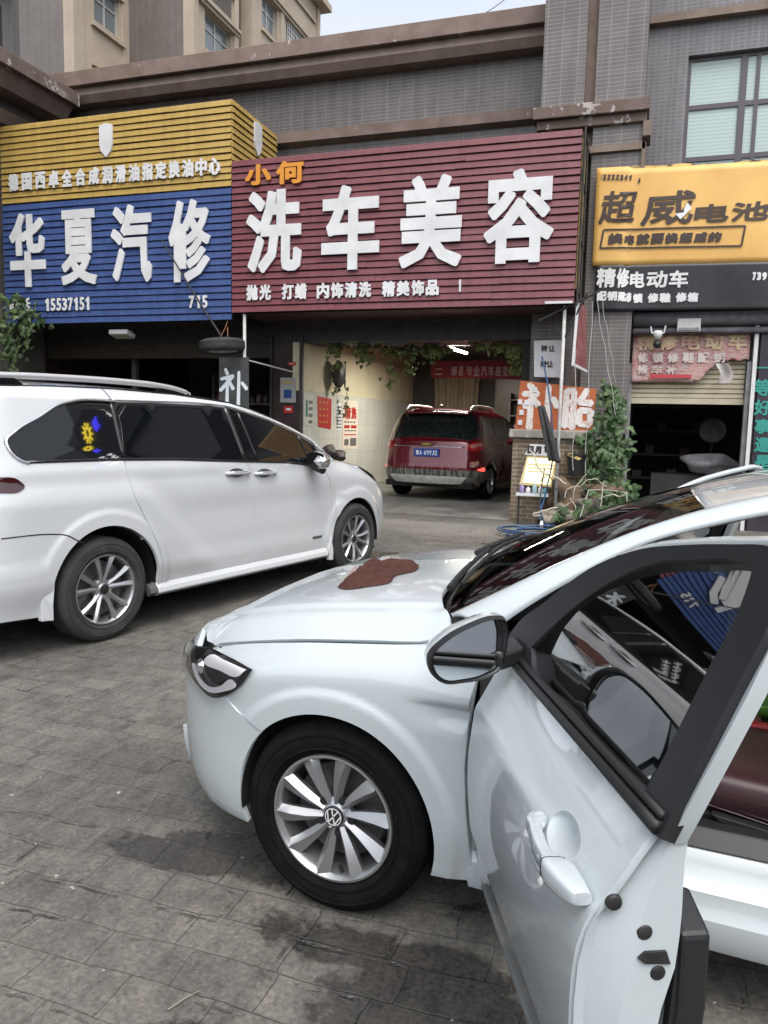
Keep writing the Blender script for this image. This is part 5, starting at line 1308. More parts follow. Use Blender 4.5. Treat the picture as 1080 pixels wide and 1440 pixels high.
towel = noisy('brown_microfibre', (.042, .014, .010), (.064, .023, .017), 40, .95, .25, bs=500)
cloth('cleaning_cloth', 'crumpled brown cleaning cloth lying on the bonnet of the near white sedan', [(475, 827), (487, 819), (500, 808), (513, 799), (530, 800), (556, 800), (585, 797), (584, 804), (557, 811), (545, 822), (520, 826), (490, 830)], .032, towel, 3)
# ------------------------------------------------------------ the white people carrier on the left (local x forward from the rear axle, y left; we see its right side)
VA = 1.32785734
vo = Vector((-3.38093, 4.31077, 0)) - .985*Vector((math.sin(VA), -math.cos(VA), 0))
N_ = thing('white_minivan', 'white minivan with dark tinted windows and roof rails, parked nose towards the shops', 'car', vo, VA)
VP = M_['van_paint']
Wv_t = smooth_tab([(.2, .945), (.26, .958), (.34, .972), (.45, .982), (.6, .988), (.75, .985), (.9, .980), (1.0, .976), (1.08, .966), (1.15, .950), (1.22, .925), (1.27, .905)])
def Wv(z): return Wv_t(z) if z < 1.27 else (.905 - (z - 1.27)*.32 if z < 1.64 else .787 - (z - 1.64)*.9 - 3.2*max(0, z - 1.66)**2)
vxn = smooth_tab([(.18, 3.93), (.25, 4.05), (.4, 4.13), (.6, 4.15), (.75, 4.12), (.9, 4.02), (1.0, 3.90), (1.1, 3.66), (1.17, 3.4)])
VX0 = 2.75; VRX0 = -.45
vxr = smooth_tab([(.2, -1.0), (.5, -1.08), (.8, -1.07), (1.1, -1.02), (1.3, -.97), (1.5, -.90), (1.62, -.82), (1.72, -.70)])
FRC, RRC, FAR, RAR = (3.09, .36), (.035, .36), .425, .445
def vside(x, z):
    y = Wv(z)
    d1 = math.hypot(x - RRC[0], z - RRC[1]) - RAR; d2 = math.hypot(x - FRC[0], z - FRC[1]) - FAR
    if z < 1.2:
        # full haunch over the rear wheel that dies away along a slanting crease on the sliding door
        sd_ = (x - .30)*.70 + (z - 1.0)*.71
        y += .026*sstep(.10, -.10, sd_ - .10)*sstep(1.16, .95, z)*sstep(.30, .5, z) - .016*sstep(1.2, 1.08, z)
        # door skin tucks in under the waist, then out to the sill swage
        y -= .012*sstep(.98, .80, z)*sstep(.42, .58, z)*sstep(.45, .9, x)
        y += .012*(1 - sstep(.07, .125, d1)) + .012*(1 - sstep(.07, .125, d2))
    if x > VX0:
        t = clamp((x - VX0)/(vxn(min(max(z, .18), 1.17)) - VX0)); y *= (1 - t**3.5)**(1/3.5)
    if x < VRX0:
        t = clamp((VRX0 - x)/(VRX0 - vxr(z))); y *= (1 - t**3.4)**(1/3.4)
    if x > 2.4 and z > .85:
        zt = interp([(2.4, 1.30), (2.7, 1.21), (3.0, 1.17), (3.27, 1.12), (3.55, 1.04), (3.8, .93), (4.0, .85)], x)
        t = clamp((z - (zt - .20))/.20); y -= .11*t**2.5*sstep(2.4, 2.9, x)
    return (x, -y, z)
LN = 1.3
def vnose(a, z):
    """a metres: negative along the side, then round the nose"""
    if a <= 0: return vside(VX0 + a, z)
    g_ = min(a/LN, 1.)*math.pi/2; xn = vxn(z)
    x = VX0 + (xn - VX0)*math.sin(g_)**(2/3.5); p = vside(min(x, xn - 1e-4), z)
    y = -(Wv(z)*math.cos(g_)**(2/3.5) + (p[1] + 0)*0)
    zt = interp([(2.4, 1.30), (2.7, 1.21), (3.0, 1.17), (3.27, 1.12), (3.55, 1.04), (3.8, .93), (4.0, .85)], x)
    t = clamp((z - (zt - .20))/.20); y += .11*t**2.5*sstep(2.4, 2.9, x)*math.cos(g_)
    d2 = math.hypot(x - FRC[0], z - FRC[1]) - FAR
    if z < 1.2: y += .016*sstep(1.2, 1.08, z) - .012*(1 - sstep(.07, .125, d2))
    return (x, min(y, 0), z)
def va(x, z):
    if x <= VX0: return x - VX0
    t = clamp((x - VX0)/(vxn(z) - VX0)); return LN*math.asin(t**1.75)/(math.pi/2)
def arcpts(c, r, a0, a1, n): return [(c[0] + r*math.cos(R(lerp(a0, a1, k/n))), c[1] + r*math.sin(R(lerp(a0, a1, k/n)))) for k in range(n + 1)]
def dedupe(P, e=4e-3):
    out = [P[0]]
    for p in P[1:]:
        if math.hypot(p[0] - out[-1][0], p[1] - out[-1][1]) > e: out.append(p)
    if math.hypot(out[0][0] - out[-1][0], out[0][1] - out[-1][1]) < e: out.pop()
    return out
def c2(P, n=6, closed=True, sharp=()): return [(p.x, p.y) for p in curve(P, n, closed, sharp)]
gapF = c2([(2.50, 1.115), (2.60, 1.03), (2.655, .92), (2.68, .78), (2.665, .60), (2.625, .42), (2.575, .30)], 5, False)
# body: wing, front bumper, sharing the wheel arch
front_arch = arcpts(FRC, FAR, 192, -22, 40)
wing = [(va(x, z), z) for x, z in gapF] + [(va(2.60, .285), .285)] + [(va(x, z), z) for x, z in front_arch if not (z < .285 and x < 3)]
wing += [(va(3.56, .20), .20), (va(3.75, .19), .19), (LN*.75, .19), (LN, .19), (LN, .86)] + [(va(x, z), z) for x, z in ((3.9, .90), (3.78, .955), (3.66, .985), (3.50, 1.035), (3.30, 1.085), (3.05, 1.13), (2.85, 1.155), (2.70, 1.165), (2.60, 1.135))]
body = patch('body', vnose, dedupe(wing), VP, N_, h=.02, thick=.03)
def left(S): return lambda a, b: (lambda p: (p[0], -p[1], p[2]))(S(a, b))
patch('left_wing', left(vnose), dedupe(wing), VP, N_, h=.09, thick=.03, flip=True)
# rear quarter with the rear pillar and the roof rail strip above the windows
LR = .9
def vtail(a, z):
    if a >= 0: return vside(VRX0 + a, z)
    g_ = min(-a/LR, 1.)*math.pi/2; xr = vxr(z)
    x = VRX0 - (VRX0 - xr)*math.sin(g_)**(2/3.4); y = -(abs(vside(VRX0, z)[1]))*math.cos(g_)**(2/3.4)
    return (x, y, z)
def vb(x, z):
    if x >= VRX0: return x - VRX0
    t = clamp((VRX0 - x)/(VRX0 - vxr(z))); return -LR*math.asin(t**1.7)/(math.pi/2)
gapS = c2([(.235, 1.235), (.245, 1.08), (.265, .99), (.33, .86), (.40, .72), (.465, .58), (.50, .45), (.512, .34)], 5, False)
quarter = [(vb(x, z), z) for x, z in gapS] + [(vb(x, z), z) for x, z in arcpts(RRC, RAR, -8, 196, 44)] + [(vb(-.44, .265), .265), (-LR*.5, .27), (-LR, .28), (-LR, 1.68)] + \
          [(vb(x, z), z) for x, z in ((-.55, 1.715), (-.2, 1.73), (.36, 1.735), (.89, 1.72), (1.46, 1.675), (1.70, 1.625), (1.95, 1.555), (2.2, 1.475), (2.45, 1.375), (2.68, 1.27), (2.82, 1.175), (2.72, 1.165), (2.64, 1.185), (2.46, 1.325), (2.2, 1.44), (1.90, 1.535), (1.60, 1.60), (1.40, 1.64), (1.2, 1.655), (.6, 1.655), (.27, 1.648))]
win_rear_out = [(.262, 1.652), (-.06, 1.645), (-.20, 1.612), (-.36, 1.53), (-.54, 1.44), (-.615, 1.375), (-.605, 1.32), (-.55, 1.262), (-.50, 1.245)]
quarter = quarter + [(vb(x, z), z) for x, z in c2(win_rear_out, 5, False)[1:]]
patch('rear_quarter', vtail, dedupe(quarter), VP, N_, h=.017, thick=.03)
patch('rear_quarter', left(vtail), dedupe(quarter), VP, N_, h=.09, thick=.03, flip=True)
# doors
bl = lambda x: interp([(.235, 1.236), (.7, 1.225), (1.5, 1.185), (2.0, 1.165), (2.5, 1.115)], x)
slide = [(x + .010, z) for x, z in gapS] + c2([(.53, .325), (1.0, .315), (1.515, .325)], 3, False) + c2([(1.53, .40), (1.548, .62), (1.552, .90), (1.540, 1.06), (1.50, 1.12), (1.478, 1.186)], 4, False) + [(x, bl(x)) for x in (1.3, 1.1, .9, .7, .5, .35)]
front = [(1.488, 1.186), (1.510, 1.12), (1.550, 1.06), (1.562, .90), (1.558, .62), (1.540, .40), (1.527, .325)] 
front = c2(front, 4, False) + c2([(1.6, .315), (2.1, .305), (2.56, .305)], 3, False) + [(x - .010, z) for x, z in gapF[::-1]] + [(x, bl(x)) for x in (2.4, 2.2, 2.0, 1.8, 1.65)]
sd1 = patch('sliding_door', vside, dedupe(slide), VP, N_, h=.03, thick=.03)
sd2 = patch('front_door', vside, dedupe(front), VP, N_, h=.04, thick=.03)
patch('sliding_door', left(vside), dedupe(slide), VP, N_, h=.1, thick=.03, flip=True); patch('front_door', left(vside), dedupe(front), VP, N_, h=.1, thick=.03, flip=True)
# glass
vglass = glass_mat('privacy_glass', (.025, .027, .03), .05, 1.55)
rw = c2([(.236, 1.648), (-.06, 1.640), (-.19, 1.608), (-.35, 1.525), (-.53, 1.435), (-.595, 1.378), (-.59, 1.325), (-.54, 1.27), (-.49, 1.248), (-.1, 1.243), (.226, 1.238)], 4, sharp=(0, 10))
mw = [(.256, 1.648), (.6, 1.652), (1.2, 1.652), (1.38, 1.642), (1.475, 1.185), (1.3, 1.18), (.7, 1.208), (.248, 1.22)]
fw_ = [(1.40, 1.640), (1.60, 1.60), (1.90, 1.533), (2.2, 1.438), (2.46, 1.322), (2.64, 1.185), (2.60, 1.140), (2.5, 1.118), (2.0, 1.168), (1.492, 1.19)]
for S, fl in ((vside, False), (left(vside), True)):
    for nm, ol in (('rear_side_window', rw), ('sliding_window', mw), ('front_side_window', fw_)):
        o_ = patch(nm, S, ol, M_['dark_glass'], N_, h=.08, offset=-.006, flip=fl)
# chrome line round the rear window, black posts and strips
def along(pts, off, S=vside): return [Vector(S(x, z)) + Vector((0, -off, 0)) for x, z in pts]
cl_ = c2(win_rear_out, 8, False)
m = MB(); m.tube(along([(x + .012, z - .002) for x, z in cl_], .004), .011, 6); m.tube(along(c2([(.262, 1.657), (.6, 1.661), (1.2, 1.661), (1.40, 1.648), (1.60, 1.607), (1.90, 1.541), (2.2, 1.447), (2.46, 1.332), (2.66, 1.19)], 6, False), .004), .007, 6)
m.build('window_chrome', M_['chrome'], N_, smooth=True)
m = MB()
for pts, r_ in ((([(.245, 1.66), (.245, 1.24)]), .016), ([(1.39, 1.645), (1.483, 1.19)], .030), ([(1.52, 1.60), (1.63, 1.19)], .012), ([(2.26, 1.405), (2.36, 1.15)], .014)):
    m.tube(along([(lerp(pts[0][0], pts[1][0], k/6), lerp(pts[0][1], pts[1][1], k/6)) for k in range(7)], -r_ + .006), r_, 8)
m.tube(along([(x, bl(x) + .012) for x in [-.50 + .125*k for k in range(6)] if x < .235] + [(x, bl(x) + .010) for x in [.25 + .15*k for k in range(16)]], .0), .011, 6)
m.build('window_trim', M_['black_gloss'], N_, smooth=True)
# roof
re_ = c2([(-.86, 1.60), (-.7, 1.68), (-.55, 1.712), (-.2, 1.73), (.36, 1.736), (.89, 1.72), (1.46, 1.676), (1.78, 1.605), (1.95, 1.556)], 6, False)
def vroof(u, v):
    i = u*(len(re_) - 1); k = min(int(i), len(re_) - 2); x, z = re_[k][0] + (re_[k + 1][0] - re_[k][0])*(i - k), re_[k][1] + (re_[k + 1][1] - re_[k][1])*(i - k)
    y = abs(vside(x, z)[1]) if x > VRX0 else abs(vside(VRX0, z)[1])*.97; c = 1 - (2*v - 1)**2
    return (x, -y*(1 - 2*v), z + .045*c**.8)
m = MB(); m.grid(vroof, 32, 20); m.build('roof', VP, N_, smooth=True)
def vws(u, v):
    a = Vector((1.95 + .10*(1 - (2*v - 1)**2), -.70*(1 - 2*v), 1.556 + .045*(1 - (2*v - 1)**2))); b = Vector((2.84 + .22*(1 - (2*v - 1)**2), -.80*(1 - 2*v), 1.165 + .02*(1 - (2*v - 1)**2)))
    p = a.lerp(b, u); k = 4*u*(1 - u)*.03; return (p.x + .4*k, p.y, p.z + .9*k)
m = MB(); m.grid(vws, 12, 16); m.build('windscreen', M_['dark_glass'], N_, smooth=True)
m = MB()
def vhood(u, v):
    x = lerp(2.80, 3.90, u); zt = interp([(2.70, 1.168), (3.05, 1.135), (3.30, 1.092), (3.50, 1.042), (3.66, .992), (3.78, .962), (3.9, .905)], x)
    p = vnose(va(x, zt - .005), zt - .005) if x > VX0 else vside(x, zt)
    y = abs(p[1]); c = 1 - abs(2*v - 1)**2.2
    return (x + .10*c*u*u, -y*(1 - 2*v), zt + .06*c - .05*c*u**3)
m.grid(vhood, 24, 24); m.build('bonnet', VP, N_, smooth=True)
# front lamp, tail lamp tip, lower bumper seam
HLv = c2([(3.27, 1.085), (3.40, 1.070), (3.55, 1.015), (3.70, .955), (3.80, .90), (3.78, .865), (3.66, .905), (3.52, .945), (3.40, .995), (3.31, 1.05)], 5, sharp=(0,))
hlv = patch('headlight', vnose, [(va(x, z), z) for x, z in HLv], M_['black_gloss'], N_, h=.03, offset=.005)
patch('lamp_reflector', vnose, [(va(x, z), z) for x, z in c2([(3.50, .995), (3.60, .965), (3.74, .905), (3.74, .885), (3.62, .925), (3.52, .962)], 4)], M_['chrome'], hlv, h=.03, offset=.009)
patch('lamp_glow', vnose, [(va(x, z), z) for x, z in c2([(3.60, .955), (3.68, .93), (3.72, .90), (3.64, .922)], 4)], mat('amber_lamp', (.8, .62, .2), .2, emit=(1, .8, .35), es=.35), hlv, h=.02, offset=.012)
tl = c2([(-.95, 1.19), (-.69, 1.165), (-.59, 1.15), (-.545, 1.10), (-.58, 1.075), (-.69, 1.07), (-.95, 1.07)], 5, sharp=(0, 6))
tlo = patch('tail_light', vtail, [(vb(x, z), z) for x, z in tl], mat('smoked_tail_lamp', (.035, .004, .005), .08, coat=1.), N_, h=.03, offset=.006, thick=.01)
def groove(name, pts, S, r_=.004, par=N_): 
    m = MB(); m.tube([Vector(S(x, z)) + Vector((0, -.000, 0)) for x, z in pts], r_, 5); return m.build(name, M_['void'], par, smooth=True)
groove('bumper_seam', c2([(-.72, .80), (-.40, .795), (-.29, .775), (-.22, .735), (-.17, .71)], 5, False), lambda x, z: vtail(vb(x, z), z))
groove('roof_seam', [(.255, 1.66), (.25, 1.70), (.245, 1.738)], vside)
groove('roof_seam', c2([(-.55, 1.718), (.36, 1.741), (.89, 1.725), (1.46, 1.681), (1.95, 1.56)], 8, False), vside, .005)
# sill, flaps
m = MB(); m.prism([(.47, -.955, .335), (.47, -.985, .30), (.47, -.995, .262), (.47, -.95, .235), (.47, -.90, .24), (.47, -.90, .335)], (2.12, 0, 0)); m.build('side_step', VP, N_, bevel=.01)
for x in (.40, 2.50):
    m = MB(); m.prism([(x, -.955, .33), (x, -.980, .30), (x, -.990, .27), (x, -.95, .24), (x, -.92, .33)], (.12, 0, 0)); m.build('step_end', noisy('grey_step_end', (.07, .07, .07), (.1, .1, .1), 6, .6), N_)
m = MB(); m.prism([(-.375, -.99, .50), (-.40, -1.0, .34), (-.395, -.995, .235), (-.48, -.99, .245), (-.47, -.985, .40), (-.42, -.98, .52)], (0, .04, 0)); m.build('mud_flap', VP, N_, bevel=.006)
m = MB(); m.prism([(2.63, -.99, .45), (2.655, -1.0, .30), (2.66, -.995, .205), (2.60, -.99, .21), (2.59, -.985, .32)], (0, .04, 0)); m.build('mud_flap', VP, N_, bevel=.006)
m = MB(); m.grid(lambda u, v: (lambda p: (p[0] + .02 - .05*v, p[1]*.99, p[2] - .02 - .025*v))(vnose(lerp(va(3.60, .20), LN, u), .205)), 20, 2); m.build('front_lip', M_['alloy_dark'], N_, smooth=True)
m = MB(); m.box(-.95, 3.6, -.80, .80, .22, .32); m.box(-.9, -.5, -.88, .88, .3, .9); m.build('underbody', M_['void'], N_)
for c_, r_, nm in ((RRC, RAR, 'l'), (FRC, FAR, 'l')):
    arch_liner(N_, c_[0], c_[1], r_ - .005, -.60, -.955)
# handles, mirror, rails
for x0, par in ((1.21, sd1), (1.555, sd2)):
    zc_ = 1.108 if x0 < 1.4 else 1.092
    o_ = patch('handle_cup', vside, c2([(x0 + .06, zc_ + .024), (x0 + .20, zc_ + .024), (x0 + .24, zc_), (x0 + .20, zc_ - .024), (x0 + .06, zc_ - .024), (x0 + .02, zc_)], 5), M_['alloy_dark'], par, h=.03, offset=.002)
    m = MB(); pts = [Vector(vside(lerp(x0, x0 + .285, k/12), zc_)) + Vector((0, -(.006 + .028*math.sin(math.pi*k/12)**.7), 0)) for k in range(13)]
    m.tube(pts, [.010] + [.0155]*11 + [.010], 8); m.build('handle', VP, par, smooth=True)
    m = MB(); m.tube([p + Vector((0, -.008, .008)) for p in pts[2:11]], .006, 6); m.build('handle_chrome', M_['chrome'], par, smooth=True)
def vmir(u, v):
    a = 2*math.pi*u; s_ = (1 - abs(2*v - 1)**3.5)**.5
    return (2.30 + .075*(2*v - 1) + .03*math.cos(a), -1.085 + .115*s_*math.cos(a), 1.195 + .085*s_*math.sin(a) + .015*math.cos(a))
mm = MB(); mm.grid(vmir, 24, 12); mir = mm.build('mirror', M_['chrome'], N_, smooth=True)
m = MB(); m.prism([(2.30, -.93, 1.17), (2.40, -.93, 1.15), (2.38, -1.06, 1.11), (2.26, -1.06, 1.11)], (0, 0, .05)); m.tube([(2.30, -1.00, 1.13), (2.30, -1.13, 1.105)], [.03, .045], 10); m.build('mirror_arm', M_['black'], mir, bevel=.01)
m = MB(); m.grid(lambda u, v: (2.222, -1.085 + .10*(2*u - 1), 1.195 + .07*(2*v - 1)*(1 - .3*abs(2*u - 1)**3)), 6, 6); m.build('mirror_glass', M_['dark_glass'], mir)
silv = mat('silver_roof_rail', (.62, .63, .64), .3, metal=.6)
for sgn in (-1, 1):
    rp = c2([(-.95, 1.71), (-.75, 1.765), (-.45, 1.785), (.0, 1.796), (.4, 1.797), (.75, 1.787), (.98, 1.762), (1.10, 1.735)], 6, False)
    m = MB(); m.tube([(x, sgn*.665, z) for x, z in rp], [.022 if 2 < i < len(rp) - 3 else .014 for i in range(len(rp))], 8); rl_ = m.build('roof_rail', silv, N_, smooth=True)
    m = MB(); m.prism([(-.95, sgn*.65, 1.69), (-.35, sgn*.65, 1.73), (-.42, sgn*.65, 1.775), (-.75, sgn*.65, 1.755)], (0, sgn*.03, 0)); m.build('rail_foot', M_['black_gloss'], rl_); m = MB(); m.prism([(.72, sgn*.65, 1.725), (1.1, sgn*.65, 1.70), (1.08, sgn*.65, 1.735), (.80, sgn*.65, 1.775)], (0, sgn*.03, 0)); m.build('rail_foot', M_['black_gloss'], rl_)
m = MB(); m.blob((1.75, -.967, .40), .02, 6, .2, sc=(2.6, .15, .5)); 
m = MB(); bd = Vector(vside(2.42, .44)); m.box(2.36, 2.50, bd.y - .006, bd.y - .002, .445, .465); m.build('badge', M_['alloy_dark'], N_)
for x, rot in ((0.03, 18), (3.09, 40)):
    for sgn in (-1, 1):
        Mx = Matrix.Translation((x, sgn*.972, .362)) @ (Matrix.Rotation(math.pi, 4, 'Z') if sgn < 0 else Matrix.Identity(4))
        if x > 1 and sgn < 0: Mx = Mx @ Matrix.Rotation(R(-1.8), 4, 'Z')
        wheel(N_, Mx, .362, .225, .2405, 'pairs', M_['rubber_dusty'], M_['alloy'], R(rot))
for S, fl in ((vtail, False), (left(vtail), True)):
    rwn = patch('rear_window', S, c2([(-.56, 1.58), (-.52, 1.30), (-.60, 1.235), (-LR, 1.225), (-LR, 1.60)], 4, sharp=(3, 4)), M_['dark_glass'], N_, h=.06, offset=.006, flip=fl)
# ------------------------------------------------------------ the wet red car in the garage (local x forward from the rear axle, y left)
sa = R(6)
so = Vector((-3.60, 14.92, .12))
Q_ = thing('red_suv', 'soapy wet dark red suv backed by white roof rails inside the garage, rear facing out', 'car', so, R(90) - sa)
Q_.scale = (1.04, 1.09, 1.03)
red = M_['red_paint']; q = NB(red); c = q.coord()
stv = q.noise(q.mapping(c, (26, 26, 1.1)), 1.6, 4, .6); st2 = q.noise(q.mapping(c, (1.3, 1.3, .9)), 1.8, 3, .5)
sepz = q.n('ShaderNodeSeparateXYZ'); q.l(c, sepz.inputs[0])
low = q.ramp(q.math('ADD', sepz.outputs[2], q.math('MULTIPLY', q.noise(q.mapping(c, (9, 9, .2)), 2., 3), .35)), [(.60, (1, 1, 1)), (.86, (0, 0, 0))])
foam = q.math('MULTIPLY', q.ramp(stv, [(.52, (0, 0, 0)), (.66, (1, 1, 1))]), q.ramp(st2, [(.42, (0, 0, 0)), (.62, (.05,)*3)]))
foam = q.math('MAXIMUM', foam, q.math('MULTIPLY', low, q.ramp(stv, [(.53, (0, 0, 0)), (.59, (.75,)*3)])))
q.l(q.mix(foam, (.13, .006, .014), (.42, .35, .32)), q.b.inputs['Base Color']); q.l(q.math('ADD', q.math('MULTIPLY', foam, .5), .12), q.b.inputs['Roughness'])
Ws_t = smooth_tab([(.2, .84), (.35, .89), (.5, .92), (.7, .925), (.9, .915), (1.02, .895), (1.1, .875), (1.35, .825), (1.55, .755), (1.62, .69), (1.66, .62)])
sxr = smooth_tab([(.2, -.78), (.32, -.86), (.45, -.93), (.6, -.945), (.75, -.92), (.9, -.90), (1.0, -.885), (1.1, -.85), (1.3, -.70), (1.5, -.52), (1.6, -.41), (1.66, -.33)])
SXR = -.15; LS = 1.15
def sshell(a, z):
    """a metres: < 0 forward along the right side, 0..2*LS round the tail, beyond it forward along the left"""
    if a > LS: p = sshell(2*LS - a, z); return (p[0], -p[1], p[2])
    W = Ws_t(z)
    d = math.hypot((SXR - a if a < 0 else SXR - .4) - 0., z - .35) - .37
    if a <= 0:
        x = SXR - a; d = min(math.hypot(x, z - .35), math.hypot(x - 2.72, z - .35)) - .37; W += .015*(1 - sstep(.06, .09, d))
        k = clamp((x - 2.9)/.85)
        return (x, -W*(1 - k**2.6)**(1/2.6), z)
    g_ = a/LS*math.pi/2; n = 3.6
    return (SXR - (SXR - sxr(z))*math.sin(g_)**(2/n), -W*math.cos(g_)**(2/n), z)
def sa_(x): return SXR - x
bot = [(-a_, .26) for a_ in (2.62,)]
def sarch(cx): return [(SXR - (cx + .37*math.cos(R(t))), .35 + .37*math.sin(R(t))) for t in range(-14, 195, 8)]
side_r = sarch(2.72) + [(SXR - 2.2, .25), (SXR - .6, .25)] + sarch(0)
rr = [(SXR - 3.74, .3)] + sarch(2.72) + [(SXR - 2.1, .25), (SXR - .6, .25)] + sarch(0) + [(.45, .30), (.8, .30), (LS, .30)]
shell = rr + [(2*LS - a, z) for a, z in rr[::-1][1:]]
top = [(2*LS - (SXR - 3.70), .98), (2*LS - (SXR - 2.5), 1.06), (2*LS - (SXR - 2.0), 1.30), (2*LS - (SXR - 1.4), 1.55), (2*LS - (SXR - .6), 1.655), (2*LS + .1, 1.65), (2*LS - .5, 1.63), (LS, 1.62)]
top = top + [(2*LS - a, z) for a, z in top[::-1][1:]]
sb_ = patch('body', sshell, dedupe(shell + top), red, Q_, h=.07, thick=.02, flip=True)
def over(name, pts, mt, off=.006, par=None, n=5, sharp=(), thick=.008, h=.05, mirror=False):
    o_ = patch(name, sshell, c2(pts, n, sharp=sharp), mt, par or Q_, h=h, offset=off, thick=thick, flip=True)
    if mirror: patch(name, sshell, [(2*LS - p[0], p[1]) for p in c2(pts, n, sharp=sharp)], mt, par or Q_, h=h, offset=off, thick=thick, flip=True)
    return o_
wetg = mat('wet_dark_glass', (.008, .012, .012), .05, spec=.9, coat=1.); q = NB(wetg); c = q.coord()
q.l(q.mix(q.ramp(q.noise(q.mapping(c, (22, 22, 3)), 2, 4), [(.52, (0, 0, 0)), (.7, (.35,)*3)]), (.008, .012, .012), (.16, .2, .19)), q.b.inputs['Base Color']); q.bump(q.noise(c, 30, 3), .25, .01)
def rear_w(s_): return [(LS - .68*s_, 1.545), (LS - .72*s_, 1.50), (LS - .80*s_, 1.20), (LS - .72*s_, 1.175), (LS, 1.165)]
pr = [(.40, 1.545), (.34, 1.46), (.27, 1.21), (.36, 1.165), (LS, 1.15), (2*LS - .36, 1.165), (2*LS - .27, 1.21), (2*LS - .34, 1.46), (2*LS - .40, 1.545), (LS, 1.565)]
rw_ = over('rear_window', pr, wetg, .006, n=6)
over('quarter_window', [(-.42 - .0, 1.50), (.10, 1.50), (.20, 1.23), (-.32, 1.21)], wetg, .006, sharp=(0, 1, 2, 3), mirror=True)
over('rear_door_window', [(SXR - 1.18, 1.53), (SXR - .42, 1.545), (SXR - .30, 1.20), (SXR - 1.15, 1.15)], wetg, .006, sharp=(0, 1, 2, 3), mirror=True)
over('front_door_window', [(SXR - 1.24, 1.52), (SXR - 1.62, 1.43), (SXR - 2.2, 1.13), (SXR - 1.22, 1.145)], wetg, .006, sharp=(0, 1, 2, 3), mirror=True)
chro = M_['chrome']
m = MB(); m.tube([Vector(sshell(SXR - x, 1.135 + .0*x)) + Vector((0, -.010, 0)) for x in [.1 + .21*k for k in range(11)]], .010, 6); m.build('window_chrome', chro, Q_, smooth=True)
# lamps: a wide upper lamp each side, a low red reflector each side given an added glow
lampm = mat('tail_lamp_red', (.38, .012, .015), .08, coat=1.); refl_glow = mat('reflector_glow', (.6, .05, .05), .2, emit=(1, .08, .06), es=.9)
for mir in (False, True):
    f_ = (lambda P: [(2*LS - a, z) for a, z in P]) if mir else (lambda P: P)
    L = patch('tail_light', sshell, c2(f_([(.12, 1.075), (.30, 1.085), (.62, 1.03), (.68, .975), (.60, .93), (.36, .93), (.18, .965)]), 5), lampm, Q_, h=.04, offset=.008, thick=.012, flip=True)
    patch('lamp_band', sshell, c2(f_([(.24, 1.05), (.40, 1.045), (.60, 1.0), (.58, .975), (.40, 1.005), (.25, 1.01)]), 4), mat('clear_lamp_band', (.5, .2, .18), .1, coat=1.), L, h=.03, offset=.012, flip=True)
    patch('reflector', sshell, c2(f_([(.14, .60), (.30, .605), (.40, .585), (.30, .565), (.14, .57)]), 4), refl_glow, Q_, h=.03, offset=.008, thick=.01, flip=True)
# plate with its blue ground
pb = [(LS - .02 + .0, .94), (LS - .02, .94)]
pz0, pz1 = .80, .945
xr = -.905
m = MB(); m.box(xr - .03, xr - .012, -.23, .23, pz0, pz1); plate = m.build('number_plate', mat('blue_plate', (.02, .06, .30), .35), Q_, bevel=.004)
mb = MB(); its = [('豫', .19, .135, pz0 + .03, pz1 - .03), ('A', .125, .08, pz0 + .03, pz1 - .03)] + [(ch, .045 - k*.05, .003 - k*.05, pz0 + .03, pz1 - .03) for k, ch in enumerate('69VJ2')]
write(mb, [(ch, -a, -b, c0, c1) for ch, a, b, c0, c1 in its], lambda a, b, d: (xr - .032, -a, b), 0., .0035); mb.build('plate_lettering', mat('white_plate_print', (.75, .77, .8), .4), plate)
m = MB(); m.prism([(xr - .02, -.09, 1.035), (xr - .02, -.03, 1.05), (xr - .02, .03, 1.05), (xr - .02, .09, 1.035), (xr - .02, .09, 1.02), (xr - .02, .03, 1.005), (xr - .02, -.03, 1.005), (xr - .02, -.09, 1.02)], (-.012, 0, 0)); m.build('badge', mat('gold_badge', (.6, .42, .12), .25, metal=.8), Q_)
m = MB(); m.tube([Vector(sshell(lerp(.72, 2*LS - .72, k/10), .985)) + Vector((-.008, 0, 0)) for k in range(11)], .008, 6); m.build('tailgate_trim', chro, Q_, smooth=True)
# grey lower bumper with pale soap running down, and a bright skid plate
grey_b = mat('wet_grey_bumper', (.04, .042, .042), .3); q = NB(grey_b); c = q.coord()
q.l(q.mix(q.ramp(q.noise(q.mapping(c, (20, 20, 1.4)), 2, 4), [(.42, (0, 0, 0)), (.62, (.9,)*3)]), (.03, .032, .032), (.24, .235, .20)), q.b.inputs['Base Color'])
bp = [(-.10, .56), (.35, .565), (.8, .57), (LS, .57)]; bq = [(LS, .31), (.7, .31), (.30, .33), (.12, .36), (-.02, .45)]
over('lower_bumper', bp + [(2*LS - a, z) for a, z in bp[::-1][1:]] + [(2*LS - a, z) for a, z in bq[::-1]] + bq[1:], grey_b, .008, n=3, sharp=(0, 6, 7), thick=.02)
sk = [(.66, .455), (LS, .46), (2*LS - .66, .455), (2*LS - .78, .335), (LS, .325), (.78, .335)]
over('skid_plate', sk, noisy('soapy_silver', (.42, .42, .38), (.62, .61, .55), 9, .35, metal=.2), .022, n=4, sharp=(0, 2, 3, 5), thick=.02)
over('soap_foam', [(.36, .72), (.50, .735), (.62, .70), (.60, .655), (.46, .64), (.38, .67)], noisy('soap_foam', (.45, .33, .25), (.30, .06, .05), 18, .8, .3, lo=.45, hi=.6), .010, n=4, thick=.004)
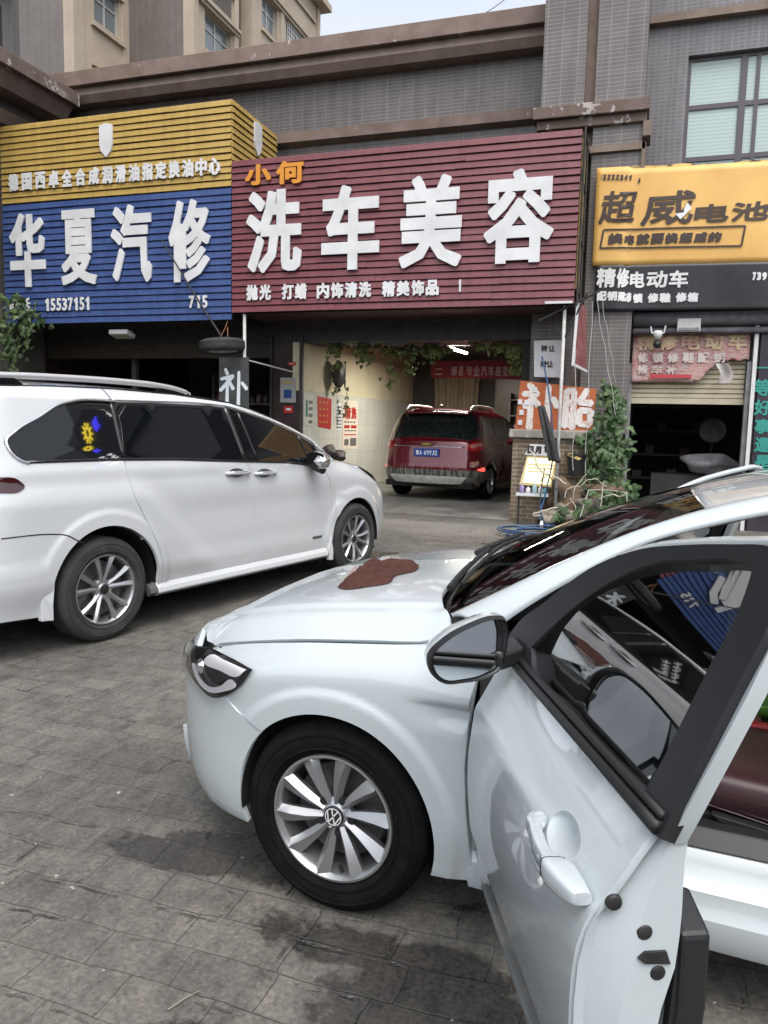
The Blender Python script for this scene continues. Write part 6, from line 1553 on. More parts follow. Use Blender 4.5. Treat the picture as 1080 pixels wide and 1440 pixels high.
# roof, spoiler, rails
def sroof(u, v):
    x = lerp(-.47, 1.9, u); z = interp([(-.5, 1.60), (-.3, 1.655), (.5, 1.665), (1.0, 1.64), (1.5, 1.53), (1.9, 1.345)], x); y = Ws_t(z) if x > -.1 else .60; c = 1 - (2*v - 1)**2
    return (x, -y*(1 - 2*v), z - .004 + .05*c**.8)
m = MB(); m.grid(sroof, 24, 16); m.build('roof', red, Q_, smooth=True)
m = MB(); m.grid(lambda u, v: (lerp(-.40, 2.2, u), lerp(-1, 1, v)*lerp(.62, .86, u), 1.63 - .001*u), 1, 1)
m = MB(); m.grid(lambda u, v: (-.56 - .03*(1 - (2*u - 1)**2) + .30*v, lerp(-.60, .60, u)*(1 + .03*v), 1.565 + .06*v + .02*(1 - (2*u - 1)**2)), 16, 4); ob = m.build('spoiler', red, Q_, smooth=True); ob.modifiers.new('solid', 'SOLIDIFY').thickness = .03
m = MB(); m.grid(lambda u, v: (lerp(1.9, 2.5, v), lerp(-.72, .72, u), lerp(1.36, 1.06, v)), 8, 4); m.build('windscreen', wetg, Q_)
m = MB(); m.grid(lambda u, v: (lerp(2.4, 3.66, v), lerp(-.82, .82, u)*(1 - .15*v**3), 1.06 - .10*v*v + .03*math.sin(u*3.14)), 8, 8); m.build('bonnet', red, Q_, smooth=True)
for sgn in (-1, 1):
    m = MB(); rp = c2([(-.38, 1.655), (-.28, 1.715), (-.05, 1.735), (.5, 1.74), (1.0, 1.71), (1.15, 1.66)], 5, False); m.tube([(x, sgn*.60, z) for x, z in rp], .02, 8); m.build('roof_rail', mat('pale_roof_rail', (.6, .6, .58), .35, metal=.4), Q_, smooth=True)
m = MB(); m.blob((.1, .1, 1.73), .05, 6, 0, sc=(1.2, .4, .8)); m.build('roof_aerial', M_['black_gloss'], Q_, smooth=True)
m = MB(); m.blob((1.98, -1.0, 1.14), .09, 8, 0, sc=(.6, 1.1, .8)); m.blob((1.98, 1.0, 1.14), .09, 8, 0, sc=(.6, 1.1, .8)); m.build('mirror', red, Q_, smooth=True)
for x in (.85, 1.75): m = MB(); m.tube([Vector(sshell(SXR - x + .12*k, 1.02)) + Vector((0, -.03, 0)) for k in (-1, 0, 1)], .014, 6); m.build('handle', chro, Q_, smooth=True)
m = MB(); m.box(-.8, 3.5, -.8, .8, .24, .34); m.box(-.75, -.3, -.7, .7, .3, .5); m.build('underbody', M_['void'], Q_)
for x in (0, 2.72):
    for sgn in (-1, 1): wheel(Q_, Matrix.Translation((x, sgn*.90, .345)) @ (Matrix.Rotation(math.pi, 4, 'Z') if sgn < 0 else Matrix.Identity(4)), .345, .22, .235, 'pairs', M_['rubber'], M_['alloy'], R(10))
# fluorescent tube over it (lit)
T_ = thing('tube_lamp', 'lit white fluorescent tube under the garage ceiling above the red suv', 'lamp', (-3.62, 16, 3.06))
m = MB(); a = py_(632, 489, 16); b = py_(657, 497, 16); m.tube([a, b], .028, 10); bpart(m, 'tube', mat('lit_tube', (1, 1, 1), .5, emit=(1, .96, .82), es=14), T_, smooth=True)
m = MB(); m.box(min(a.x, b.x) - .05, max(a.x, b.x) + .05, 15.97, 16.03, a.z + .04, a.z + .08); m.tube([a + Vector((.05, 0, .06)), a + Vector((.05, 0, .35))], .006, 5); m.tube([b + Vector((-.05, 0, .12)), b + Vector((-.05, 0, .4))], .006, 5); bpart(m, 'fitting', whitebd, T_)
ld = bpy.data.lights.new('tube_light', 'AREA'); lo_ = bpy.data.objects.new('tube_light', ld); link(lo_, T_); ld.shape = 'RECTANGLE'; ld.size = 1.3; ld.size_y = .08; ld.energy = 100; ld.color = (1, .95, .82)
lo_.location = (0, 0, -.06)
# ------------------------------------------------------------ posts, hanging things, plants, clutter
def simple(name, label, cat, mb_parts, loc=None, group=None):
    """a thing at loc with (part name, MB, material, kwargs) parts laid out in world coordinates"""
    if loc is None:
        vs = [Vector(v) for _, m_, *_r in mb_parts for v in m_.v]; loc = (sum(v.x for v in vs)/len(vs), sum(v.y for v in vs)/len(vs), min(v.z for v in vs))
    t = thing(name, label, cat, loc, 0, group)
    for p in mb_parts: bpart(p[1], p[0], p[2], t, **(p[3] if len(p) > 3 else {}))
    return t
galv = noisy('weathered_white_pipe', (.36, .36, .35), (.5, .5, .48), 9, .5)
grey_pipe = noisy('grey_pipe', (.14, .14, .14), (.22, .22, .22), 9, .5)
m = MB(); m.tube([(-1.115, 12.06, 0), (-1.115, 12.06, 3.36)], .026, 12)
m2 = MB(); m2.tube([(-1.115, 12.06, 2.86), (-1.42, 12.3, 3.36)], .016, 8); m3 = MB(); m3.tube([(-1.115, 12.06, 2.86), (-.80, 12.0, 3.52)], .016, 8); m4 = MB(); m4.tube([(-1.5, 12.06, 3.14), (-.62, 12.0, 3.55)], .018, 8)
m5 = MB(); m5.lathe([(0, 0), (.09, 0), (.09, .012), (.03, .012)], 16, Matrix.Translation((-1.115, 12.06, .0)) @ Matrix.Rotation(R(90), 4, 'X'))
simple('sign_post', 'slim white pipe post with diagonal braces under the right end of the red sign', 'post', [('pole', m, galv, dict(smooth=True)), ('brace', m2, dark_steel), ('brace', m3, dark_steel), ('brace', m4, dark_steel)], (-1.115, 12.06, 0))
m = MB(); m.tube([(-6.47, 12.03, 0), (-6.47, 12.03, 3.34)], .028, 12); m2 = MB(); m2.tube([(-6.47, 12.03, 2.58), (-5.95, 13.1, 2.42)], .014, 6)
simple('sign_post', 'slim pale pipe post between the hanging tyre and the dark column', 'post', [('pole', m, galv, dict(smooth=True)), ('brace', m2, galv)], (-6.47, 12.03, 0))
m = MB(); m.tube([(-7.98, 11.86, 4.60), (-7.4, 11.84, 3.76), (-6.86, 11.9, 2.98)], [.012, .016, .018], 8)
simple('slanting_rod', 'thin dark rod slanting across the blue sign down to the hanging tyre', 'rod', [('rod', m, dark_steel)])
# hanging tyre, axis upright
Mz = Matrix.Translation((-6.83, 11.93, 2.70)) @ Matrix.Rotation(R(90), 4, 'X') @ Matrix.Rotation(R(4), 4, 'Z')
m = MB(); m.lathe([(.26, .01), (.29, .0), (.34, -.005), (.38, .02), (.395, .05), (.395, .15), (.38, .18), (.34, .205), (.29, .20), (.26, .19), (.27, .15), (.36, .14), (.36, .06), (.27, .05), (.26, .01)], 48, Mz)
for k in range(5): m.lathe([(.396, .06 + .02*k), (.399, .064 + .02*k), (.399, .072 + .02*k), (.396, .076 + .02*k)], 48, Mz)
mr_ = MB(); mr_.tube([(-6.86, 11.9, 2.95), (-6.80, 11.95, 3.10), (-6.77, 12.04, 3.32)], .008, 6); mr_.tube([(-6.72, 11.9, 2.92), (-6.77, 11.98, 3.12)], .008, 6)
simple('hanging_tyre', 'old grey tyre hung flat from the sign above the charcoal board', 'tyre', [('tyre', m, M_['rubber_dusty'], dict(auto=50)), ('rope', mr_, mat('orange_rope', (.2, .09, .04), .8))])
m = MB(); m.prism([(-9.30, 12.10, 3.06), (-9.30, 12.34, 3.0), (-9.30, 12.36, 3.07), (-9.30, 12.12, 3.14)], (.40, 0, 0)); m2 = MB(); m2.prism([(-9.29, 12.12, 3.055), (-9.29, 12.33, 2.997), (-9.29, 12.325, 2.99), (-9.29, 12.115, 3.048)], (.38, 0, 0)); m3 = MB(); m3.tube([(-8.95, 12.3, 3.05), (-8.93, 12.34, 3.36)], .014, 6)
simple('flood_lamp', 'white box flood lamp under the blue sign', 'lamp', [('housing', m, whitebd, dict(bevel=.01)), ('glass', m2, mat('lamp_glass', (.5, .5, .45), .2)), ('bracket', m3, dark_steel)])
# leaning panel seen nearly edge on
m = MB(); m.prism([(-.93, 12.05, 3.42), (-.86, 12.62, 3.40), (-.80, 12.55, 2.42), (-.955, 12.1, 2.47)], (.02, .0, 0)); m2 = MB(); m2.prism([(-.945, 12.02, 3.43), (-.905, 12.05, 3.43), (-.94, 12.08, 2.46), (-.975, 12.05, 2.47)], (0, -.02, 0)); m3 = MB(); m3.prism([(-.975, 12.03, 2.47), (-.80, 12.53, 2.40), (-.80, 12.53, 2.44), (-.975, 12.03, 2.51)], (.03, 0, 0))
simple('side_sign', 'narrow pink sign with white edges seen edge on beside the post', 'sign', [('panel', m, noisy('pink_panel', (.20, .07, .075), (.30, .12, .12), 4, .6)), ('edge', m2, whitebd), ('edge', m3, whitebd)])
# black apron hung on the post
def apron(u, v):
    z = lerp(1.86, 1.02, v); w_ = lerp(.07, .17, min(1, v*1.4)); x = -1.40 + .22*v; 
    return (x + w_*(u - .35), 11.98 - .02*math.sin(u*9 + v*2) - .03*math.sin(v*3), z + .02*math.sin(u*5)*v)
m = MB(); m.grid(apron, 12, 16)
t = simple('work_apron', 'dark grey work apron hanging against the orange board', 'apron', [('cloth', m, noisy('charcoal_cloth', (.028, .028, .032), (.05, .05, .055), 20, .9), dict(smooth=True, solid=.02))])
# price board; the sunlight on it is put in as a weak glow
PBX = (-1.70, -1.19)
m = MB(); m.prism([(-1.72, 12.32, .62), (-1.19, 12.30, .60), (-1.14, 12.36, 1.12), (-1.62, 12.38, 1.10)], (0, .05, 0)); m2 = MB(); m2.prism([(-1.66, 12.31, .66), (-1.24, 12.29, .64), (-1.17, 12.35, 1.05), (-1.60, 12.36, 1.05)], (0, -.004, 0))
m3 = MB(); write(m3, [('日', -1.62, -1.52, 1.12, 1.24), ('月', -1.50, -1.40, 1.12, 1.24), ('百', -1.36, -1.26, 1.11, 1.24), ('汇', -1.24, -1.14, 1.10, 1.22)], lambda a, b, d: (a, 12.355, b), 0., .008)
m4 = MB(); m4.prism([(-1.66, 12.36, 1.10), (-1.10, 12.34, 1.08), (-1.12, 12.36, 1.26), (-1.58, 12.38, 1.27)], (0, .02, 0))
m5 = MB(); [m5.box(-1.60, -1.25 + .03*k, 12.322 - .0, 12.327, .72 + .055*k, .735 + .055*k) for k in range(5)]
simple('price_board', 'cream price board with white header, sunlight added as glow, against the brick base', 'sign', [('frame', m, mat('board_frame', (.6, .5, .3), .5)), ('sun_glow_panel', m2, mat('cream_panel_sun_glow', (.8, .66, .36), .5, emit=(1, .78, .38), es=.85)), ('header', m4, whitebd), ('lettering', m3, brown_t), ('text_rows', m5, mat('brown_rows', (.5, .36, .16), .6))])
m = MB(); m.box(-1.74, -1.24, 12.12, 12.30, .46, .50); m2 = MB(); m2.tube([(-1.70, 12.2, 0), (-1.70, 12.2, .46)], .015, 6); m3 = MB(); m3.tube([(-1.28, 12.2, 0), (-1.28, 12.2, .46)], .015, 6)
simple('display_stand', 'little stand with a white tray in front of the cream price board', 'stand', [('tray', m, whitebd), ('leg', m2, dark_steel), ('leg', m3, dark_steel)])
for k, (x, c_, h_) in enumerate(((-1.66, (.25, .2, .4), .14), (-1.56, (.6, .6, .62), .10), (-1.46, (.30, .45, .5), .16), (-1.37, (.6, .58, .5), .12), (-1.30, (.12, .3, .35), .09))):
    m = MB(); m.lathe([(0, 0), (.035, 0), (.038, .02), (.036, h_*.75), (.015, h_*.85), (.015, h_), (0, h_)], 12, Matrix.Translation((x, 12.2, .502)) @ Matrix.Rotation(R(90), 4, 'X'))
    o_ = m.build('bottle', mat('bottle_plastic_%d' % k, c_, .35), None, smooth=True)
    tag(o_, ['purple bottle at the left end of the white tray', 'white squat bottle second on the tray', 'tallest pale blue bottle on the tray', 'cream bottle right of the tallest one on the tray', 'shortest teal bottle at the right end of the tray'][k], 'bottle', 'bottles on the display tray')
# bucket and yellow lid on the plinth, rag heap, cables
m = MB(); m.lathe([(0, 0), (.13, 0), (.165, .30), (.175, .30), (.175, .32), (.155, .32), (.125, .02), (0, .02)], 24, Matrix.Translation((-.86, 12.24, .82)) @ Matrix.Rotation(R(90), 4, 'X'))
simple('bucket', 'black bucket standing on the rag heap beside the white post', 'bucket', [('pail', m, M_['black'], dict(auto=40)), ('rim_scoop', MB().prism([(-.98, 12.10, 1.12), (-.80, 12.06, 1.05), (-.76, 12.06, 1.08), (-.95, 12.10, 1.16)], (0, .05, 0)), mat('yellow_scoop', (.45, .33, .12), .6))])
rag = noisy('dirty_rags', (.05, .045, .04), (.30, .26, .20), 5, .9, .4, lo=.4, hi=.62)
rag2 = noisy('brown_sacking', (.06, .045, .03), (.16, .11, .07), 6, .9, .4)
for k, (p, r_, sc_, mt_, lb) in enumerate((((-.95, 12.28, .40), .34, (1.0, .7, 1.0), rag2, 'big brown sack at the foot of the brick base behind the post'), ((-1.22, 12.05, .13), .17, (1.2, .8, .8), rag, 'low grey bundle of rags left of the white post'), ((-.66, 12.0, .24), .26, (1.3, .8, .9), rag, 'grey bundle of rags right of the white post'), ((-.40, 12.2, .55), .2, (1.3, .7, .8), rag2, 'small brown bundle under the climbing plant'))):
    m = MB(); m.blob(p, r_, 24, .30, 5 + k, sc_); o_ = m.build('rag_bundle', mt_, None, smooth=True); tag(o_, lb, 'rags', 'bundles heaped by the post')
m = MB(); q_ = random.Random(4)
for k in range(14):
    a = Vector((-1.2 + q_.random()*.75, 11.78 + .2*q_.random(), .1 + .6*q_.random())); pts = [a]
    d_ = Vector((q_.uniform(-1, 1), q_.uniform(-.3, .3), q_.uniform(-1, 1))).normalized()
    for i in range(12): d_ = (d_ + Vector((q_.uniform(-1, 1), q_.uniform(-.4, .4), q_.uniform(-1, .9)))*.55).normalized(); p_ = pts[-1] + d_*.07; p_.z = max(p_.z, .02); p_.y = min(max(p_.y, 11.7), 12.0); pts.append(p_)
    m.mi = k % 2; m.tube([tuple(p) for p in curve(pts, 3, False)], .008 if k % 3 else .012, 5)
simple('cable_tangle', 'tangle of pale and dark cables strewn over the rag bundles', 'cables', [('cable', m, [mat('pale_cable', (.45, .41, .34), .6), M_['black']], dict(smooth=True))])
# blue hose: coil on the ground, tail up to the post
pts = []; q_ = random.Random(9)
for i in range(0, 150):
    a = i/150*2*math.pi*4.2; r_ = .42 + .07*math.sin(a*.37 + 1) + .05*math.sin(a*1.7)
    pts.append((-1.25 + r_*1.05*math.cos(a) + .06*math.sin(a*.23), 10.95 + r_*.95*math.sin(a), .02 + .022*(i//36) + .02*abs(math.sin(a*.9))))
lx, ly, lz = pts[-1]
tail = curve([pts[-1], (lx + .1, ly + .45, .05), (-1.30, 11.85, .12), (-1.27, 11.98, .5), (-1.19, 12.0, 1.0), (-1.22, 12.02, 1.6), (-1.32, 12.05, 2.2), (-1.43, 12.1, 2.62)], 8, False)
m = MB(); m.tube(pts + [tuple(p) for p in tail[1:]], .013, 6)
t2 = curve([(-1.62, 10.55, .02), (-1.2, 10.2, .02), (-.75, 10.6, .02), (-.9, 11.2, .03), (-1.2, 11.7, .06), (-1.33, 11.95, .3), (-1.30, 12.0, .9)], 8, False); m2 = MB(); m2.tube([tuple(p) for p in t2], .012, 6)
m3 = MB(); m3.lathe([(.0, 0), (.025, .0), (.03, .06), (.018, .12), (0, .13)], 12, Matrix.Translation((-1.25, 11.45, .05)) @ Matrix.Rotation(R(60), 4, 'X'))
simple('water_hose', 'blue water hose coiled on the ground and climbing the white post', 'hose', [('hose', m, mat('blue_hose', (.03, .08, .17), .4), dict(smooth=True)), ('hose_end', m2, mat('dark_blue_hose', (.025, .05, .10), .4), dict(smooth=True)), ('nozzle', m3, whitebd, dict(smooth=True))], (-1.25, 10.95, 0))
# foliage
def leafmat(name, a, b):
    m_ = mat(name, a, .55); q = NB(m_); inf = q.n('ShaderNodeObjectInfo'); g_ = q.n('ShaderNodeNewGeometry')
    q.l(q.ramp(g_.outputs['Random Per Island'], [(.0, a), (1., b)]), q.b.inputs['Base Color'])
    q.b.inputs['Subsurface Weight'].default_value = 0; return m_
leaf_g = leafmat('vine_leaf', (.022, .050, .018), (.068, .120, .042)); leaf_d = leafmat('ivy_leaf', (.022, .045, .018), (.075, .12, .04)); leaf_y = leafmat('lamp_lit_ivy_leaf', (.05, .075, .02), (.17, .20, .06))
def leaf(mb, p, n, s_, q_, lobes=True):
    n = Vector(n).normalized(); t = Vector((q_.uniform(-1, 1), q_.uniform(-1, 1), q_.uniform(-1.6, .2)))
    u = (t - n*t.dot(n)).normalized(); v = n.cross(u); p = Vector(p); k = s_
    out = [(-.05, 0), (-.12, .28), (.05, .50), (.32, .42), (.42, .20), (.62, .26), (1.0, 0), (.62, -.26), (.42, -.20), (.32, -.42), (.05, -.50), (-.12, -.28)] if lobes else [(0, 0), (.3, .28), (.7, .22), (1, 0), (.7, -.22), (.3, -.28)]
    P = [p + u*(a*k) + v*(b*k) + n*(-.12*k*abs(b)*2 - .10*k*a*a) for a, b in out]; c = p + u*k*.35 + n*.05*k; i = len(out)
    mb.add([c] + P, [(0, j + 1, (j + 1) % i + 1) for j in range(i)])
def vine(name, label, stems, nleaf, size, spread, mt_, seed, facing=(0, -1, .25), stemr=.008, dens=None, smat=None):
    q_ = random.Random(seed); ms = MB(); ml = MB()
    for st in stems:
        P = curve(st, 8, False); ms.tube([tuple(p) for p in P], stemr, 5)
        for k in range(nleaf):
            i = q_.randrange(len(P)); h = dens(P[i]) if dens else 1.
            if q_.random() > h: continue
            sp = spread(P[i]) if callable(spread) else spread
            p = P[i] + Vector((q_.gauss(0, sp), q_.gauss(0, sp*.45), q_.gauss(0, sp*.7))); p.z = max(p.z, .04)
            n = Vector(facing) + Vector((q_.gauss(0, .5), q_.gauss(0, .35), q_.gauss(0, .5)))
            leaf(ml, p, n, size*q_.uniform(.55, 1.25), q_)
    return simple(name, label, 'plant', [('stem', ms, smat or mat('vine_stem', (.10, .12, .06), .7)), ('foliage', ml, mt_)], tuple(stems[0][0]))
bs_ = lambda p: lerp(.15, .075, sstep(.2, 1.9, p.z))
vine('climbing_plant', 'leafy green vine climbing strings in front of the brick base', [[(-.30, 12.1, .02), (-.32, 12.2, .6), (-.30, 12.3, 1.2), (-.38, 12.4, 1.7), (-.42, 12.5, 2.15)], [(-.05, 12.0, .02), (-.12, 12.1, .5), (-.22, 12.2, 1.1), (-.30, 12.4, 1.8), (-.36, 12.5, 2.1)], [(-.62, 11.8, .02), (-.45, 11.9, .25), (-.25, 12.0, .45), (.05, 12.0, .4), (.10, 12.1, .3)], [(-.85, 11.7, .02), (-.65, 11.8, .12), (-.4, 11.8, .2), (-.2, 11.9, .1)]], 150, .14, bs_, leaf_g, 21)
vine('climbing_plant', 'thin green vine on the white string right of the bucket', [[(-.68, 12.1, .4), (-.70, 12.25, .9), (-.69, 12.36, 1.35), (-.70, 12.40, 1.5)], [(-.45, 12.2, .5), (-.48, 12.36, 1.0), (-.46, 12.4, 1.3)]], 70, .11, .075, leaf_g, 33)
vine('ivy_garland', 'long garland of ivy hanging under the garage lintel beside the lamp', [[(-5.45, 13.55, 2.95), (-5.0, 13.7, 2.93), (-4.4, 13.75, 2.92), (-3.7, 13.8, 2.88), (-3.3, 13.8, 2.90)], [(-5.42, 13.6, 2.95), (-5.40, 13.6, 2.7), (-5.30, 13.62, 2.62)], [(-4.9, 13.6, 2.92), (-4.85, 13.6, 2.68)], [(-3.95, 13.8, 2.9), (-4.05, 13.8, 2.6), (-4.02, 13.8, 2.5)], [(-3.6, 13.8, 2.9), (-3.65, 13.8, 2.75)], [(-4.45, 13.8, 2.9), (-4.40, 13.8, 2.3)]], 95, .095, .085, leaf_y, 5, dens=lambda p: 1. if p.z > 2.85 else .30, stemr=.005)
vine('ivy_garland', 'short pale tuft of ivy at the right end of the garage lintel', [[(-2.65, 13.5, 2.93), (-2.3, 13.55, 2.9), (-2.0, 13.5, 2.85)], [(-2.05, 13.5, 2.9), (-2.0, 13.5, 2.55)]], 70, .085, .07, leaf_y, 6, stemr=.005)
vine('wall_creeper', 'green creeper climbing the left edge of the blue sign', [[(-11.45, 11.75, .02), (-11.4, 11.75, 1.2), (-11.3, 11.72, 2.4), (-11.35, 11.7, 3.3), (-11.5, 11.7, 4.3), (-11.6, 11.7, 5.2)], [(-11.2, 11.7, 1.8), (-11.0, 11.7, 2.8), (-10.7, 11.65, 3.2), (-10.45, 11.6, 3.55)], [(-11.3, 11.7, 2.6), (-11.0, 11.66, 3.3), (-10.85, 11.6, 3.7)]], 85, .15, lambda p: .17 if p.z < 3.6 else .06, leaf_d, 8, dens=lambda p: 1. if p.z < 3.5 else .35)
vine('trailing_vine', 'thin trailing vine hanging from the wall fan in the garage', [[(-5.72, 14.75, 2.40), (-5.70, 14.95, 2.2), (-5.72, 15.05, 1.95), (-5.72, 14.98, 1.7)], [(-5.72, 14.5, 2.4), (-5.72, 14.45, 2.15)]], 16, .08, .05, leaf_d, 12, facing=(1, -.3, .2), stemr=.007)
strs = [((-.72, 12.02, 3.4), (-.70, 12.28, .1)), ((-.66, 11.98, 3.42), (-.30, 12.3, 1.75)), ((-.58, 12.0, 3.4), (-.33, 12.4, 2.25)), ((-.92, 12.02, 2.7), (-.88, 12.0, .9)), ((-.45, 11.5, .02), (-.42, 12.0, .75)), ((-.76, 11.4, .02), (-.62, 11.9, .62)), ((-.62, 11.9, .62), (-.08, 11.95, .60)), ((-.08, 11.95, .60), (-.02, 11.6, .05))]
for k, (a, b) in enumerate(strs[:4]):
    m = MB(); n_ = 10; m.tube([tuple(Vector(a).lerp(Vector(b), i/n_) + Vector((.012*math.sin(i*1.7 + k), 0, -.0))) for i in range(n_ + 1)], .0055, 5)
    o_ = m.build('plant_string', mat('pale_string_%d' % k, (.42, .42, .40), .7)); tag(o_, ['straight white string hanging down in front of the pilaster', 'white string slanting down into the climbing vine', 'upper white string reaching the top leaves of the vine', 'short white string beside the white post'][k], 'string', 'strings tied for the vine')
m = MB()
for a, b in strs[4:]: m.tube([a, tuple((Vector(a) + Vector(b))/2 + Vector((.01, 0, .02))), b], .007, 5)
tag(m.build('cane_trellis', mat('pale_cane', (.36, .35, .31), .7)), 'low frame of pale canes around the foot of the vine', 'trellis')
# garage wall fan, bundle, curtain, shelf
m = MB(); m.blob((-5.72, 14.55, 2.50), .24, 14, .06, 3, (.45, .9, 1.15)); m2 = MB(); m2.tube([(-5.88, 14.6, 2.55), (-5.7, 14.6, 2.52)], .03, 8); m3 = MB(); m3.lathe([(.23, -.01), (.25, .0), (.23, .01)], 24, Matrix.Translation((-5.60, 14.6, 2.46)) @ Matrix.Rotation(R(-70), 4, 'Z'))
simple('wall_fan', 'dark round wall fan high on the cream garage wall', 'fan', [('body', m, noisy('dark_grey_plastic', (.03, .03, .03), (.05, .05, .045), 9, .5), dict(smooth=True)), ('bracket', m2, dark_steel), ('cage', m3, dark_steel)])
m = MB(); m.blob((-5.64, 13.9, .95), .2, 14, .12, 9, (.7, 1.2, .8)); m.blob((-5.6, 14.3, .88), .2, 12, .1, 10, (.8, 1.2, .6)); m2 = MB(); m2.tube([(-5.7, 13.8, .05), (-5.62, 13.95, .85)], .03, 6); m3 = MB(); m3.tube([(-5.6, 14.4, .12), (-5.6, 14.3, .8)], .03, 6); m4 = MB(); m4.prism([(-5.44, 14.0, .85), (-5.42, 14.3, .83), (-5.42, 14.3, .92), (-5.44, 14.0, .96)], (.02, 0, 0))
simple('covered_scooter', 'dark covered scooter by the white tiles behind the minivan', 'scooter', [('cover', m, noisy('dark_cover', (.02, .015, .02), (.045, .03, .035), 4, .6), dict(smooth=True)), ('leg', m2, dark_steel), ('leg', m3, dark_steel)])
m = MB(); m.grid(lambda u, v: (lerp(-5.3, -3.95, u) - .18*(u - .5)*math.sin(v*3.0), 20.35 + .06*math.sin(u*34) + .03*math.sin(u*13), lerp(1.0, 3.2, v)), 60, 8)
simple('curtain', 'beige curtain hanging at the back of the garage above the red suv', 'curtain', [('cloth', m, noisy('beige_curtain', (.26, .215, .15), (.34, .29, .2), 3, .9), dict(smooth=True))])
m = MB(); [m.box(-3.1, -2.0, 19.9, 20.4, z_, z_ + .03) for z_ in (1.0, 1.4, 1.8, 2.2)]; m2 = MB(); m2.box(-3.12, -3.09, 19.9, 20.4, .12, 2.4); m3 = MB(); m3.box(-2.0, -1.97, 19.9, 20.4, .12, 2.4)
simple('shelf', 'grey metal shelf at the back right of the garage', 'shelf', [('boards', m, grey_pipe), ('upright', m2, grey_pipe), ('upright', m3, grey_pipe)])
for k in range(5):
    z_ = 1.43 + (k % 2)*.4; x_ = -3.0 + k*.2; m = MB(); m.box(x_, x_ + .17, 20.0, 20.3, z_, z_ + .16 + .03*(k % 3))
    o_ = m.build('storage_box', noisy('storage_box_%d' % k, ((.35, .36, .36), (.18, .18, .2), (.42, .38, .28))[k % 3], (.3, .3, .3), 5, .6), None, bevel=.006); tag(o_, 'small storage box on the grey shelf behind the red suv', 'box', 'boxes on the garage shelf')
m = MB(); m.box(-3.6, -2.2, 20.48, 20.58, 1.5, 2.9); m2 = MB(); m2.box(-3.55, -2.95, 20.46, 20.49, 1.55, 2.85); m3 = MB(); m3.box(-2.88, -2.25, 20.46, 20.49, 1.55, 2.85)
simple('back_window', 'dim brown window in the back wall of the garage', 'window', [('frame', m, grey_pipe), ('pane', m2, mat('dim_pane', (.10, .085, .055), .3)), ('pane', m3, mat('dim_pane_right', (.075, .07, .06), .3))])
# left shop: racks and bottles in the dark
m = MB(); [m.box(-9.4, -6.9, 16.0, 16.5, z_, z_ + .04) for z_ in (.4, .9, 1.4, 1.9)]; m2 = MB(); m2.box(-9.44, -9.4, 16.0, 16.5, 0, 2.6); m3 = MB(); m3.box(-6.9, -6.86, 16.0, 16.5, 0, 2.6)
simple('shelf', 'dark parts rack inside the left workshop', 'shelf', [('boards', m, grey_pipe), ('upright', m2, grey_pipe), ('upright', m3, grey_pipe)])
q_ = random.Random(2)
for k in range(14):
    x_ = -9.3 + k*.17; m = MB(); h_ = q_.uniform(.16, .3); m.lathe([(0, 0), (.06, 0), (.06, h_*.75), (.025, h_*.9), (.025, h_), (0, h_)], 10, Matrix.Translation((x_, 16.1, 1.942)) @ Matrix.Rotation(R(90), 4, 'X'))
    o_ = m.build('oil_bottle', mat('oil_bottle_%d' % k, (q_.uniform(.1, .4), q_.uniform(.1, .32), q_.uniform(.1, .35)), .4), None, smooth=True); tag(o_, 'plastic bottle on the dark parts rack in the left workshop', 'bottle', 'bottles on the parts rack')
# over the right shutter
m = MB(); m.box(.52, .86, 12.98, 13.1, 3.06, 3.26); m2 = MB(); m2.box(.54, .84, 12.965, 12.978, 3.08, 3.12)
simple('meter_box', 'small grey white box above the torn red banner', 'box', [('case', m, noisy('grey_case', (.42, .42, .42), (.5, .5, .5), 5, .5), dict(bevel=.012)), ('flap', m2, grey_pipe)])
c_ = py_(925, 470, 13.0)
m = MB(); m.lathe([(.0, 0), (.05, 0), (.075, .10), (.06, .13), (.0, .14)], 14, Matrix.Translation((c_.x, 13.0, c_.z - .08)) @ Matrix.Rotation(R(90), 4, 'X')); m2 = MB(); m2.tube([(c_.x - .11, 13.0, c_.z + .12), (c_.x - .09, 12.99, c_.z + .02), (c_.x, 12.97, c_.z - .02), (c_.x + .09, 12.99, c_.z + .02), (c_.x + .11, 13.0, c_.z + .13)], .012, 6); m3 = MB(); m3.blob((c_.x, 12.98, c_.z - .16), .06, 8, 0)
simple('wall_lantern', 'little white and black wall lamp in front of the torn red banner', 'lamp', [('shade', m, whitebd, dict(smooth=True)), ('bracket', m2, whitebd), ('bulb', m3, M_['black'], dict(smooth=True))])
bag = noisy('grey_plastic_bag', (.16, .155, .17), (.30, .29, .31), 6, .45, .5)
for k, (p, r_, sc_, lb) in enumerate((((1.22, 14.2, .98), .30, (1.4, .8, .6), 'large crumpled grey bag in the right shop doorway'), ((.72, 14.6, .42), .18, (1, .8, .9), 'small grey bag low in the right shop'))):
    m = MB(); m.blob(p, r_, 18, .16, 31 + k, sc_); o_ = m.build('plastic_bag', bag, None, smooth=True); tag(o_, lb, 'bag', 'bags in the right shop')
m = MB(); m.box(.3, 1.55, 14.2, 14.9, 0, .78); m2 = MB(); m2.box(.98, 1.3, 14.17, 14.2, .58, .70)
simple('work_bench', 'dark bench holding the large grey bag in the right shop', 'bench', [('case', m, noisy('dark_bench', (.03, .028, .03), (.05, .045, .05), 3, .6)), ('pale_drawer', m2, mat('lilac_drawer', (.25, .25, .4), .5))])
m = MB(); m.lathe([(.0, -.03), (.2, -.02), (.23, 0), (.2, .03), (0, .04)], 28, Matrix.Translation((1.32, 15.2, 1.55))); m2 = MB(); m2.tube([(1.32, 15.2, 0.7), (1.32, 15.2, 1.5)], .02, 8)
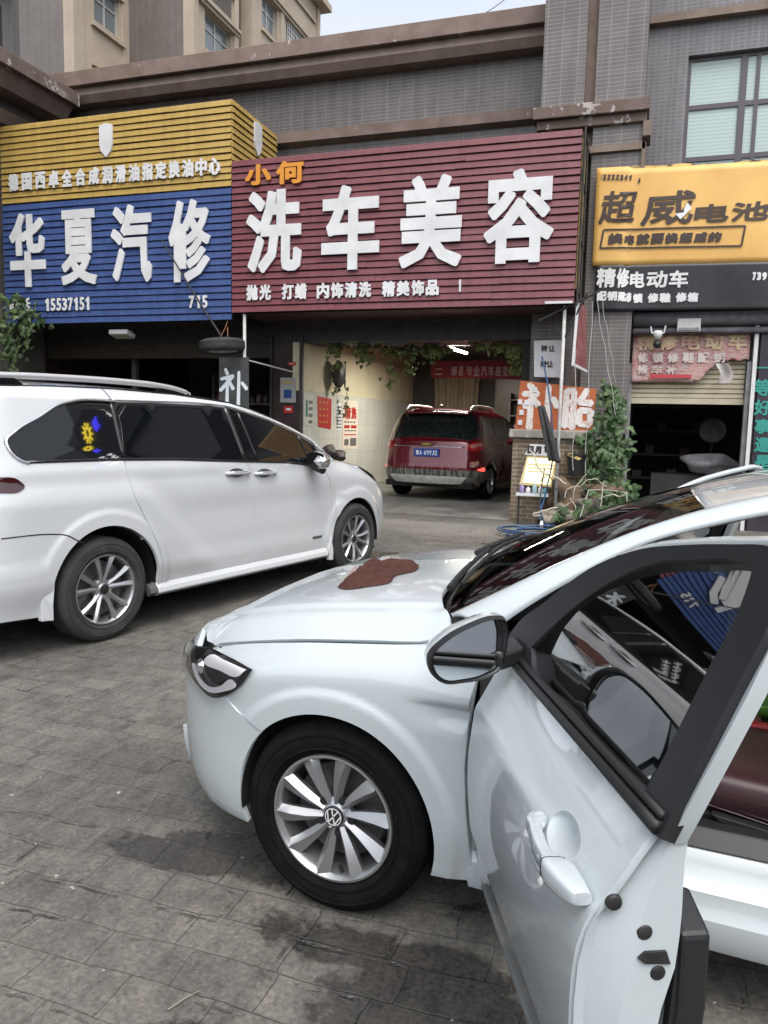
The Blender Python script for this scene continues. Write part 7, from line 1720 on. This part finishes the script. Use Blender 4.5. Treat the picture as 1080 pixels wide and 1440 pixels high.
simple('standing_fan', 'pale round fan dimly seen inside the right shop', 'fan', [('head', m, noisy('hazy_fan', (.16, .18, .18), (.30, .32, .32), 7, .5), dict(smooth=True)), ('stand', m2, dark_steel)])
m = MB(); [m.box(-.1, 1.6, 17.2, 17.6, z_, z_ + .04) for z_ in (.5, 1.0, 1.5, 2.0)]; m2 = MB(); m2.box(-.12, -.08, 17.2, 17.6, 0, 2.4)
simple('shelf', 'dim wall shelf at the back of the right shop', 'shelf', [('boards', m, grey_pipe), ('upright', m2, grey_pipe)])
for k in range(7):
    x_ = -.02 + k*.23; m = MB(); m.box(x_, x_ + .18, 17.25, 17.5, (.54, 1.04, 1.54)[k % 3], (.54, 1.04, 1.54)[k % 3] + .14 + .04*(k % 2)); o_ = m.build('carton', noisy('carton_%d' % k, ((.3, .3, .32), (.24, .08, .07), (.2, .2, .16))[k % 3], (.2, .2, .2), 5, .6), None, bevel=.005); tag(o_, 'small carton on the dim shelf in the right shop', 'box', 'cartons in the right shop')
# wire over the roof
m = MB(); a = py_(548, 54, 13.9); b = py_(735, -22, 26); m.tube([tuple(a.lerp(b, i/14) + Vector((0, 0, -.35*math.sin(math.pi*i/14)))) for i in range(15)], .012, 5)
tag(m.build('overhead_wire', M_['black']), 'thin wire running up from the roof edge across the sky', 'wire')
m = MB(); a = pz_(236, 1420, .006); b = pz_(281, 1393, .006); m.tube([tuple(a), tuple(a.lerp(b, .5) + Vector((.004, .004, .006))), tuple(b)], [.0022, .002, .0015], 6)
tag(m.build('twig', mat('pale_twig', (.22, .20, .16), .8)), 'short pale twig lying on the paving at the bottom', 'twig')
# odds and ends inside the near car
def in_car(x, y, z): return V.matrix_basis @ Vector((x, y, z))
p = in_car(-1.215, .0, .56); m = MB(); m.lathe([(0, 0), (.05, 0), (.085, .03), (.10, .065), (.106, .065), (.104, .055), (.09, .02), (0, .012)], 28, Matrix.Translation(p) @ Matrix.Rotation(R(90), 4, 'X'))
simple('plastic_bowl', 'bright green plastic bowl on the console of the near car', 'bowl', [('bowl', m, mat('green_plastic', (.16, .42, .08), .35), dict(smooth=True))], p)
for nm, lb, ct, xyz, r_, sc_, mt_ in (('toiletry_bag', 'brown pouch below the green bowl in the near car', 'bag', (-1.16, .10, .57), .05, (1.2, .9, .8), mat('tan_pouch', (.20, .09, .06), .6)), ('red_strap', 'red strap bundle on the seat edge in the near car', 'strap', (-1.22, .17, .575), .035, (2.2, .6, .5), mat('red_strap', (.40, .03, .03), .5)), ('paper_ball', 'white crumpled tissue beside the brown pouch in the near car', 'tissue', (-1.13, .16, .575), .03, (1.4, 1, .7), whitebd), ('phone_case', 'black case lying beside the red strap in the near car', 'case', (-1.28, .10, .565), .05, (1.3, .8, .35), M_['black'])):
    m = MB(); m.blob(in_car(*xyz), r_, 10, .15, 3, sc_); o_ = m.build(nm, mt_, None, smooth=True); tag(o_, lb, ct)
